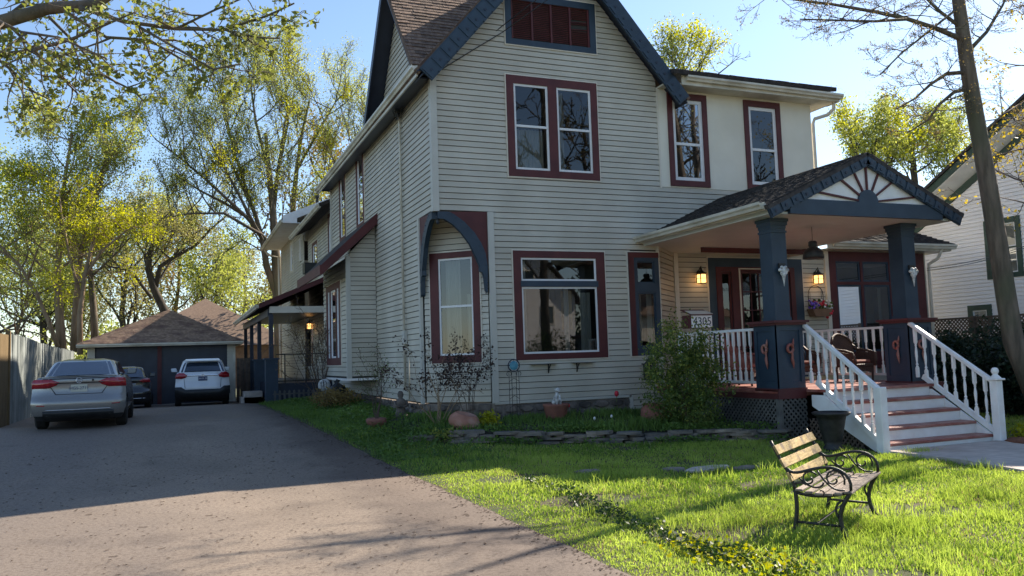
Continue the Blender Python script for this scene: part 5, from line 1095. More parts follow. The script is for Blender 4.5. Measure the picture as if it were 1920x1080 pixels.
q = at(632, 730, Y=6.0); BG = thing('rubbish_bag', 'full black rubbish bag leaning under the side bay', 'bag', (q[0], 6.0, zg(q[0], 6))); rg = random.Random(2); b = MB(); D0 = np.array(BG.location)
b.lathe([(.05, 0), (.32, .05), (.38, .22), (.33, .42), (.18, .58), (.05, .66), (.07, .72), (.02, .75)], D0, 12)
b.v = [tuple(np.array(v)+np.array([rg.uniform(-.03, .03) for _ in range(3)])) for v in b.v]; b.build('sack', M['baggy'], BG, smooth=True)
TR = thing('garden_trellis', 'wire garden trellis topped by a round blue disc against the front wall', 'trellis', (1.55, -.25, .3)); b = MB()
for x in (1.44, 1.50, 1.60, 1.66): b.tube([(x, -.25, .2), (x, -.25, 1.33)], .006, 4)
for s in (-1, 1): b.tube([(1.55+s*(.11+.05*math.cos(t)), -.25, 1.28+.05*math.sin(t)) for t in np.linspace(-1, 4, 10)], .006, 4)
for k in range(5): b.tube([(1.44, -.25, .4+k*.18), (1.55, -.25, .47+k*.18), (1.66, -.25, .4+k*.18)], .005, 4)
b.build('frame', M['black'], TR); b = MB(); b.tube([(1.55+.125*math.cos(t), -.26, 1.45+.125*math.sin(t)) for t in np.linspace(0, 6.28, 21)], .012, 6)
for k in range(8): th = k*math.pi/4; b.tube([(1.55+.09*math.cos(th), -.262, 1.45+.09*math.sin(th)), (1.55+.12*math.cos(th), -.262, 1.45+.12*math.sin(th))], .006, 4)
b.build('ring', M['navydark'], TR); b = MB(); b.lathe([(.001, 0), (.05, .0), (.095, .012), (.095, .02)], (1.55, -.272, 1.45), 20, axis=(0, 1, 0)); b.build('disc', M['bluedisc'], TR)
for i, (xa, xb, xs_) in enumerate(((2.02, 2.62, 2.44), (3.0, 3.52, 3.12))):
    T = thing('shelf_bracket', ['iron window box bracket under the large window, nearer the blue disc', 'iron window box bracket under the large window, nearer the porch'][i], 'bracket', (xs_, -.04, 1.43), group='window box brackets')
    b = MB(); b.box(xa, xb, -.16, -.03, 1.45, 1.462); b.build('shelf_plate', M['black'], T); b = MB(); b.tube([(xs_, -.04, 1.28), (xs_, -.07, 1.36), (xs_, -.15, 1.44)], .012, 5); b.tube([(xs_, -.035, 1.26), (xs_, -.035, 1.46)], .014, 5); b.build('stay', M['black'], T)
LN = thing('garden_lantern', 'black garden lantern on a thin pole beside the narrow window', 'lantern', (4.72, -.35, .2)); b = MB(); b.tube([(4.85, -.35, .1), (4.85, -.35, 1.5)], .01, 5); b.build('pole', M['black'], LN); b = MB(); lx = 4.74
b.box(lx-.10, lx+.10, -.45, -.25, 1.02, 1.05); b.box(lx-.12, lx+.12, -.47, -.23, 1.36, 1.39); b.lathe([(.12, 1.39), (.02, 1.50)], (lx, -.35, 0), 4)
for sx in (-1, 1):
    for sy in (-1, 1): b.box(lx+sx*.085-.012, lx+sx*.085+.012, -.35+sy*.085-.012, -.35+sy*.085+.012, 1.05, 1.36)
b.build('cage', M['black'], LN); b = MB(); b.box(lx-.07, lx+.07, -.42, -.28, 1.05, 1.34); b.build('pane', M['glassd'], LN)
# mailbox
MX = thing('mailbox', 'white fronted mailbox with the number 4305 and red sides on the porch corner', 'mailbox', (5.30, -1.55, DK)); q0 = at(1297, 590, Y=-1.7); q1 = at(1336, 611, Y=-1.7); x0, x1 = q0[0]-.02, q1[0]; z1, z0 = q0[2]-.01, q1[2]-.04
b = MB(); b.box(x0-.02, x1, -1.68, -1.40, z0, z1); b.build('box', M['red'], MX); b = MB(); b.box(x0+.015, x1-.005, -1.70, -1.68, z0+.01, z1-.01); fr_ = b.build('front', M['white'], MX)
b = MB(); b.prism([(x0-.04, -1.73, z1), (x0-.04, -1.36, z1+.12), (x0-.04, -1.36, z1+.135), (x0-.04, -1.73, z1+.015)], (x1-x0+.06, 0, 0)); b.build('lid', M['red'], MX); b = MB(); b.prism([(x0-.02, -1.735, z1+.018), (x0-.02, -1.5, z1+.10), (x0-.02, -1.5, z1+.105), (x0-.02, -1.735, z1+.023)], (x1-x0+.02, 0, 0)); b.build('lid_panel', M['trimcream'], MX)
text_mesh('4305', .23, M['navydark'], 'house_number', fr_, ((x0+x1)/2+.01-MX.location[0], -1.704-MX.location[1], (z0+z1)/2+.0-MX.location[2]), (R(90), 0, 0)); b = MB(); b.box(x1-.09, x1-.03, -1.705, -1.70, z0+.05, z0+.06); b.build('mark', M['navydark'], fr_)
b = MB(); b.box(5.24, 5.32, -1.6, -1.5, DK, z0); b.build('stand', M['white'], MX)
# sconces
def sconce(x, y, z, label, nrm=(0, -1)):
    T = thing('wall_lantern', label, 'lantern', (x, y, z), group='lit wall lanterns'); n0 = np.array((nrm[0], nrm[1], 0.)); c = np.array((x, y, z))+n0*.13; b = MB()
    b.box(c[0]-.07, c[0]+.07, c[1]-.07, c[1]+.07, z-.02, z); b.lathe([(.13, .22), (.10, .25), (.04, .31), (.02, .36), (.001, .40)], c, 4+4); b.tube([np.array((x, y, z+.30)), c+(0, 0, .42), c+(0, 0, .36)], .012, 5)
    b.lathe([(.05, 0), (.05, .02)], (x, y, z+.28), 10, axis=(n0[0], n0[1], 0))
    for sx in (-1, 1):
        for sy in (-1, 1): b.box(c[0]+sx*.085-.009, c[0]+sx*.085+.009, c[1]+sy*.085-.009, c[1]+sy*.085+.009, z, z+.22)
    b.box(c[0]-.095, c[0]+.095, c[1]-.095, c[1]+.095, z+.11, z+.12); b.build('cage', M['black'], T); b = MB(); b.box(c[0]-.078, c[0]+.078, c[1]-.078, c[1]+.078, z+.01, z+.21); b.build('glass', M['amber'], T)
    l = bpy.data.lights.new('lantern_light', 'POINT'); l.energy = .5; l.color = (1, .6, .28); l.shadow_soft_size = .06; o = bpy.data.objects.new('lantern_light', l); COL.objects.link(o); o.location = c+n0*.12+(0, 0, -.08); return T
sconce(7.15, 1.08, 3.30, 'lit wall lantern left of the front door above the mailbox'); sconce(10.84, 1.08, 3.30, 'lit wall lantern right of the front door above the flower basket')
q = at(586, 612, X=.28); sconce(.28, q[1], q[2]-.1, 'lit wall lantern far back on the side porch', (-1, 0))
BP = thing('bell_lamp', 'dark bell shaped pendant hanging from the porch ceiling', 'lamp', (6.94, -3.2, 4.05)); b = MB(); b.tube([(6.94, -3.2, 4.05), (6.94, -3.2, 3.74)], .006, 4); b.build('chain', M['black'], BP); b = MB()
b.lathe([(.06, .36), (.085, .34), (.085, .26), (.07, .24), (.14, .20), (.19, .13), (.205, .05), (.20, .0), (.18, .0)], (6.94, -3.2, 3.40), 18); b.build('bell', M['black'], BP, smooth=True)
for cx, lb in ((5.45, 'small white ornamental bracket on the left porch column'), (8.68, 'small white ornamental bracket on the right porch column')):
    T = thing('column_ornament', lb, 'ornament', (cx+.02, -3.98, 3.05)); c = np.array((cx+.02, -4.02, 3.05)); b = MB(); b.lathe([(.005, -.28), (.02, -.18), (.045, -.08), (.075, -.04)], c, 10, sy=.7); b.ball(c+(0, 0, .02), .07, sy=.7)
    for k in range(6): th = k*math.pi/3; b.ball(c+(.085*math.cos(th), -.01, .02+.055*math.sin(th)), .035, 8, 5)
    b.build('shell', M['ceramic'], T, smooth=True); b = MB(); b.box(cx-.05, cx+.09, -4.0, -3.96, 3.12, 3.20); b.build('mount', M['black'], T)
# wall flower basket
FB = thing('wall_flower_basket', 'wire wall basket with purple, red and white flowers right of the door', 'flower basket', (10.79, 1.05, 2.5)); b = MB()
b.tube([(10.79-.25, 1.04, 2.6)]+[(10.79+.25*math.cos(t), 1.04, 3.0+.25*math.sin(t)) for t in np.linspace(math.pi, 0, 10)]+[(10.79+.25, 1.04, 2.6)], .009, 5); b.tube([(10.6, 1.04, 2.6), (10.6, 1.04, 3.1)], .006, 4); b.tube([(10.98, 1.04, 2.6), (10.98, 1.04, 3.1)], .006, 4); b.tube([(10.55, 1.04, 2.9), (11.03, 1.04, 2.9)], .006, 4); b.build('wire', M['black'], FB)
b = MB(); b.prism([(10.46, 1.04, 2.62), (11.12, 1.04, 2.62), (11.04, 1.04, 2.42), (10.54, 1.04, 2.42)], (0, -.24, 0)); b.build('trough', M['brownhouse'], FB)
rg = random.Random(9)
for mk, nm, n, xa, xb in (('flpurple', 'purple_flower', 14, 10.42, 10.68), ('flred', 'red_flower', 12, 10.62, 10.95), ('flwhite', 'white_flower', 12, 10.85, 11.15), ('flred', 'red_flower', 5, 11.02, 11.16), ('lf_shrub', 'foliage', 30, 10.45, 11.15)):
    b = MB()
    for i in range(n): b.ball((rg.uniform(xa, xb), rg.uniform(.78, 1.0), rg.uniform(2.62, 2.86) if mk != 'flred' or n != 5 else rg.uniform(2.4, 2.6)), rg.uniform(.025, .045), 6, 4)
    b.build(nm, M[mk], FB, kind='stuff')
# wicker chairs
def wicker(loc, rz, label):
    T = thing('wicker_chair', label, 'chair', loc, rz, 'wicker chairs on the porch'); b = MB(); b.box(-.28, .28, -.30, .22, .30, .38); b.build('seat', M['wicker'], T, bevel=.02)
    b = MB(); b.box(-.25, .25, -.27, .18, .38, .46); b.build('cushion', M['cushion'], T, bevel=.03)
    n = 12; vs = []; top = []
    for i in range(n+1):
        t = -1+2*i/n; x = .34*t; y = .26-.10*t*t; zt = .92+.10*math.cos(t*1.9)-.10*max(0, abs(t)-.75)*3; vs += [(x, y, .34), (x, y+.10, zt)]; top.append((x, y+.10, zt))
    b = MB(); m_ = len(vs); b.add(vs+[(x, y+.025, z) for x, y, z in vs], [(2*i, 2*i+2, 2*i+3, 2*i+1) for i in range(n)]+[(m_+2*i, m_+2*i+1, m_+2*i+3, m_+2*i+2) for i in range(n)]); b.build('backrest', M['wicker'], T)
    b = MB(); b.tube(top, .028, 6); b.build('back_rim', M['wicker'], T, smooth=True)
    for s in (-1, 1):
        b = MB(); b.tube([(s*.34, .30, .80), (s*.37, .15, .68), (s*.38, -.1, .65), (s*.37, -.28, .60), (s*.34, -.32, .45), (s*.32, -.30, .32)], .032, 6); b.prism([(s*.35, .2, .34), (s*.35, -.28, .34), (s*.36, -.26, .58), (s*.36, .18, .66)], (s*.015, 0, 0)); b.build('armrest', M['wicker'], T, smooth=False)
        for y in (-.27, .22): b = MB(); b.tube([(s*.26, y, 0), (s*.27, y, .32)], [.022, .03], 6); b.build('leg', M['wicker'], T)
    b = MB(); b.prism([(-.26, -.29, .30), (.26, -.29, .30), (.22, -.29, .18), (0, -.29, .22), (-.22, -.29, .18)], (0, .015, 0)); b.build('apron', M['wicker'], T)
    return T
wicker((8.62, -2.35, DK), R(8), 'dark wicker armchair with rust cushion nearer the right porch pier'); wicker((8.10, -1.25, DK), R(-4), 'dark wicker armchair farther back, seen between the stair balusters')
b0_ = wicker((6.0, -2.0, DK), R(30), 'wicker armchair behind the white balusters left of the left pier')
for ch in b0_.children:
    if ch.name.startswith('backrest') or ch.name.startswith('armrest'): ch.data.materials[0] = M['cushion']
# low picket edging by the side porch
PK = thing('picket_edging', 'low row of brown pickets in front of the side porch', 'fence', (-1.2, 12.1, .4))
for i in range(11): b = MB(); x = -1.95+i*.155; z_ = zg(x, 12.1); b.prism([(x, 12.1, z_-.02), (x+.07, 12.1, z_-.02), (x+.07, 12.1, z_+.36), (x+.035, 12.1, z_+.41), (x, 12.1, z_+.36)], (0, .02, 0)); b.build('picket', M['concrete'] if False else M['latticegrey'], PK)
b = MB(); b.box(-1.98, -.3, 12.12, 12.14, .62, .67); b.build('rail', M['latticegrey'], PK)
# cables
for i, (pa, pb, pc_) in enumerate((((-.07, 2.4, 7.42), (1.62, -.06, 8.80), (7, -34, 12.5)), ((-.07, 2.3, 7.30), (1.62, -.06, 8.66), (7.6, -34, 12.3)))):
    T = thing('power_cable', ['upper power cable running from the side wall to the gable', 'lower power cable running from the side wall to the gable'][i], 'cable', pa); b = MB(); path = []
    for A_, B_, sag in ((pa, (-.05, -.05, 7.5+.0) if i else pb, .1), ((-.05, -.05, 7.5), pb, .06) if i else (pb, pc_, .9), (pb, pc_, .9)):
        A_, B_ = np.array(A_), np.array(B_); seg = [A_+(B_-A_)*t+np.array((-.10*math.sin(math.pi*t), -.5*math.sin(math.pi*t) if not path else 0, -sag*math.sin(math.pi*t))) for t in np.linspace(0, 1, 14)]; path += seg if not path else seg[1:]
        if not i and len(path) > 26: break
    b.tube(path, .011, 5); b.build('wire', M['black'], T)
for i, (y0_, y1_) in enumerate(((503, 455), (507, 459))):
    A_, B_ = at(1738, y0_, Y=.8), at(1990, y1_-18, Y=-5.5); T = thing('service_cable', ['upper thin cable crossing in front of the white house wall', 'lower thin cable crossing in front of the white house wall'][i], 'cable', tuple(A_)); b = MB(); b.tube([A_+(B_-A_)*t-np.array((0, 0, .12*math.sin(math.pi*t))) for t in np.linspace(0, 1, 12)], .008, 4); b.build('wire', M['black'], T)
WH = thing('weatherhead', 'tangled cable fitting under the eave of the side wall', 'cable fitting', (-.1, 2.4, 7.4)); b = MB(); rg = random.Random(1)
for k in range(9): p = np.array((-.1, 2.35, 7.42)); b.tube([p, p+[rg.uniform(-.15, .05), rg.uniform(-.35, .2), rg.uniform(-.05, .12)], p+[rg.uniform(-.12, .0), rg.uniform(-.3, .1), rg.uniform(-.22, -.05)]], .012, 4)
b.build('wires', M['black'], WH)
# garden stones
rg = random.Random(12); SW = thing('dry_stone_edging', 'low dry stacked flagstone wall edging the flower bed', 'stone wall', (2.2, -2.6, 0))
def flag(mb, c, a, w_, d_, h_, rgn):
    k = rgn.randint(5, 7); ph = rgn.random()*6; top = []; bot = []
    for i in range(k):
        th = ph+2*math.pi*i/k; rr = rgn.uniform(.82, 1.05); u, v = w_/2*math.cos(th)*rr*1.15, d_/2*math.sin(th)*rr*1.15
        x, y = c[0]+u*math.cos(a)-v*math.sin(a), c[1]+u*math.sin(a)+v*math.cos(a); tz = rgn.uniform(-.006, .006); bot.append((x, y, c[2]-h_/2)); top.append((x, y, c[2]+h_/2+tz))
    mb.add(bot+top, [tuple(range(k))[::-1], tuple(range(k, 2*k))]+[(i, (i+1) % k, k+(i+1) % k, k+i) for i in range(k)])
for lay in range(4):
    for (xa, ya), (xb, yb) in zip(WALLP[1:], WALLP[2:]):
        Ls = math.hypot(xb-xa, yb-ya); an = math.atan2(yb-ya, xb-xa); s = rg.random()*.2
        while s < Ls:
            w_ = rg.uniform(.24, .55) if lay < 3 else rg.uniform(.35, .75); f = min(1, (s+w_/2)/Ls); x, y = xa+(xb-xa)*f, ya+(yb-ya)*f; h_ = rg.uniform(.035, .062); off = rg.uniform(-.04, .04)
            if lay == 3 and rg.random() < .22: s += w_; continue
            b = MB(); flag(b, (x+.05*rg.random(), y+off+.02*lay, zg(x, y)+.02+.052*lay+rg.uniform(-.012, .012)), an+rg.uniform(-.25, .25), w_, rg.uniform(.22, .34)*(1.25 if lay == 3 else 1), h_, rg); b.build('stone', M['flag'], SW); s += w_*.97
for (xx, yy, ww) in ((-.75, -1.1, .5), (-.5, -1.2, .35)):
    for k in range(2): b = MB(); flag(b, (xx, yy, zg(xx, yy)+.03+.05*k), .3, ww, .25, .045, rg); b.build('stone', M['flag'], SW)
for i, (px_, py_, w_) in enumerate(((1100, 886, .45), (1330, 880, .8), (1265, 882, .3), (1400, 878, .5))):
    q = at(px_, py_, Z=0); T = thing('stepping_stone', ['flat grey stepping stone set in the lawn, leftmost', 'widest reddish stepping stone set in the lawn', 'smallest stepping stone set in the lawn', 'stepping stone set in the lawn nearest the bench back'][i], 'stone', (q[0], q[1], zg(q[0], q[1])), group='stepping stones')
    b = MB(); flag(b, (q[0], q[1], zg(q[0], q[1])+.012), .2, w_, .3, .03, rg); b.build('slab', M['flag'] if i != 1 else M['concrete'], T)
for i, (px_, py_) in enumerate(((672, 748), (640, 745), (688, 752), (535, 762), (1895, 795))):
    pass
# ---------------------------------------------------------------- vegetation
def seg_mesh(name, P0, P1, R0, R1, mat, parent, n=4, **tg):
    P0, P1 = np.array(P0, float), np.array(P1, float); R0, R1 = np.array(R0), np.array(R1); m_ = len(P0)
    T_ = P1-P0; T_ /= (np.linalg.norm(T_, axis=1, keepdims=True)+1e-9); ref = np.where(np.abs(T_[:, 2:3]) > .8, [[1., 0, 0]], [[0, 0, 1.]])
    A_ = np.cross(T_, ref); A_ /= np.linalg.norm(A_, axis=1, keepdims=True); B_ = np.cross(T_, A_); th = 2*np.pi*np.arange(n)/n
    ring = A_[:, None, :]*np.cos(th)[None, :, None]+B_[:, None, :]*np.sin(th)[None, :, None]
    V_ = np.concatenate([P0[:, None, :]+ring*R0[:, None, None], P1[:, None, :]+ring*R1[:, None, None]], 1).reshape(-1, 3)
    k = np.arange(n); f = np.stack([k, (k+1) % n, n+(k+1) % n, n+k], 1); F_ = (f[None]+(np.arange(m_)*2*n)[:, None, None]).reshape(-1, 4)
    return np_mesh(name, V_, F_, mat, parent, smooth=True, **tg)
def leaf_mesh(name, C_, size, mat, parent, rng, asp=.62, flat=0., vert=0., mats=None, **tg):
    C_ = np.asarray(C_, float); n = len(C_); a = rng.normal(size=(n, 3)); a[:, 2] *= (1-flat); a[:, 2] += vert*2; a /= np.linalg.norm(a, axis=1, keepdims=True); b_ = rng.normal(size=(n, 3))
    if flat: b_[:, 2] *= (1-flat)
    b_ -= a*(a*b_).sum(1, keepdims=True); b_ /= np.linalg.norm(b_, axis=1, keepdims=True); s = size*rng.uniform(.6, 1.35, (n, 1)); c = np.cross(a, b_)
    V_ = np.stack([C_-a*s*.5, C_+b_*s*asp*.5+c*s*.08, C_+a*s*.5, C_-b_*s*asp*.5+c*s*.08], 1).reshape(-1, 3); F_ = np.arange(n*4).reshape(-1, 4)
    return np_mesh(name, V_, F_, mat, parent, **tg)
class Tree:
    def __init__(s, seed): s.r = np.random.default_rng(seed); s.S = []; s.T = []; s.tips = []
    def limb(s, path, r0, r1, steps=0):
        P = [np.array(p, float) for p in path]; m_ = len(P)-1; s.T.append((P, np.linspace(r0, r1, m_+1))); return P
    def grow(s, p, d, L_, r, lvl, up=.25, wander=.22, kids=(5, 5), klen=(.55, .5), ang=(40, 40), nseg=6, leafy=1, droop=0.):
        d = np.array(d, float); d /= np.linalg.norm(d); st = L_/nseg; P = [np.array(p, float)]; R_ = [r]
        for i in range(nseg):
            d = d+s.r.normal(size=3)*wander*(.6 if lvl == 0 else 1)+np.array([0, 0, up*.35-droop*(i/nseg)]); d /= np.linalg.norm(d); P.append(P[-1]+d*st); R_.append(r*(1-(i+1)/nseg*.8))
        for i in range(nseg): s.S.append((P[i], P[i+1], R_[i], R_[i+1]))
        if lvl < len(kids):
            k = kids[lvl]
            for j in range(k):
                f = (.25+.75*(j+s.r.random())/k)*nseg; i = min(int(f), nseg-1); q = P[i]+(P[i+1]-P[i])*(f-i); t = P[i+1]-P[i]; t /= np.linalg.norm(t)
                a = s.r.normal(size=3); a -= t*(a@t); a /= np.linalg.norm(a); an = R(ang[min(lvl, len(ang)-1)])*s.r.uniform(.7, 1.25); nd = t*math.cos(an)+a*math.sin(an)
                s.grow(q, nd, L_*klen[min(lvl, len(klen)-1)]*s.r.uniform(.7, 1.2)*(1-.35*f/nseg), max(.004, R_[i]*.6), lvl+1, up, wander, kids, klen, ang, max(3, nseg-1), leafy, droop)
        if lvl >= len(kids)-leafy+1 or lvl == len(kids):
            for i in range(1, nseg+1): s.tips.append(P[i])
            s.tips.append(P[-1])
    def crown(s, P, f0, n, L_, r, side=None, elev=(15, 55), env=None, **kw):
        m_ = len(P)-1; az = s.r.random()*6.28
        for j in range(n):
            f = (f0+(1-f0)*(j+.5)/n)*m_; i = min(int(f), m_-1); q = P[i]+(P[i+1]-P[i])*(f-i); az += 2.4+s.r.normal()*.3; e = R(s.r.uniform(*elev)); fr = j/n
            d = np.array([math.cos(az)*math.cos(e), math.sin(az)*math.cos(e), math.sin(e)])
            if side is not None: d = d+np.array(side)*.8; d /= np.linalg.norm(d)
            s.grow(q, d, L_*(1-.45*fr)*s.r.uniform(.8, 1.15), r*(1-.5*fr), 0, **kw)
    def build(s, name, label, cat, leaf, lsize, per, spread, bark='barkdk', group=None, leaf2=None, f2=.3, maxleaf=60000, cond=None, thin=.0, slim=1.):
        base = s.T[0][0][0]; T_ = thing(name, label, cat, tuple(base), group=group)
        mb = MB()
        for P, R_ in s.T: mb.tube(P, [q*slim for q in R_], 10)
        mb.build('trunk', M[bark], T_, smooth=True)
        if s.S:
            S_ = s.S; P0 = [q[0] for q in S_]; P1 = [q[1] for q in S_]; R0 = [max(q[2]*slim, thin) for q in S_]; R1 = [max(q[3]*slim, thin) for q in S_]; seg_mesh('branches', P0, P1, R0, R1, M[bark], T_, 4, kind='stuff')
        tp = np.array(s.tips)
        if len(tp) and per > 0:
            C_ = np.repeat(tp, max(1, int(per)), 0); C_ = C_+s.r.normal(size=C_.shape)*spread
            if cond is not None: C_ = C_[cond(C_)]
            if len(C_) > maxleaf: C_ = C_[s.r.choice(len(C_), maxleaf, False)]
            if leaf2:
                nz_ = np.sin(C_[:, 0]*1.3+1)*np.cos(C_[:, 1]*1.1)+np.sin(C_[:, 2]*1.4+C_[:, 0]*.5); k = nz_ > np.quantile(nz_, 1-f2)
                leaf_mesh('foliage', C_[~k], lsize, M[leaf], T_, s.r, kind='stuff'); leaf_mesh('bright_foliage', C_[k], lsize*1.05, M[leaf2], T_, s.r, kind='stuff')
            else: leaf_mesh('foliage', C_, lsize, M[leaf], T_, s.r, kind='stuff')
        return T_
def wp(pts, Y): return [at(x, y, Y=Y) for x, y in pts]
# 1 left multi-stem maple beyond the grey fence
t = Tree(11); Y = 25
A1 = t.limb(wp([(116, 660), (112, 600), (108, 520), (112, 440), (118, 360), (135, 250)], Y), .30, .07); A2 = t.limb(wp([(138, 660), (140, 600), (146, 520), (160, 420), (190, 330), (205, 270)], Y+.6), .22, .06)
A3 = t.limb(wp([(108, 650), (90, 600), (66, 545), (38, 500), (0, 460), (-50, 420)], Y-.4), .14, .05)
for P, n in ((A1, 13), (A2, 12), (A3, 7)): t.crown(P, .36, n, 4.0, .09, up=.35, kids=(5, 5, 3), klen=(.55, .5, .5), ang=(38, 40, 45), leafy=2)
t.build('maple_tree', 'multi-stemmed maple with bright yellow-green leaves behind the grey fence', 'tree', 'lf_spring', .10, 3, .22, 'barklit', leaf2='lf_yel', f2=.40, maxleaf=34000, thin=.009, slim=.72, group=None)
t = Tree(17); Y = 22.5; Q1 = t.limb(wp([(150, 665), (150, 590), (158, 520), (175, 450), (200, 400)], Y), .12, .05); Q2 = t.limb(wp([(158, 520), (190, 470), (240, 430), (290, 420)], Y), .07, .02); Q3 = t.limb(wp([(152, 560), (130, 480), (115, 400), (110, 350)], Y), .07, .02)
for P in (Q1, Q2, Q3): t.crown(P, .35, 8, 1.9, .03, elev=(-35, 60), up=.1, kids=(4, 4), klen=(.6, .5), leafy=2)
t.build('young_maple', 'young maple with the brightest yellow leaves in front of the multi-stemmed one', 'tree', 'lf_yel', .10, 3, .17, 'barklit', maxleaf=6500, thin=.01)
# 2 smaller tree left of the garage roof
t = Tree(12); Y = 31; P = t.limb(wp([(178, 640), (176, 590), (172, 540), (168, 500), (172, 470)], Y), .27, .14)
t.crown(P, .55, 9, 5.0, .10, elev=(20, 60), up=.3, kids=(5, 5, 3), klen=(.6, .5, .5), leafy=1); t.build('garden_tree', 'forked tree with short trunk directly left of the garage roof', 'tree', 'lf_olive', .10, 3, .25, 'bark', leaf2='lf_spring', f2=.4, maxleaf=14000, thin=.010, slim=.75)
# 3 crooked tree behind the garage
t = Tree(13); Y = 35; P = t.limb(wp([(318, 640), (312, 590), (290, 545), (278, 505), (282, 470), (300, 440)], Y), .42, .16); P2 = t.limb(wp([(290, 545), (300, 500), (330, 480), (365, 462), (395, 430), (430, 400)], Y), .22, .06); P3 = t.limb(wp([(285, 560), (255, 520), (235, 505), (205, 500), (180, 480)], Y-.6), .14, .05)
t.crown(P, .4, 10, 5.0, .10, elev=(10, 60), up=.25, kids=(6, 5, 3), klen=(.55, .5, .5), leafy=1, wander=.28); t.crown(P2, .3, 8, 3.2, .07, up=.3, kids=(5, 5), leafy=1, wander=.28); t.crown(P3, .3, 6, 3.2, .06, up=.3, kids=(5, 5), leafy=1)
t.build('crooked_tree', 'crooked dark-limbed tree rising just behind the garage roof', 'tree', 'lf_olive', .10, 3, .25, 'barkdk', leaf2='lf_spring', f2=.4, maxleaf=20000, thin=.010, slim=.7)
# 4 the great tree by the rear wing
t = Tree(14); Y = 29
B1 = t.limb(wp([(528, 700), (524, 600), (520, 520), (516, 460), (512, 400), (505, 330), (498, 250)], Y), .52, .14)
B2 = t.limb(wp([(522, 560), (500, 500), (492, 450), (478, 400), (455, 350), (430, 300)], Y), .30, .08); B3 = t.limb(wp([(552, 520), (548, 450), (550, 380), (556, 320), (566, 250), (580, 190)], Y+3), .34, .08)
B4 = t.limb(wp([(518, 470), (490, 440), (460, 405), (420, 380), (380, 360), (330, 330)], Y-1), .18, .05); B5 = t.limb(wp([(552, 420), (590, 370), (620, 330), (650, 290), (672, 250)], Y+3), .18, .05); B6 = t.limb(wp([(512, 400), (520, 330), (530, 260), (540, 200)], Y), .2, .05)
B7 = t.limb(wp([(555, 520), (575, 460), (600, 420), (640, 380)], Y+2), .2, .07)
FL = [t.limb(wp(p_, Y+dy_), .13, .035) for p_, dy_ in (([(492, 450), (440, 350), (390, 260), (350, 200)], -1.5), ([(478, 400), (440, 290), (420, 200), (410, 150)], 0), ([(505, 330), (480, 230), (470, 160), (478, 120)], -.5), ([(520, 330), (540, 230), (535, 150), (520, 115)], 1), ([(556, 320), (600, 240), (630, 190), (650, 170)], 2), ([(460, 405), (390, 340), (330, 290), (290, 260)], -2), ([(600, 420), (650, 330), (690, 260), (710, 220)], 2), ([(490, 440), (420, 400), (360, 400), (300, 410)], -2.5))]
for P, n, L_ in [(B1, 8, 4.0), (B2, 7, 3.6), (B3, 8, 3.8), (B4, 6, 3.0), (B5, 6, 3.2), (B6, 6, 3.2), (B7, 5, 3.0)]+[(q_, 9, 3.2) for q_ in FL]: t.crown(P, .30, n, L_, .07, elev=(15, 70), up=.35, kids=(5, 5, 3), klen=(.55, .5, .5), ang=(30, 35, 40), leafy=1, wander=.16)
t.build('great_maple', 'largest tree, wide branching crown above the rear wing and side porch', 'tree', 'lf_spring', .078, 3, .24, 'bark', leaf2='lf_yel', f2=.36, maxleaf=85000, thin=.009, slim=.68)
# 5 far background trees
specs = [(27, 30, .16, 470, 9, 'lf_spring', 'slender pole-like tree at the far left edge above the brown shed'), (-40, 60, .4, 330, 13, 'lf_spring', 'far pale green tree at the left picture edge'), (230, 66, .4, 380, 12, 'lf_olive', 'far pale tree behind the garage, left of the crooked tree'), (400, 62, .35, 440, 10, 'lf_spring', 'far low tree between the garage roof and the side porch'), (80, 68, .4, 420, 11, 'lf_spring', 'far low tree seen under the maple behind the shed'), (455, 70, .35, 470, 9, 'lf_olive', 'far tree directly beside the side porch eave'), (330, 72, .35, 400, 11, 'lf_rust', 'far rusty budding tree above the garage ridge'), (620, 45, .4, 260, 8, 'lf_rust', 'rusty budding tree behind the rear wing roof'), (150, 75, .4, 470, 12, 'lf_olive', 'far hazy tree low behind the multi-stemmed maple')]
for i, (px_, Yd, r_, ytop, nb, lf, lb) in enumerate(specs):
    t = Tree(40+i); b0 = at(px_, 660, Y=Yd); b0[2] = 0; top = at(px_, ytop, Y=Yd); hgt = top[2]; P = t.limb([b0, b0+(0.2, 0, hgt*.2), b0+(-.1, .3, hgt*.4), b0+(.3, 0, hgt*.6), b0+(.2, .2, hgt*.85)], r_, r_*.25)
    t.crown(P, .18 if i else .5, nb+4, hgt*.42, r_*.4, elev=(5, 60), up=.35, kids=(5, 5), klen=(.6, .55), leafy=2); t.build('background_tree', lb, 'tree', lf, .24 if i else .12, 9 if i else 3, .55 if i else .3, 'barkdk' if i else 'bark', maxleaf=8500 if i else 3000, group='trees in the gardens behind')
# low green mass at the foot of the far trees
rg = np.random.default_rng(5); n = 17000; X_ = rg.uniform(-42, 12, n); Yy = 52+rg.normal(size=n)*3; H_ = 3.2+1.2*np.sin(X_*.5)+.8*np.sin(X_*1.3+1); Zz = rg.random(n)**.8*H_
leaf_mesh('far_undergrowth', np.stack([X_, Yy, Zz], 1), .33, M['lf_spring'], None, rg, label='pale green undergrowth along the far garden boundary', category='undergrowth', kind='stuff')  if False else None
o = leaf_mesh('far_undergrowth', np.stack([X_, Yy, Zz], 1), .33, M['lf_spring'], None, rg); tags(o, 'pale green undergrowth along the far garden boundary', 'undergrowth', kind='stuff')
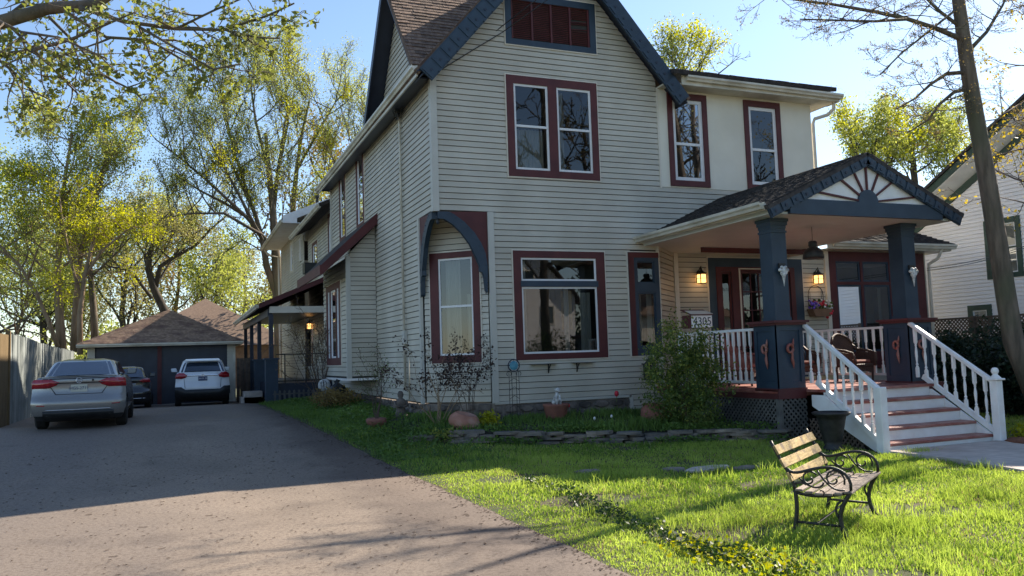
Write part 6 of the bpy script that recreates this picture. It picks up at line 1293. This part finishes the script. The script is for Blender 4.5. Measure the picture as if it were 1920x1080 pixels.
# 6 overhead maple, trunk out of frame on the left
t = Tree(21); TR0 = np.array((-11.5, -6.0, 0.2)); P = t.limb([TR0, TR0+(.1, 0, 2), TR0+(.3, -.2, 4), TR0+(.8, -.4, 5.4)], .30, .12)
e1 = at(-60, 62, Y=-7.2); P1 = t.limb([P[-1], (P[-1]+e1)/2+(0, 0, .15), e1, at(0, 42, Y=-7.4), at(90, 16, Y=-7.6), at(180, 8, Y=-7.8), at(230, -25, Y=-8)], .095, .04)
def nb(pts, r0, n, L_, **kw):
    Pn = t.limb([at(x, y, Y=yy) for x, y, yy in pts], r0, .008); t.crown(Pn, .15, n, L_, .012, elev=(-60, 30), up=-.05, kids=(3, 3), klen=(.55, .6), ang=(42, 42), leafy=1, nseg=5, wander=.25, **kw)
nb([(-50, 105, -7.5), (50, 97, -7.6), (130, 75, -7.8), (185, 52, -7.9), (260, 20, -8)], .022, 8, .75); nb([(150, 14, -7.8), (230, 40, -7.9), (330, 54, -8.1), (420, 56, -8.2), (500, 30, -8.3), (552, 6, -8.4)], .022, 12, .62)
nb([(120, 20, -7.7), (200, 70, -7.6), (280, 75, -7.8), (330, 105, -7.9), (380, 135, -8)], .018, 10, .60); nb([(-30, 90, -7.2), (20, 130, -7.2), (60, 170, -7.1), (100, 190, -7)], .018, 8, .6); nb([(90, 30, -7.4), (150, 90, -7.3), (190, 140, -7.3), (250, 170, -7.4), (270, 190, -7.4)], .015, 10, .55)
nb([(260, 50, -8), (330, 90, -8.2), (400, 130, -8.4), (450, 120, -8.5)], .014, 7, .5); nb([(20, 50, -7.6), (80, 110, -7.5), (120, 150, -7.4), (150, 180, -7.3)], .014, 8, .55); nb([(330, 54, -8.1), (400, 20, -8.2), (470, -10, -8.3)], .012, 6, .5); nb([(420, 56, -8.2), (480, 70, -8.3), (525, 72, -8.3)], .010, 6, .42)
nb([(0, 42, -7.3), (60, -5, -7), (140, -20, -7), (260, -10, -7.4)], .02, 9, .6); nb([(-40, 20, -7.9), (40, 60, -8.1), (110, 70, -8.3), (200, 110, -8.5)], .014, 9, .55)
t.build('overhanging_maple', 'nearest maple reaching over the driveway from beyond the left edge', 'tree', 'lf_near', .060, 1, .03, 'bark', maxleaf=4600, thin=.0020)
# 7 bare tree beside the steps
t = Tree(22); Y = -5.0
P = t.limb([(10.55, -5.3, -.1)]+[tuple(at(x, y, Y=Y)) for x, y in ((1900, 640), (1887, 560), (1870, 450), (1850, 330), (1828, 210), (1812, 110), (1797, 0), (1785, -90))]+[(9.5, -5, 10.6)], .29, .13)
P = t.T[-1][0]; t.T[-1] = (P, np.array([.24, .185, .18, .17, .16, .15, .135, .115, .06, .02])[:len(P)])
def br(pts, r0, n, L_, Yb=Y, **kw):
    Pn = t.limb([at(x, y, Y=Yb+(i*.12)) for i, (x, y) in enumerate(pts)], r0, .012); t.crown(Pn, .2, n, L_, .016, elev=(-50, 60), up=.1, kids=(5, 4), klen=(.55, .55), ang=(35, 38), leafy=1, nseg=5, wander=.2, **kw)
br([(1806, 75), (1760, 55), (1700, 35), (1640, 22), (1560, 8), (1480, -2), (1440, -12)], .055, 16, 1.15); br([(1800, 50), (1760, 20), (1720, -20), (1660, -60)], .04, 8, 1.2); br([(1700, 36), (1640, 40), (1570, 38), (1500, 36)], .03, 12, .8)
br([(1818, 135), (1775, 138), (1745, 158), (1715, 185), (1680, 205)], .045, 9, .8); br([(1822, 165), (1790, 172), (1762, 195), (1740, 225), (1700, 250)], .045, 9, .8); br([(1812, 100), (1850, 60), (1880, 10), (1900, -40)], .045, 10, 1.0); br([(1790, 20), (1740, 60), (1690, 100), (1650, 140)], .025, 10, .75); br([(1842, 250), (1880, 215), (1920, 190)], .03, 7, .8)
t.build('street_tree', 'bare brown trunk leaning left beside the porch steps, first buds on its twigs', 'tree', 'lf_rust', .032, 1, .03, 'bark', maxleaf=9000, thin=.0035)
# 8 golden-leaved tree on the right edge
t = Tree(23); bx = np.array((13.2, -4.6, 0)); P = t.limb([bx, bx+(.1, 0, 3), bx+(0, .2, 6), bx+(-.2, .1, 10)], .16, .05)
t.crown(P, .35, 14, 2.6, .04, elev=(-5, 45), up=.1, kids=(5, 4), klen=(.55, .5), ang=(40, 42), leafy=1, nseg=5, side=(-.35, 0, 0))
t.build('golden_maple', 'thin tree with small golden leaves at the right picture edge', 'tree', 'lf_gold', .075, 2, .09, 'twig', maxleaf=6000, thin=.004)
# 9, 10 trees behind the house
t = Tree(24); Yb = 17; P = t.limb(wp([(1290, 600), (1290, 400), (1290, 260), (1285, 160), (1280, 120)], Yb), .35, .10)
t.crown(P, .55, 12, 3.0, .08, elev=(20, 70), up=.4, kids=(5, 5), leafy=2); Pn = t.limb(wp([(1290, 260), (1320, 180), (1345, 140), (1370, 120), (1388, 105)], Yb), .07, .015); t.S_keep = len(t.tips); t.crown(Pn, .5, 6, 1.2, .02, up=.2, kids=(3,), klen=(.5,), ang=(35,), leafy=0, nseg=4); t.tips = t.tips[:t.S_keep]
t.build('backyard_tree', 'yellow-green treetop showing above the main roof beside the gable', 'tree', 'lf_spring', .11, 3, .26, 'barkdk', leaf2='lf_yel', f2=.5, maxleaf=9000, slim=.8, thin=.01)
t = Tree(26); P = t.limb([(6.5, 19, 0), (6.4, 19, 5), (6.6, 19.2, 9), (6.5, 19, 12)], .35, .12); t.crown(P, .45, 13, 4.2, .1, elev=(0, 60), up=.3, kids=(5, 5), leafy=2); t.build('backyard_tree', 'tree added behind the main block to shade the left fence, hidden by its roof', 'tree', 'lf_spring', .2, 6, .35, 'barkdk', maxleaf=16000)  # added tree, out of view, casts shade on the left fence
t = Tree(27); P = t.limb([(7.2, 15, 0), (7.1, 15, 5), (7.3, 15.2, 9), (7.2, 15, 12.5)], .35, .12); t.crown(P, .45, 12, 3.8, .1, elev=(0, 60), up=.3, kids=(5, 5), leafy=2); t.build('backyard_tree', 'second tree added behind the roofs to shade the left fence, out of view', 'tree', 'lf_spring', .2, 6, .35, 'barkdk', maxleaf=14000)  # another unseen tree, added for more shade along the fence
t = Tree(25); Yb = 24; P = t.limb(wp([(1720, 640), (1720, 480), (1718, 380), (1712, 300), (1705, 250)], Yb), .4, .10); P2 = t.limb(wp([(1720, 470), (1660, 380), (1625, 310), (1610, 270)], Yb-1), .22, .06); P3 = t.limb(wp([(1720, 460), (1760, 400), (1800, 330), (1840, 260)], Yb+1), .22, .06)
for P_, n_ in ((P, 10), (P2, 9), (P3, 9)): t.crown(P_, .4, n_, 4.6, .10, elev=(5, 60), up=.3, kids=(5, 5, 3), leafy=1)
t.build('backyard_tree', 'broad green tree between the house and the white neighbour house', 'tree', 'lf_spring', .16, 5, .32, 'barkdk', leaf2='lf_yel', f2=.25, maxleaf=26000, thin=.012)
# ------------------------------------------------ what stands across the street (seen mirrored in the panes)
for i, (x, y, hgt) in enumerate(((15, -44, 19), (25, -42, 21), (35, -44, 22), (44, -38, 20), (6, -46, 17))):
    t = Tree(60+i); b0 = np.array((x, y, 0.)); P = t.limb([b0, b0+(0, 0, hgt*.3), b0+(.4, 0, hgt*.6), b0+(.2, .3, hgt*.85)], .4, .12)
    t.crown(P, .3, 11, hgt*.36, .14, elev=(15, 60), up=.3, kids=(5, 4), leafy=1); t.build('street_tree', ['second tree from the east end of the row across the street', 'middle tree of the row across the street behind the white gabled house', 'tall tree across the street beside the pale house', 'easternmost tree across the street beyond the pale house', 'westernmost tree across the street, left of the white gabled house'][i], 'tree', 'lf_olive', .16, 1, .2, 'barkdk', maxleaf=2500, group='trees across the street', thin=.055)
for i, (x, y, hgt) in enumerate(((16.5, -31, 26), (27.5, -30.5, 26))):
    t = Tree(70+i); b0 = np.array((x, y, 0.)); P = t.limb([b0, b0+(0, 0, hgt*.25), b0+(.4, 0, hgt*.5), b0+(.2, .3, hgt*.85)], .34, .12)
    t.crown(P, .28, 13, hgt*.30, .13, elev=(10, 60), up=.3, kids=(6, 5, 2), leafy=1, wander=.28); t.build('street_tree', ['tall bare tree at the near kerb, mirrored in the gable windows', 'tall bare tree at the near kerb, mirrored in the cream wing windows'][i], 'tree', 'lf_olive', .12, 1, .2, 'barkdk', maxleaf=1500, group='trees across the street', thin=.03)
rg = np.random.default_rng(15); n = 16000; X_ = rg.uniform(-60, 90, n); H_ = 7+2.5*np.sin(X_*.21)+1.5*np.sin(X_*.6+1); o = leaf_mesh('added_hedgerow', np.stack([X_, -56+rg.normal(size=n)*2.5, rg.random(n)**.8*H_], 1), .7, M['lf_dark'], None, rg); tags(o, 'dark hedgerow behind the houses across the street', 'hedgerow', kind='stuff')  # added leaf mass, keeps the bright horizon out of the window reflections
th_ = simple_house('street_house', 'white gabled house standing across the street', 15, 23, -50, -40, 0, 6.0, 10.5, M['nbwhite'], M['shingledk'], 'y', [(Wall((0, -40), (-1, 0), (0, 1)), -18.2, -17.0, 3.8, 5.4), (Wall((0, -40), (-1, 0), (0, 1)), -21.4, -20.2, 3.8, 5.4), (Wall((0, -40), (-1, 0), (0, 1)), -19.8, -18.6, 6.6, 8.0)])
simple_house('street_house', 'pale house with rust roof standing across the street', 30, 41, -52, -42, 0, 4.5, 8.0, M['trimcream'], M['orangeroof'], 'hip')
# ------------------------------------------------ shrubs
def shrub(name, label, cat, base, stems, hgt, spread, leaf, lsize, per, lsp, bark='twig', kids=(4, 4), elev=(50, 88), seed=1, maxleaf=20000, leaf2=None, f2=.3, thin=.003, up=.2, r0=.014, wander=.2, cond=None, klen=(.5, .5)):
    t = Tree(seed); b0 = np.array(base, float); t.limb([b0-(0, 0, .05), b0+(0, 0, .12)], r0*1.6, r0)
    for k in range(stems):
        az = k*2.4+t.r.random(); e = R(t.r.uniform(*elev)); d = (math.cos(az)*math.cos(e), math.sin(az)*math.cos(e), math.sin(e)); o_ = np.array((math.cos(az), math.sin(az), 0))*spread*t.r.random()*.35
        t.grow(b0+o_, d, hgt*t.r.uniform(.75, 1.08), r0, 0, up=up, wander=wander, kids=kids, klen=klen, ang=(36, 40), leafy=len(kids), nseg=6)
    return t.build(name, label, cat, leaf, lsize, per, lsp, bark, leaf2=leaf2, f2=f2, maxleaf=maxleaf, thin=thin, cond=cond)
def dense(name, label, cat, c, rad, n, leaf, ls, seed=1, stems=9, leaf2=None, f2=.2):
    """leafy mass: leaves fill an uneven volume round a few stems"""
    rg = np.random.default_rng(seed); T_ = thing(name, label, cat, (c[0], c[1], c[2]-rad[2])); b0 = np.array(c)-(0, 0, rad[2]); S_ = []
    for k in range(stems*4):
        az = rg.random()*6.28; q = np.array(c)+np.array(rad)*.8*np.array((math.cos(az), math.sin(az), rg.uniform(-.2, .9)))*rg.random(); m_ = (b0+q)/2+rg.normal(size=3)*.06; S_ += [(b0+(q-b0)*.0+rg.normal(size=3)*(.06, .06, 0), m_, .014, .008), (m_, q, .008, .003)]
    seg_mesh('stems', [q[0] for q in S_], [q[1] for q in S_], [q[2] for q in S_], [q[3] for q in S_], M['twig'], T_, 4, kind='stuff')
    cl = rg.normal(size=(220, 3)); cl /= np.linalg.norm(cl, axis=1, keepdims=True); cl *= rg.uniform(.3, 1.12, (220, 1)); cl[:, 2] = np.maximum(cl[:, 2], -.85); k = rg.integers(0, 220, n); C_ = cl[k]+rg.normal(size=(n, 3))*.11; C_ = C_*np.array(rad)+np.array(c); C_ = C_[C_[:, 2] > b0[2]-.02]
    if leaf2: j = rg.random(len(C_)) < f2*np.clip((C_[:, 2]-b0[2])/rad[2], 0, 1.5); leaf_mesh('foliage', C_[~j], ls, M[leaf], T_, rg, kind='stuff'); leaf_mesh('bright_foliage', C_[j], ls, M[leaf2], T_, rg, kind='stuff')  # brighter leaves thicken towards the top: sunlight put into the leaf colour
    else: leaf_mesh('foliage', C_, ls, M[leaf], T_, rg, kind='stuff')
    return T_
q = at(1292, 790, Y=-3.0); dense('leafy_shrub', 'rounded leafy green shrub in front of the porch railing below the mailbox', 'shrub', (q[0]+.02, -3.0, 1.12), (.80, .62, .98), 12500, 'lf_shrub', .056, 3, leaf2='lf_spring', f2=.22)
q = at(822, 800, Y=-.55); shrub('bare_stemmed_shrub', 'shrub with pale bare stems and dark purple leaves before the corner window', 'shrub', (q[0], -.55, bedz(q[0], -.5)), 8, 1.45, .3, 'lf_purple', .055, 2, .05, 'barklit', kids=(3, 3), elev=(55, 85), seed=4, up=.1, maxleaf=2600, cond=lambda C: C[:, 2] > 1.0, r0=.012)
q = at(880, 790, Y=-.35); shrub('bare_stemmed_shrub', 'taller dark-leaved shrub just below the right side of the corner window', 'shrub', (q[0], -.35, bedz(q[0], -.4)), 6, 1.5, .3, 'lf_purple', .055, 2, .05, 'twig', kids=(3, 3), elev=(65, 88), seed=5, up=.1, maxleaf=2200, cond=lambda C: C[:, 2] > 1.1, r0=.010)
q = at(706, 780, Y=.9); shrub('twiggy_shrub', 'thin twiggy shrub with tiny grey leaves beside the side bay', 'shrub', (q[0], .9, zg(q[0], .9)+.15), 6, 1.25, .2, 'lf_shrub', .03, 1, .05, 'twig', kids=(4, 4), elev=(60, 88), seed=6, maxleaf=1500, r0=.011)
q = at(600, 745, Y=8.6); shrub('twiggy_shrub', 'tall brown leafless shrub between the side bay and the side porch', 'shrub', (q[0], 8.6, zg(q[0], 8.6)), 14, 2.6, .4, 'lf_rust', .04, 1, .06, 'twig', kids=(4, 3), elev=(68, 89), seed=7, maxleaf=1500, thin=.006, r0=.016)
q = at(620, 745, Y=6.0); dense('rusty_shrub', 'low rust coloured shrub under the side bay', 'shrub', (q[0], 5.3, .72), (.55, .8, .30), 2600, 'lf_rust', .06, 8)
for i, (x, y, rx, ry, rz) in enumerate(((12.4, -3.9, 1.1, .9, .95), (13.6, -2.6, 1.3, 1.2, 1.05), (11.6, -2.2, 1.0, .9, .85), (14.9, -4.4, 1.1, 1.0, .9), (14.6, -1.0, 1.2, 1.3, .95))):
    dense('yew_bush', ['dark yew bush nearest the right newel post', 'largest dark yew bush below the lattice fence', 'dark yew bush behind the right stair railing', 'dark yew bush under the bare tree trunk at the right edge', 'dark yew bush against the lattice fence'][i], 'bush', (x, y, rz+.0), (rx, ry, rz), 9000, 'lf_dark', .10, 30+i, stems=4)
dense('garden_plant', 'small yellow-green plant at the foot of the right newel post', 'plant', (8.75, -6.1, .02), (.28, .22, .16), 420, 'ivyyel', .07, 50, 2)
# ------------------------------------------------ grass and ground cover
rg = np.random.default_rng(77)
def walk_mask(X_, Y_):
    poly = [(5.75, -5.7), (8.5, -5.7), (7.9, -7.4), (6.3, -9.6), (4.9, -11.6), (3.7, -11.0), (4.9, -9.1), (5.4, -7.5)]; ins = np.zeros(len(X_), bool)
    for (x1, y1), (x2, y2) in zip(poly, poly[1:]+poly[:1]):
        c = ((y1 > Y_) != (y2 > Y_)) & (X_ < (x2-x1)*(Y_-y1)/(y2-y1+1e-9)+x1); ins ^= c
    return ins
vzg = np.vectorize(zg); vde = np.vectorize(drive_edge); vwy = np.vectorize(wall_y); vbz = np.vectorize(bedz)
def vnoise(X_, Y_, s, seed=0): return .5+.25*(np.sin(X_*s+seed)+np.sin(Y_*s*1.13+seed*2)+np.sin((X_+Y_)*s*.71+seed*3)*np.cos((X_-Y_)*s*.53))
def blades(name, X_, Y_, Z_, h, wdt, mat, lean=.35, **tg):
    n = len(X_); az = rg.uniform(0, 6.28, n); ld = rg.uniform(0, 6.28, n); ln = np.abs(rg.normal(size=n))*lean*h; dx, dy = np.cos(az)*wdt/2, np.sin(az)*wdt/2; tx, ty = X_+np.cos(ld)*ln, Y_+np.sin(ld)*ln; mx_, my_ = X_+np.cos(ld)*ln*.35, Y_+np.sin(ld)*ln*.35
    V_ = np.stack([np.stack([X_-dx, Y_-dy, Z_], 1), np.stack([X_+dx, Y_+dy, Z_], 1), np.stack([mx_+dx*.8, my_+dy*.8, Z_+h*.6], 1), np.stack([mx_-dx*.8, my_-dy*.8, Z_+h*.6], 1), np.stack([tx+dx*.12, ty+dy*.12, Z_+h*.97], 1), np.stack([tx-dx*.12, ty-dy*.12, Z_+h*.97], 1)], 1).reshape(-1, 3)
    k = np.arange(n)*6; F_ = np.concatenate([np.stack([k, k+1, k+2, k+3], 1), np.stack([k+3, k+2, k+4, k+5], 1)])
    o = np_mesh(name, V_, F_, mat, None); tags(o, **tg); return o
N_ = 900000; X_ = rg.uniform(-2.0, 12, N_); Y_ = rg.uniform(-14.5, 3, N_)
k = (X_ > vde(Y_)-.0+rg.uniform(-.02, .1, N_)) & ~walk_mask(X_, Y_) & ~((X_ > PX0-.02) & (X_ < 9.2) & (Y_ > -4.1)) & ~((X_ > 5.65) & (X_ < 8.45) & (Y_ > -6.05)) & ~((Y_ > 0) & (X_ > 0)) & ~((X_ > -.9) & (X_ < 5.2) & (Y_ > vwy(X_)-.12)) & (((X_-9.4)/1.3)**2+((Y_+6.7)/.9)**2 > 1)
X_, Y_ = X_[k], Y_[k]; D_ = np.hypot(X_-EYE[0], Y_-EYE[1]); vx = (X_-EYE[0])*.377+(Y_-EYE[1])*.923; vr = (X_-EYE[0])*.926-(Y_-EYE[1])*.375; k = (vx > 3) & (np.abs(vr) < vx*.68+.5) & (rg.random(len(X_)) < np.clip(6.5/D_, .28, 1)**1.3); X_, Y_, D_ = X_[k], Y_[k], D_[k]
nn = vnoise(X_, Y_, 1.7, 1)*.6+vnoise(X_, Y_, 5.3, 4)*.4; bare = ((vnoise(X_, Y_, 2.6, 9) > .86) & (rg.random(len(X_)) < .8)) | ((np.hypot(X_-1.6, (Y_+6.35)*2.2) < 1.1) & (rg.random(len(X_)) < .45)); X_, Y_, D_, nn = X_[~bare], Y_[~bare], D_[~bare], nn[~bare]
near_edge = np.clip((X_-vde(Y_))/.5, .35, 1); h = (.025+.062*np.clip(nn, 0, 1)**2)*rg.uniform(.5, 1.4, len(X_))*near_edge; shade = (Y_ > -5.2)
ty = vnoise(X_, Y_, 1.1, 12)+rg.normal(size=len(X_))*.22; tz = rg.random(len(X_)) < .05+.10*(vnoise(X_, Y_, 2.3, 20) > .62); g2 = (ty > .70) & ~tz; g1 = ~g2 & ~tz
for sel, mk, lb in ((g1, 'grass', 'bright spring lawn grass in front of the house'), (g2, 'grass2', 'darker green grass mixed through the lawn'), (tz, 'straw', 'dry straw coloured blades scattered in the lawn')):
    blades('lawn_grass', X_[sel], Y_[sel], vzg(X_[sel], Y_[sel])-.012, h[sel]*(.8 if mk == 'straw' else 1), (.0055+.0005*D_)[sel], M[mk], .55, label=lb, cat='grass', kind='stuff')
# taller tufts
cx = rg.uniform(-1.0, 9, 260); cy = rg.uniform(-12.5, -5.3, 260); k = rg.integers(0, 260, 9000); X2 = cx[k]+rg.normal(size=9000)*.07; Y2 = cy[k]+rg.normal(size=9000)*.07; kk = (X2 > vde(Y2)+.3) & ~walk_mask(X2, Y2) & ~((X2 > 5.65) & (X2 < 8.45) & (Y2 > -6.05)); X2, Y2 = X2[kk], Y2[kk]
for (ax2, ay2, n2) in ((.05, -10.55, 260), (2.3, -8.6, 420), (3.3, -8.3, 300), (6.0, -6.35, 260), (.9, -10.6, 300)): X2 = np.concatenate([X2, ax2+rg.normal(size=n2)*.13]); Y2 = np.concatenate([Y2, ay2+rg.normal(size=n2)*.10])
blades('tall_grass', X2, Y2, vzg(X2, Y2)-.01, rg.uniform(.05, .16, len(X2)), .008, M['grass'], .5, label='taller grass tufts scattered over the lawn', cat='grass', kind='stuff')
# bed plants
n = 26000; X3 = rg.uniform(-.85, 5.1, n); Y3 = rg.uniform(-4, 1.1, n); k = (Y3 > vwy(X3)+.12) & ~((X3 > 1.0) & (Y3 > -.12)) & (Y3 < 1.1-X3*.9+.2) | ((Y3 > vwy(X3)+.12) & (X3 > 1.0) & (Y3 < -.12)); k &= vnoise(X3, Y3, 3.1, 2)+rg.normal(size=n)*.15 > .36; X3, Y3 = X3[k], Y3[k]
blades('bed_leaves', X3, Y3, vbz(X3, Y3), rg.uniform(.06, .24, len(X3))*(.35+.8*vnoise(X3, Y3, 2.2, 7))*np.where(Y3 > -.5, .65, 1), .017, M['grassdk'], .4, label='strappy green bulb leaves filling the flower bed', cat='bed plants', kind='stuff')
n = 30000; X4 = rg.uniform(-2.6, .0, n); Y4 = rg.uniform(-3.0, 11.5, n); k = (X4 > vde(Y4)+.15) & (vnoise(X4, Y4, 1.9, 5)+rg.normal(size=n)*.12 > .40); X4, Y4 = X4[k], Y4[k]
hh = .20*vnoise(X4, Y4, 2.4, 3)*np.clip((X4-vde(Y4))/.8, .2, 1.2); o = leaf_mesh('side_groundcover', np.stack([X4, Y4, vzg(X4, Y4)+rg.random(len(X4))*hh+.01], 1), .065, M['grassdk'], None, rg, flat=.5); tags(o, 'low dark green ground cover along the side of the house', 'ground cover', kind='stuff')
n = 9000; X4 = rg.uniform(-2.5, .0, n); Y4 = rg.uniform(-4.5, 11.5, n); k = (X4 > vde(Y4)+.02); X4, Y4 = X4[k], Y4[k]
blades('side_grass', X4, Y4, vzg(X4, Y4)-.01, rg.uniform(.05, .15, len(X4)), .012, M['grassdk'], .5, label='shaded grass verge between the driveway and the side wall', cat='grass', kind='stuff')
def band(pts, wd, n, hmax, seed):
    r2 = np.random.default_rng(seed); s = r2.random(n)*(len(pts)-1); i = s.astype(int); f = s-i; P = np.array(pts); q = P[i]+(P[np.minimum(i+1, len(pts)-1)]-P[i])*f[:, None]; off = r2.normal(size=(n, 2))*wd; cl = (np.sin(s*9)+np.sin(s*23+1)+r2.normal(size=n)*.9) > .15; q = (q+off)[cl]; return np.concatenate([q, (np.vectorize(zg)(q[:, 0], q[:, 1])+r2.random(len(q))*hmax)[:, None]], 1)
ivp = [at(x, y, Z=0)[:2] for x, y in ((985, 903), (1060, 925), (1120, 955), (1200, 992), (1290, 1030), (1380, 1052), (1500, 1082))]
o = leaf_mesh('ivy_edging', band(ivp, .10, 4200, .085, 3), .042, M['ivy'], None, rg, flat=.4); tags(o, 'dark trailing vinca strip running across the lawn', 'ground cover', kind='stuff')
o = leaf_mesh('variegated_edging', band(ivp[4:], .15, 1100, .10, 5), .042, M['ivyyel'], None, rg, flat=.3); tags(o, 'yellow variegated leaves at the near end of the vinca strip', 'ground cover', kind='stuff')
q = at(918, 812, Y=-1.15); dense('garden_plant', 'bright sunlit plant growing beside the tipped terracotta bowl', 'plant', (q[0], -1.15, bedz(q[0], -1.15)+.15), (.22, .15, .18), 320, 'lf_yel', .075, 51, 2)
q = at(835, 830, Y=-1.35); dense('garden_plant', 'bright sunlit plant at the left end of the stone edging', 'plant', (q[0], -1.35, zg(q[0], -1.35)+.12), (.30, .2, .14), 360, 'lf_spring', .06, 52, 2)
n = 5200; X6 = rg.uniform(-.8, 5.1, n); Y6 = vwy(X6)+rg.normal(size=n)*.10+np.where(rg.random(n) < .5, -.20, .16); k = vnoise(X6, Y6, 4.1, 6)+rg.normal(size=n)*.12 > .50; X6, Y6 = X6[k], Y6[k]; tz_ = np.where(Y6 > vwy(X6), vbz(X6, Y6)+.02, vzg(X6, Y6))
o = leaf_mesh('edging_plants', np.stack([X6, Y6, tz_+rg.random(len(X6))*.13], 1), .055, M['grassdk'], None, rg, flat=.3); tags(o, 'small weeds and leaves growing along the stone edging', 'weeds', kind='stuff')
# tulips and daffodils
def flower(label, cat, name, p, mk, stem=.3, size=.035):
    T_ = thing(name, label, cat, p); b = MB(); b.tube([p, (p[0]+.01, p[1], p[2]+stem)], .006, 4); b.build('stem', M['grassdk'], T_); b = MB(); b.lathe([(.005, 0), (size, size*.8), (size*.95, size*1.9), (size*.5, size*2.6)], (p[0]+.01, p[1], p[2]+stem-.01), 7); b.build('petals', M[mk], T_, smooth=True)
q = at(1157, 780, Y=-.4); flower('single red tulip before the foundation under the large window', 'tulip', 'tulip', (q[0], -.4, bedz(q[0], -.4)+.25), 'flred', .12, .05); q = at(1066, 776, Y=-.6); flower('small pink tulip beside the dog statue planter', 'tulip', 'tulip', (q[0], -.6, bedz(q[0], -.6)), 'flred', .22, .03)
for i, (x, y, mk) in enumerate(((1125, 797, 'flyellow'), (1114, 787, 'flwhite'), (1146, 783, 'flwhite'), (1171, 794, 'flwhite'))):
    q = at(x, y, Y=-1.4); flower(['yellow daffodil in the flower bed', 'white flower left of the yellow daffodil', 'white flower right of the yellow daffodil', 'white flower nearest the large terracotta pot'][i], 'flower', 'daffodil', (q[0], -1.4, q[2]-.16), mk, .16, .026)
# litter on the asphalt
n = 1500; X5 = rg.uniform(-8, -1.9, n); Y5 = rg.uniform(-12.5, 0, n); Y6 = rg.uniform(-12.5, 4, 900); X5 = np.concatenate([X5, vde(Y6)-np.abs(rg.normal(size=900))*.12-.0]); Y5 = np.concatenate([Y5, Y6]); k = X5 < vde(Y5)-.0; X5, Y5 = X5[k], Y5[k]; n = len(X5); a = rg.uniform(0, 3.14, n); L5 = rg.uniform(.006, .022, n)*(1+(rg.random(n) < .08)*1.6); w5 = rg.uniform(.003, .008, n); Z5 = vzg(X5, Y5)+.009
c_, s_5 = np.cos(a), np.sin(a); V_ = np.stack([np.stack([X5+c_*L5-s_5*w5, Y5+s_5*L5+c_*w5, Z5], 1), np.stack([X5+c_*L5*.7+s_5*w5, Y5+s_5*L5*.7-c_*w5, Z5+.006], 1), np.stack([X5-c_*L5+s_5*w5, Y5-s_5*L5-c_*w5, Z5], 1), np.stack([X5-c_*L5*.6-s_5*w5, Y5-s_5*L5*.6+c_*w5, Z5+.007], 1)], 1).reshape(-1, 3)
o = np_mesh('fallen_buds', V_, np.arange(n*4).reshape(-1, 4), M['twig'], None); tags(o, 'fallen buds and twig bits littering the driveway', 'litter', kind='stuff')
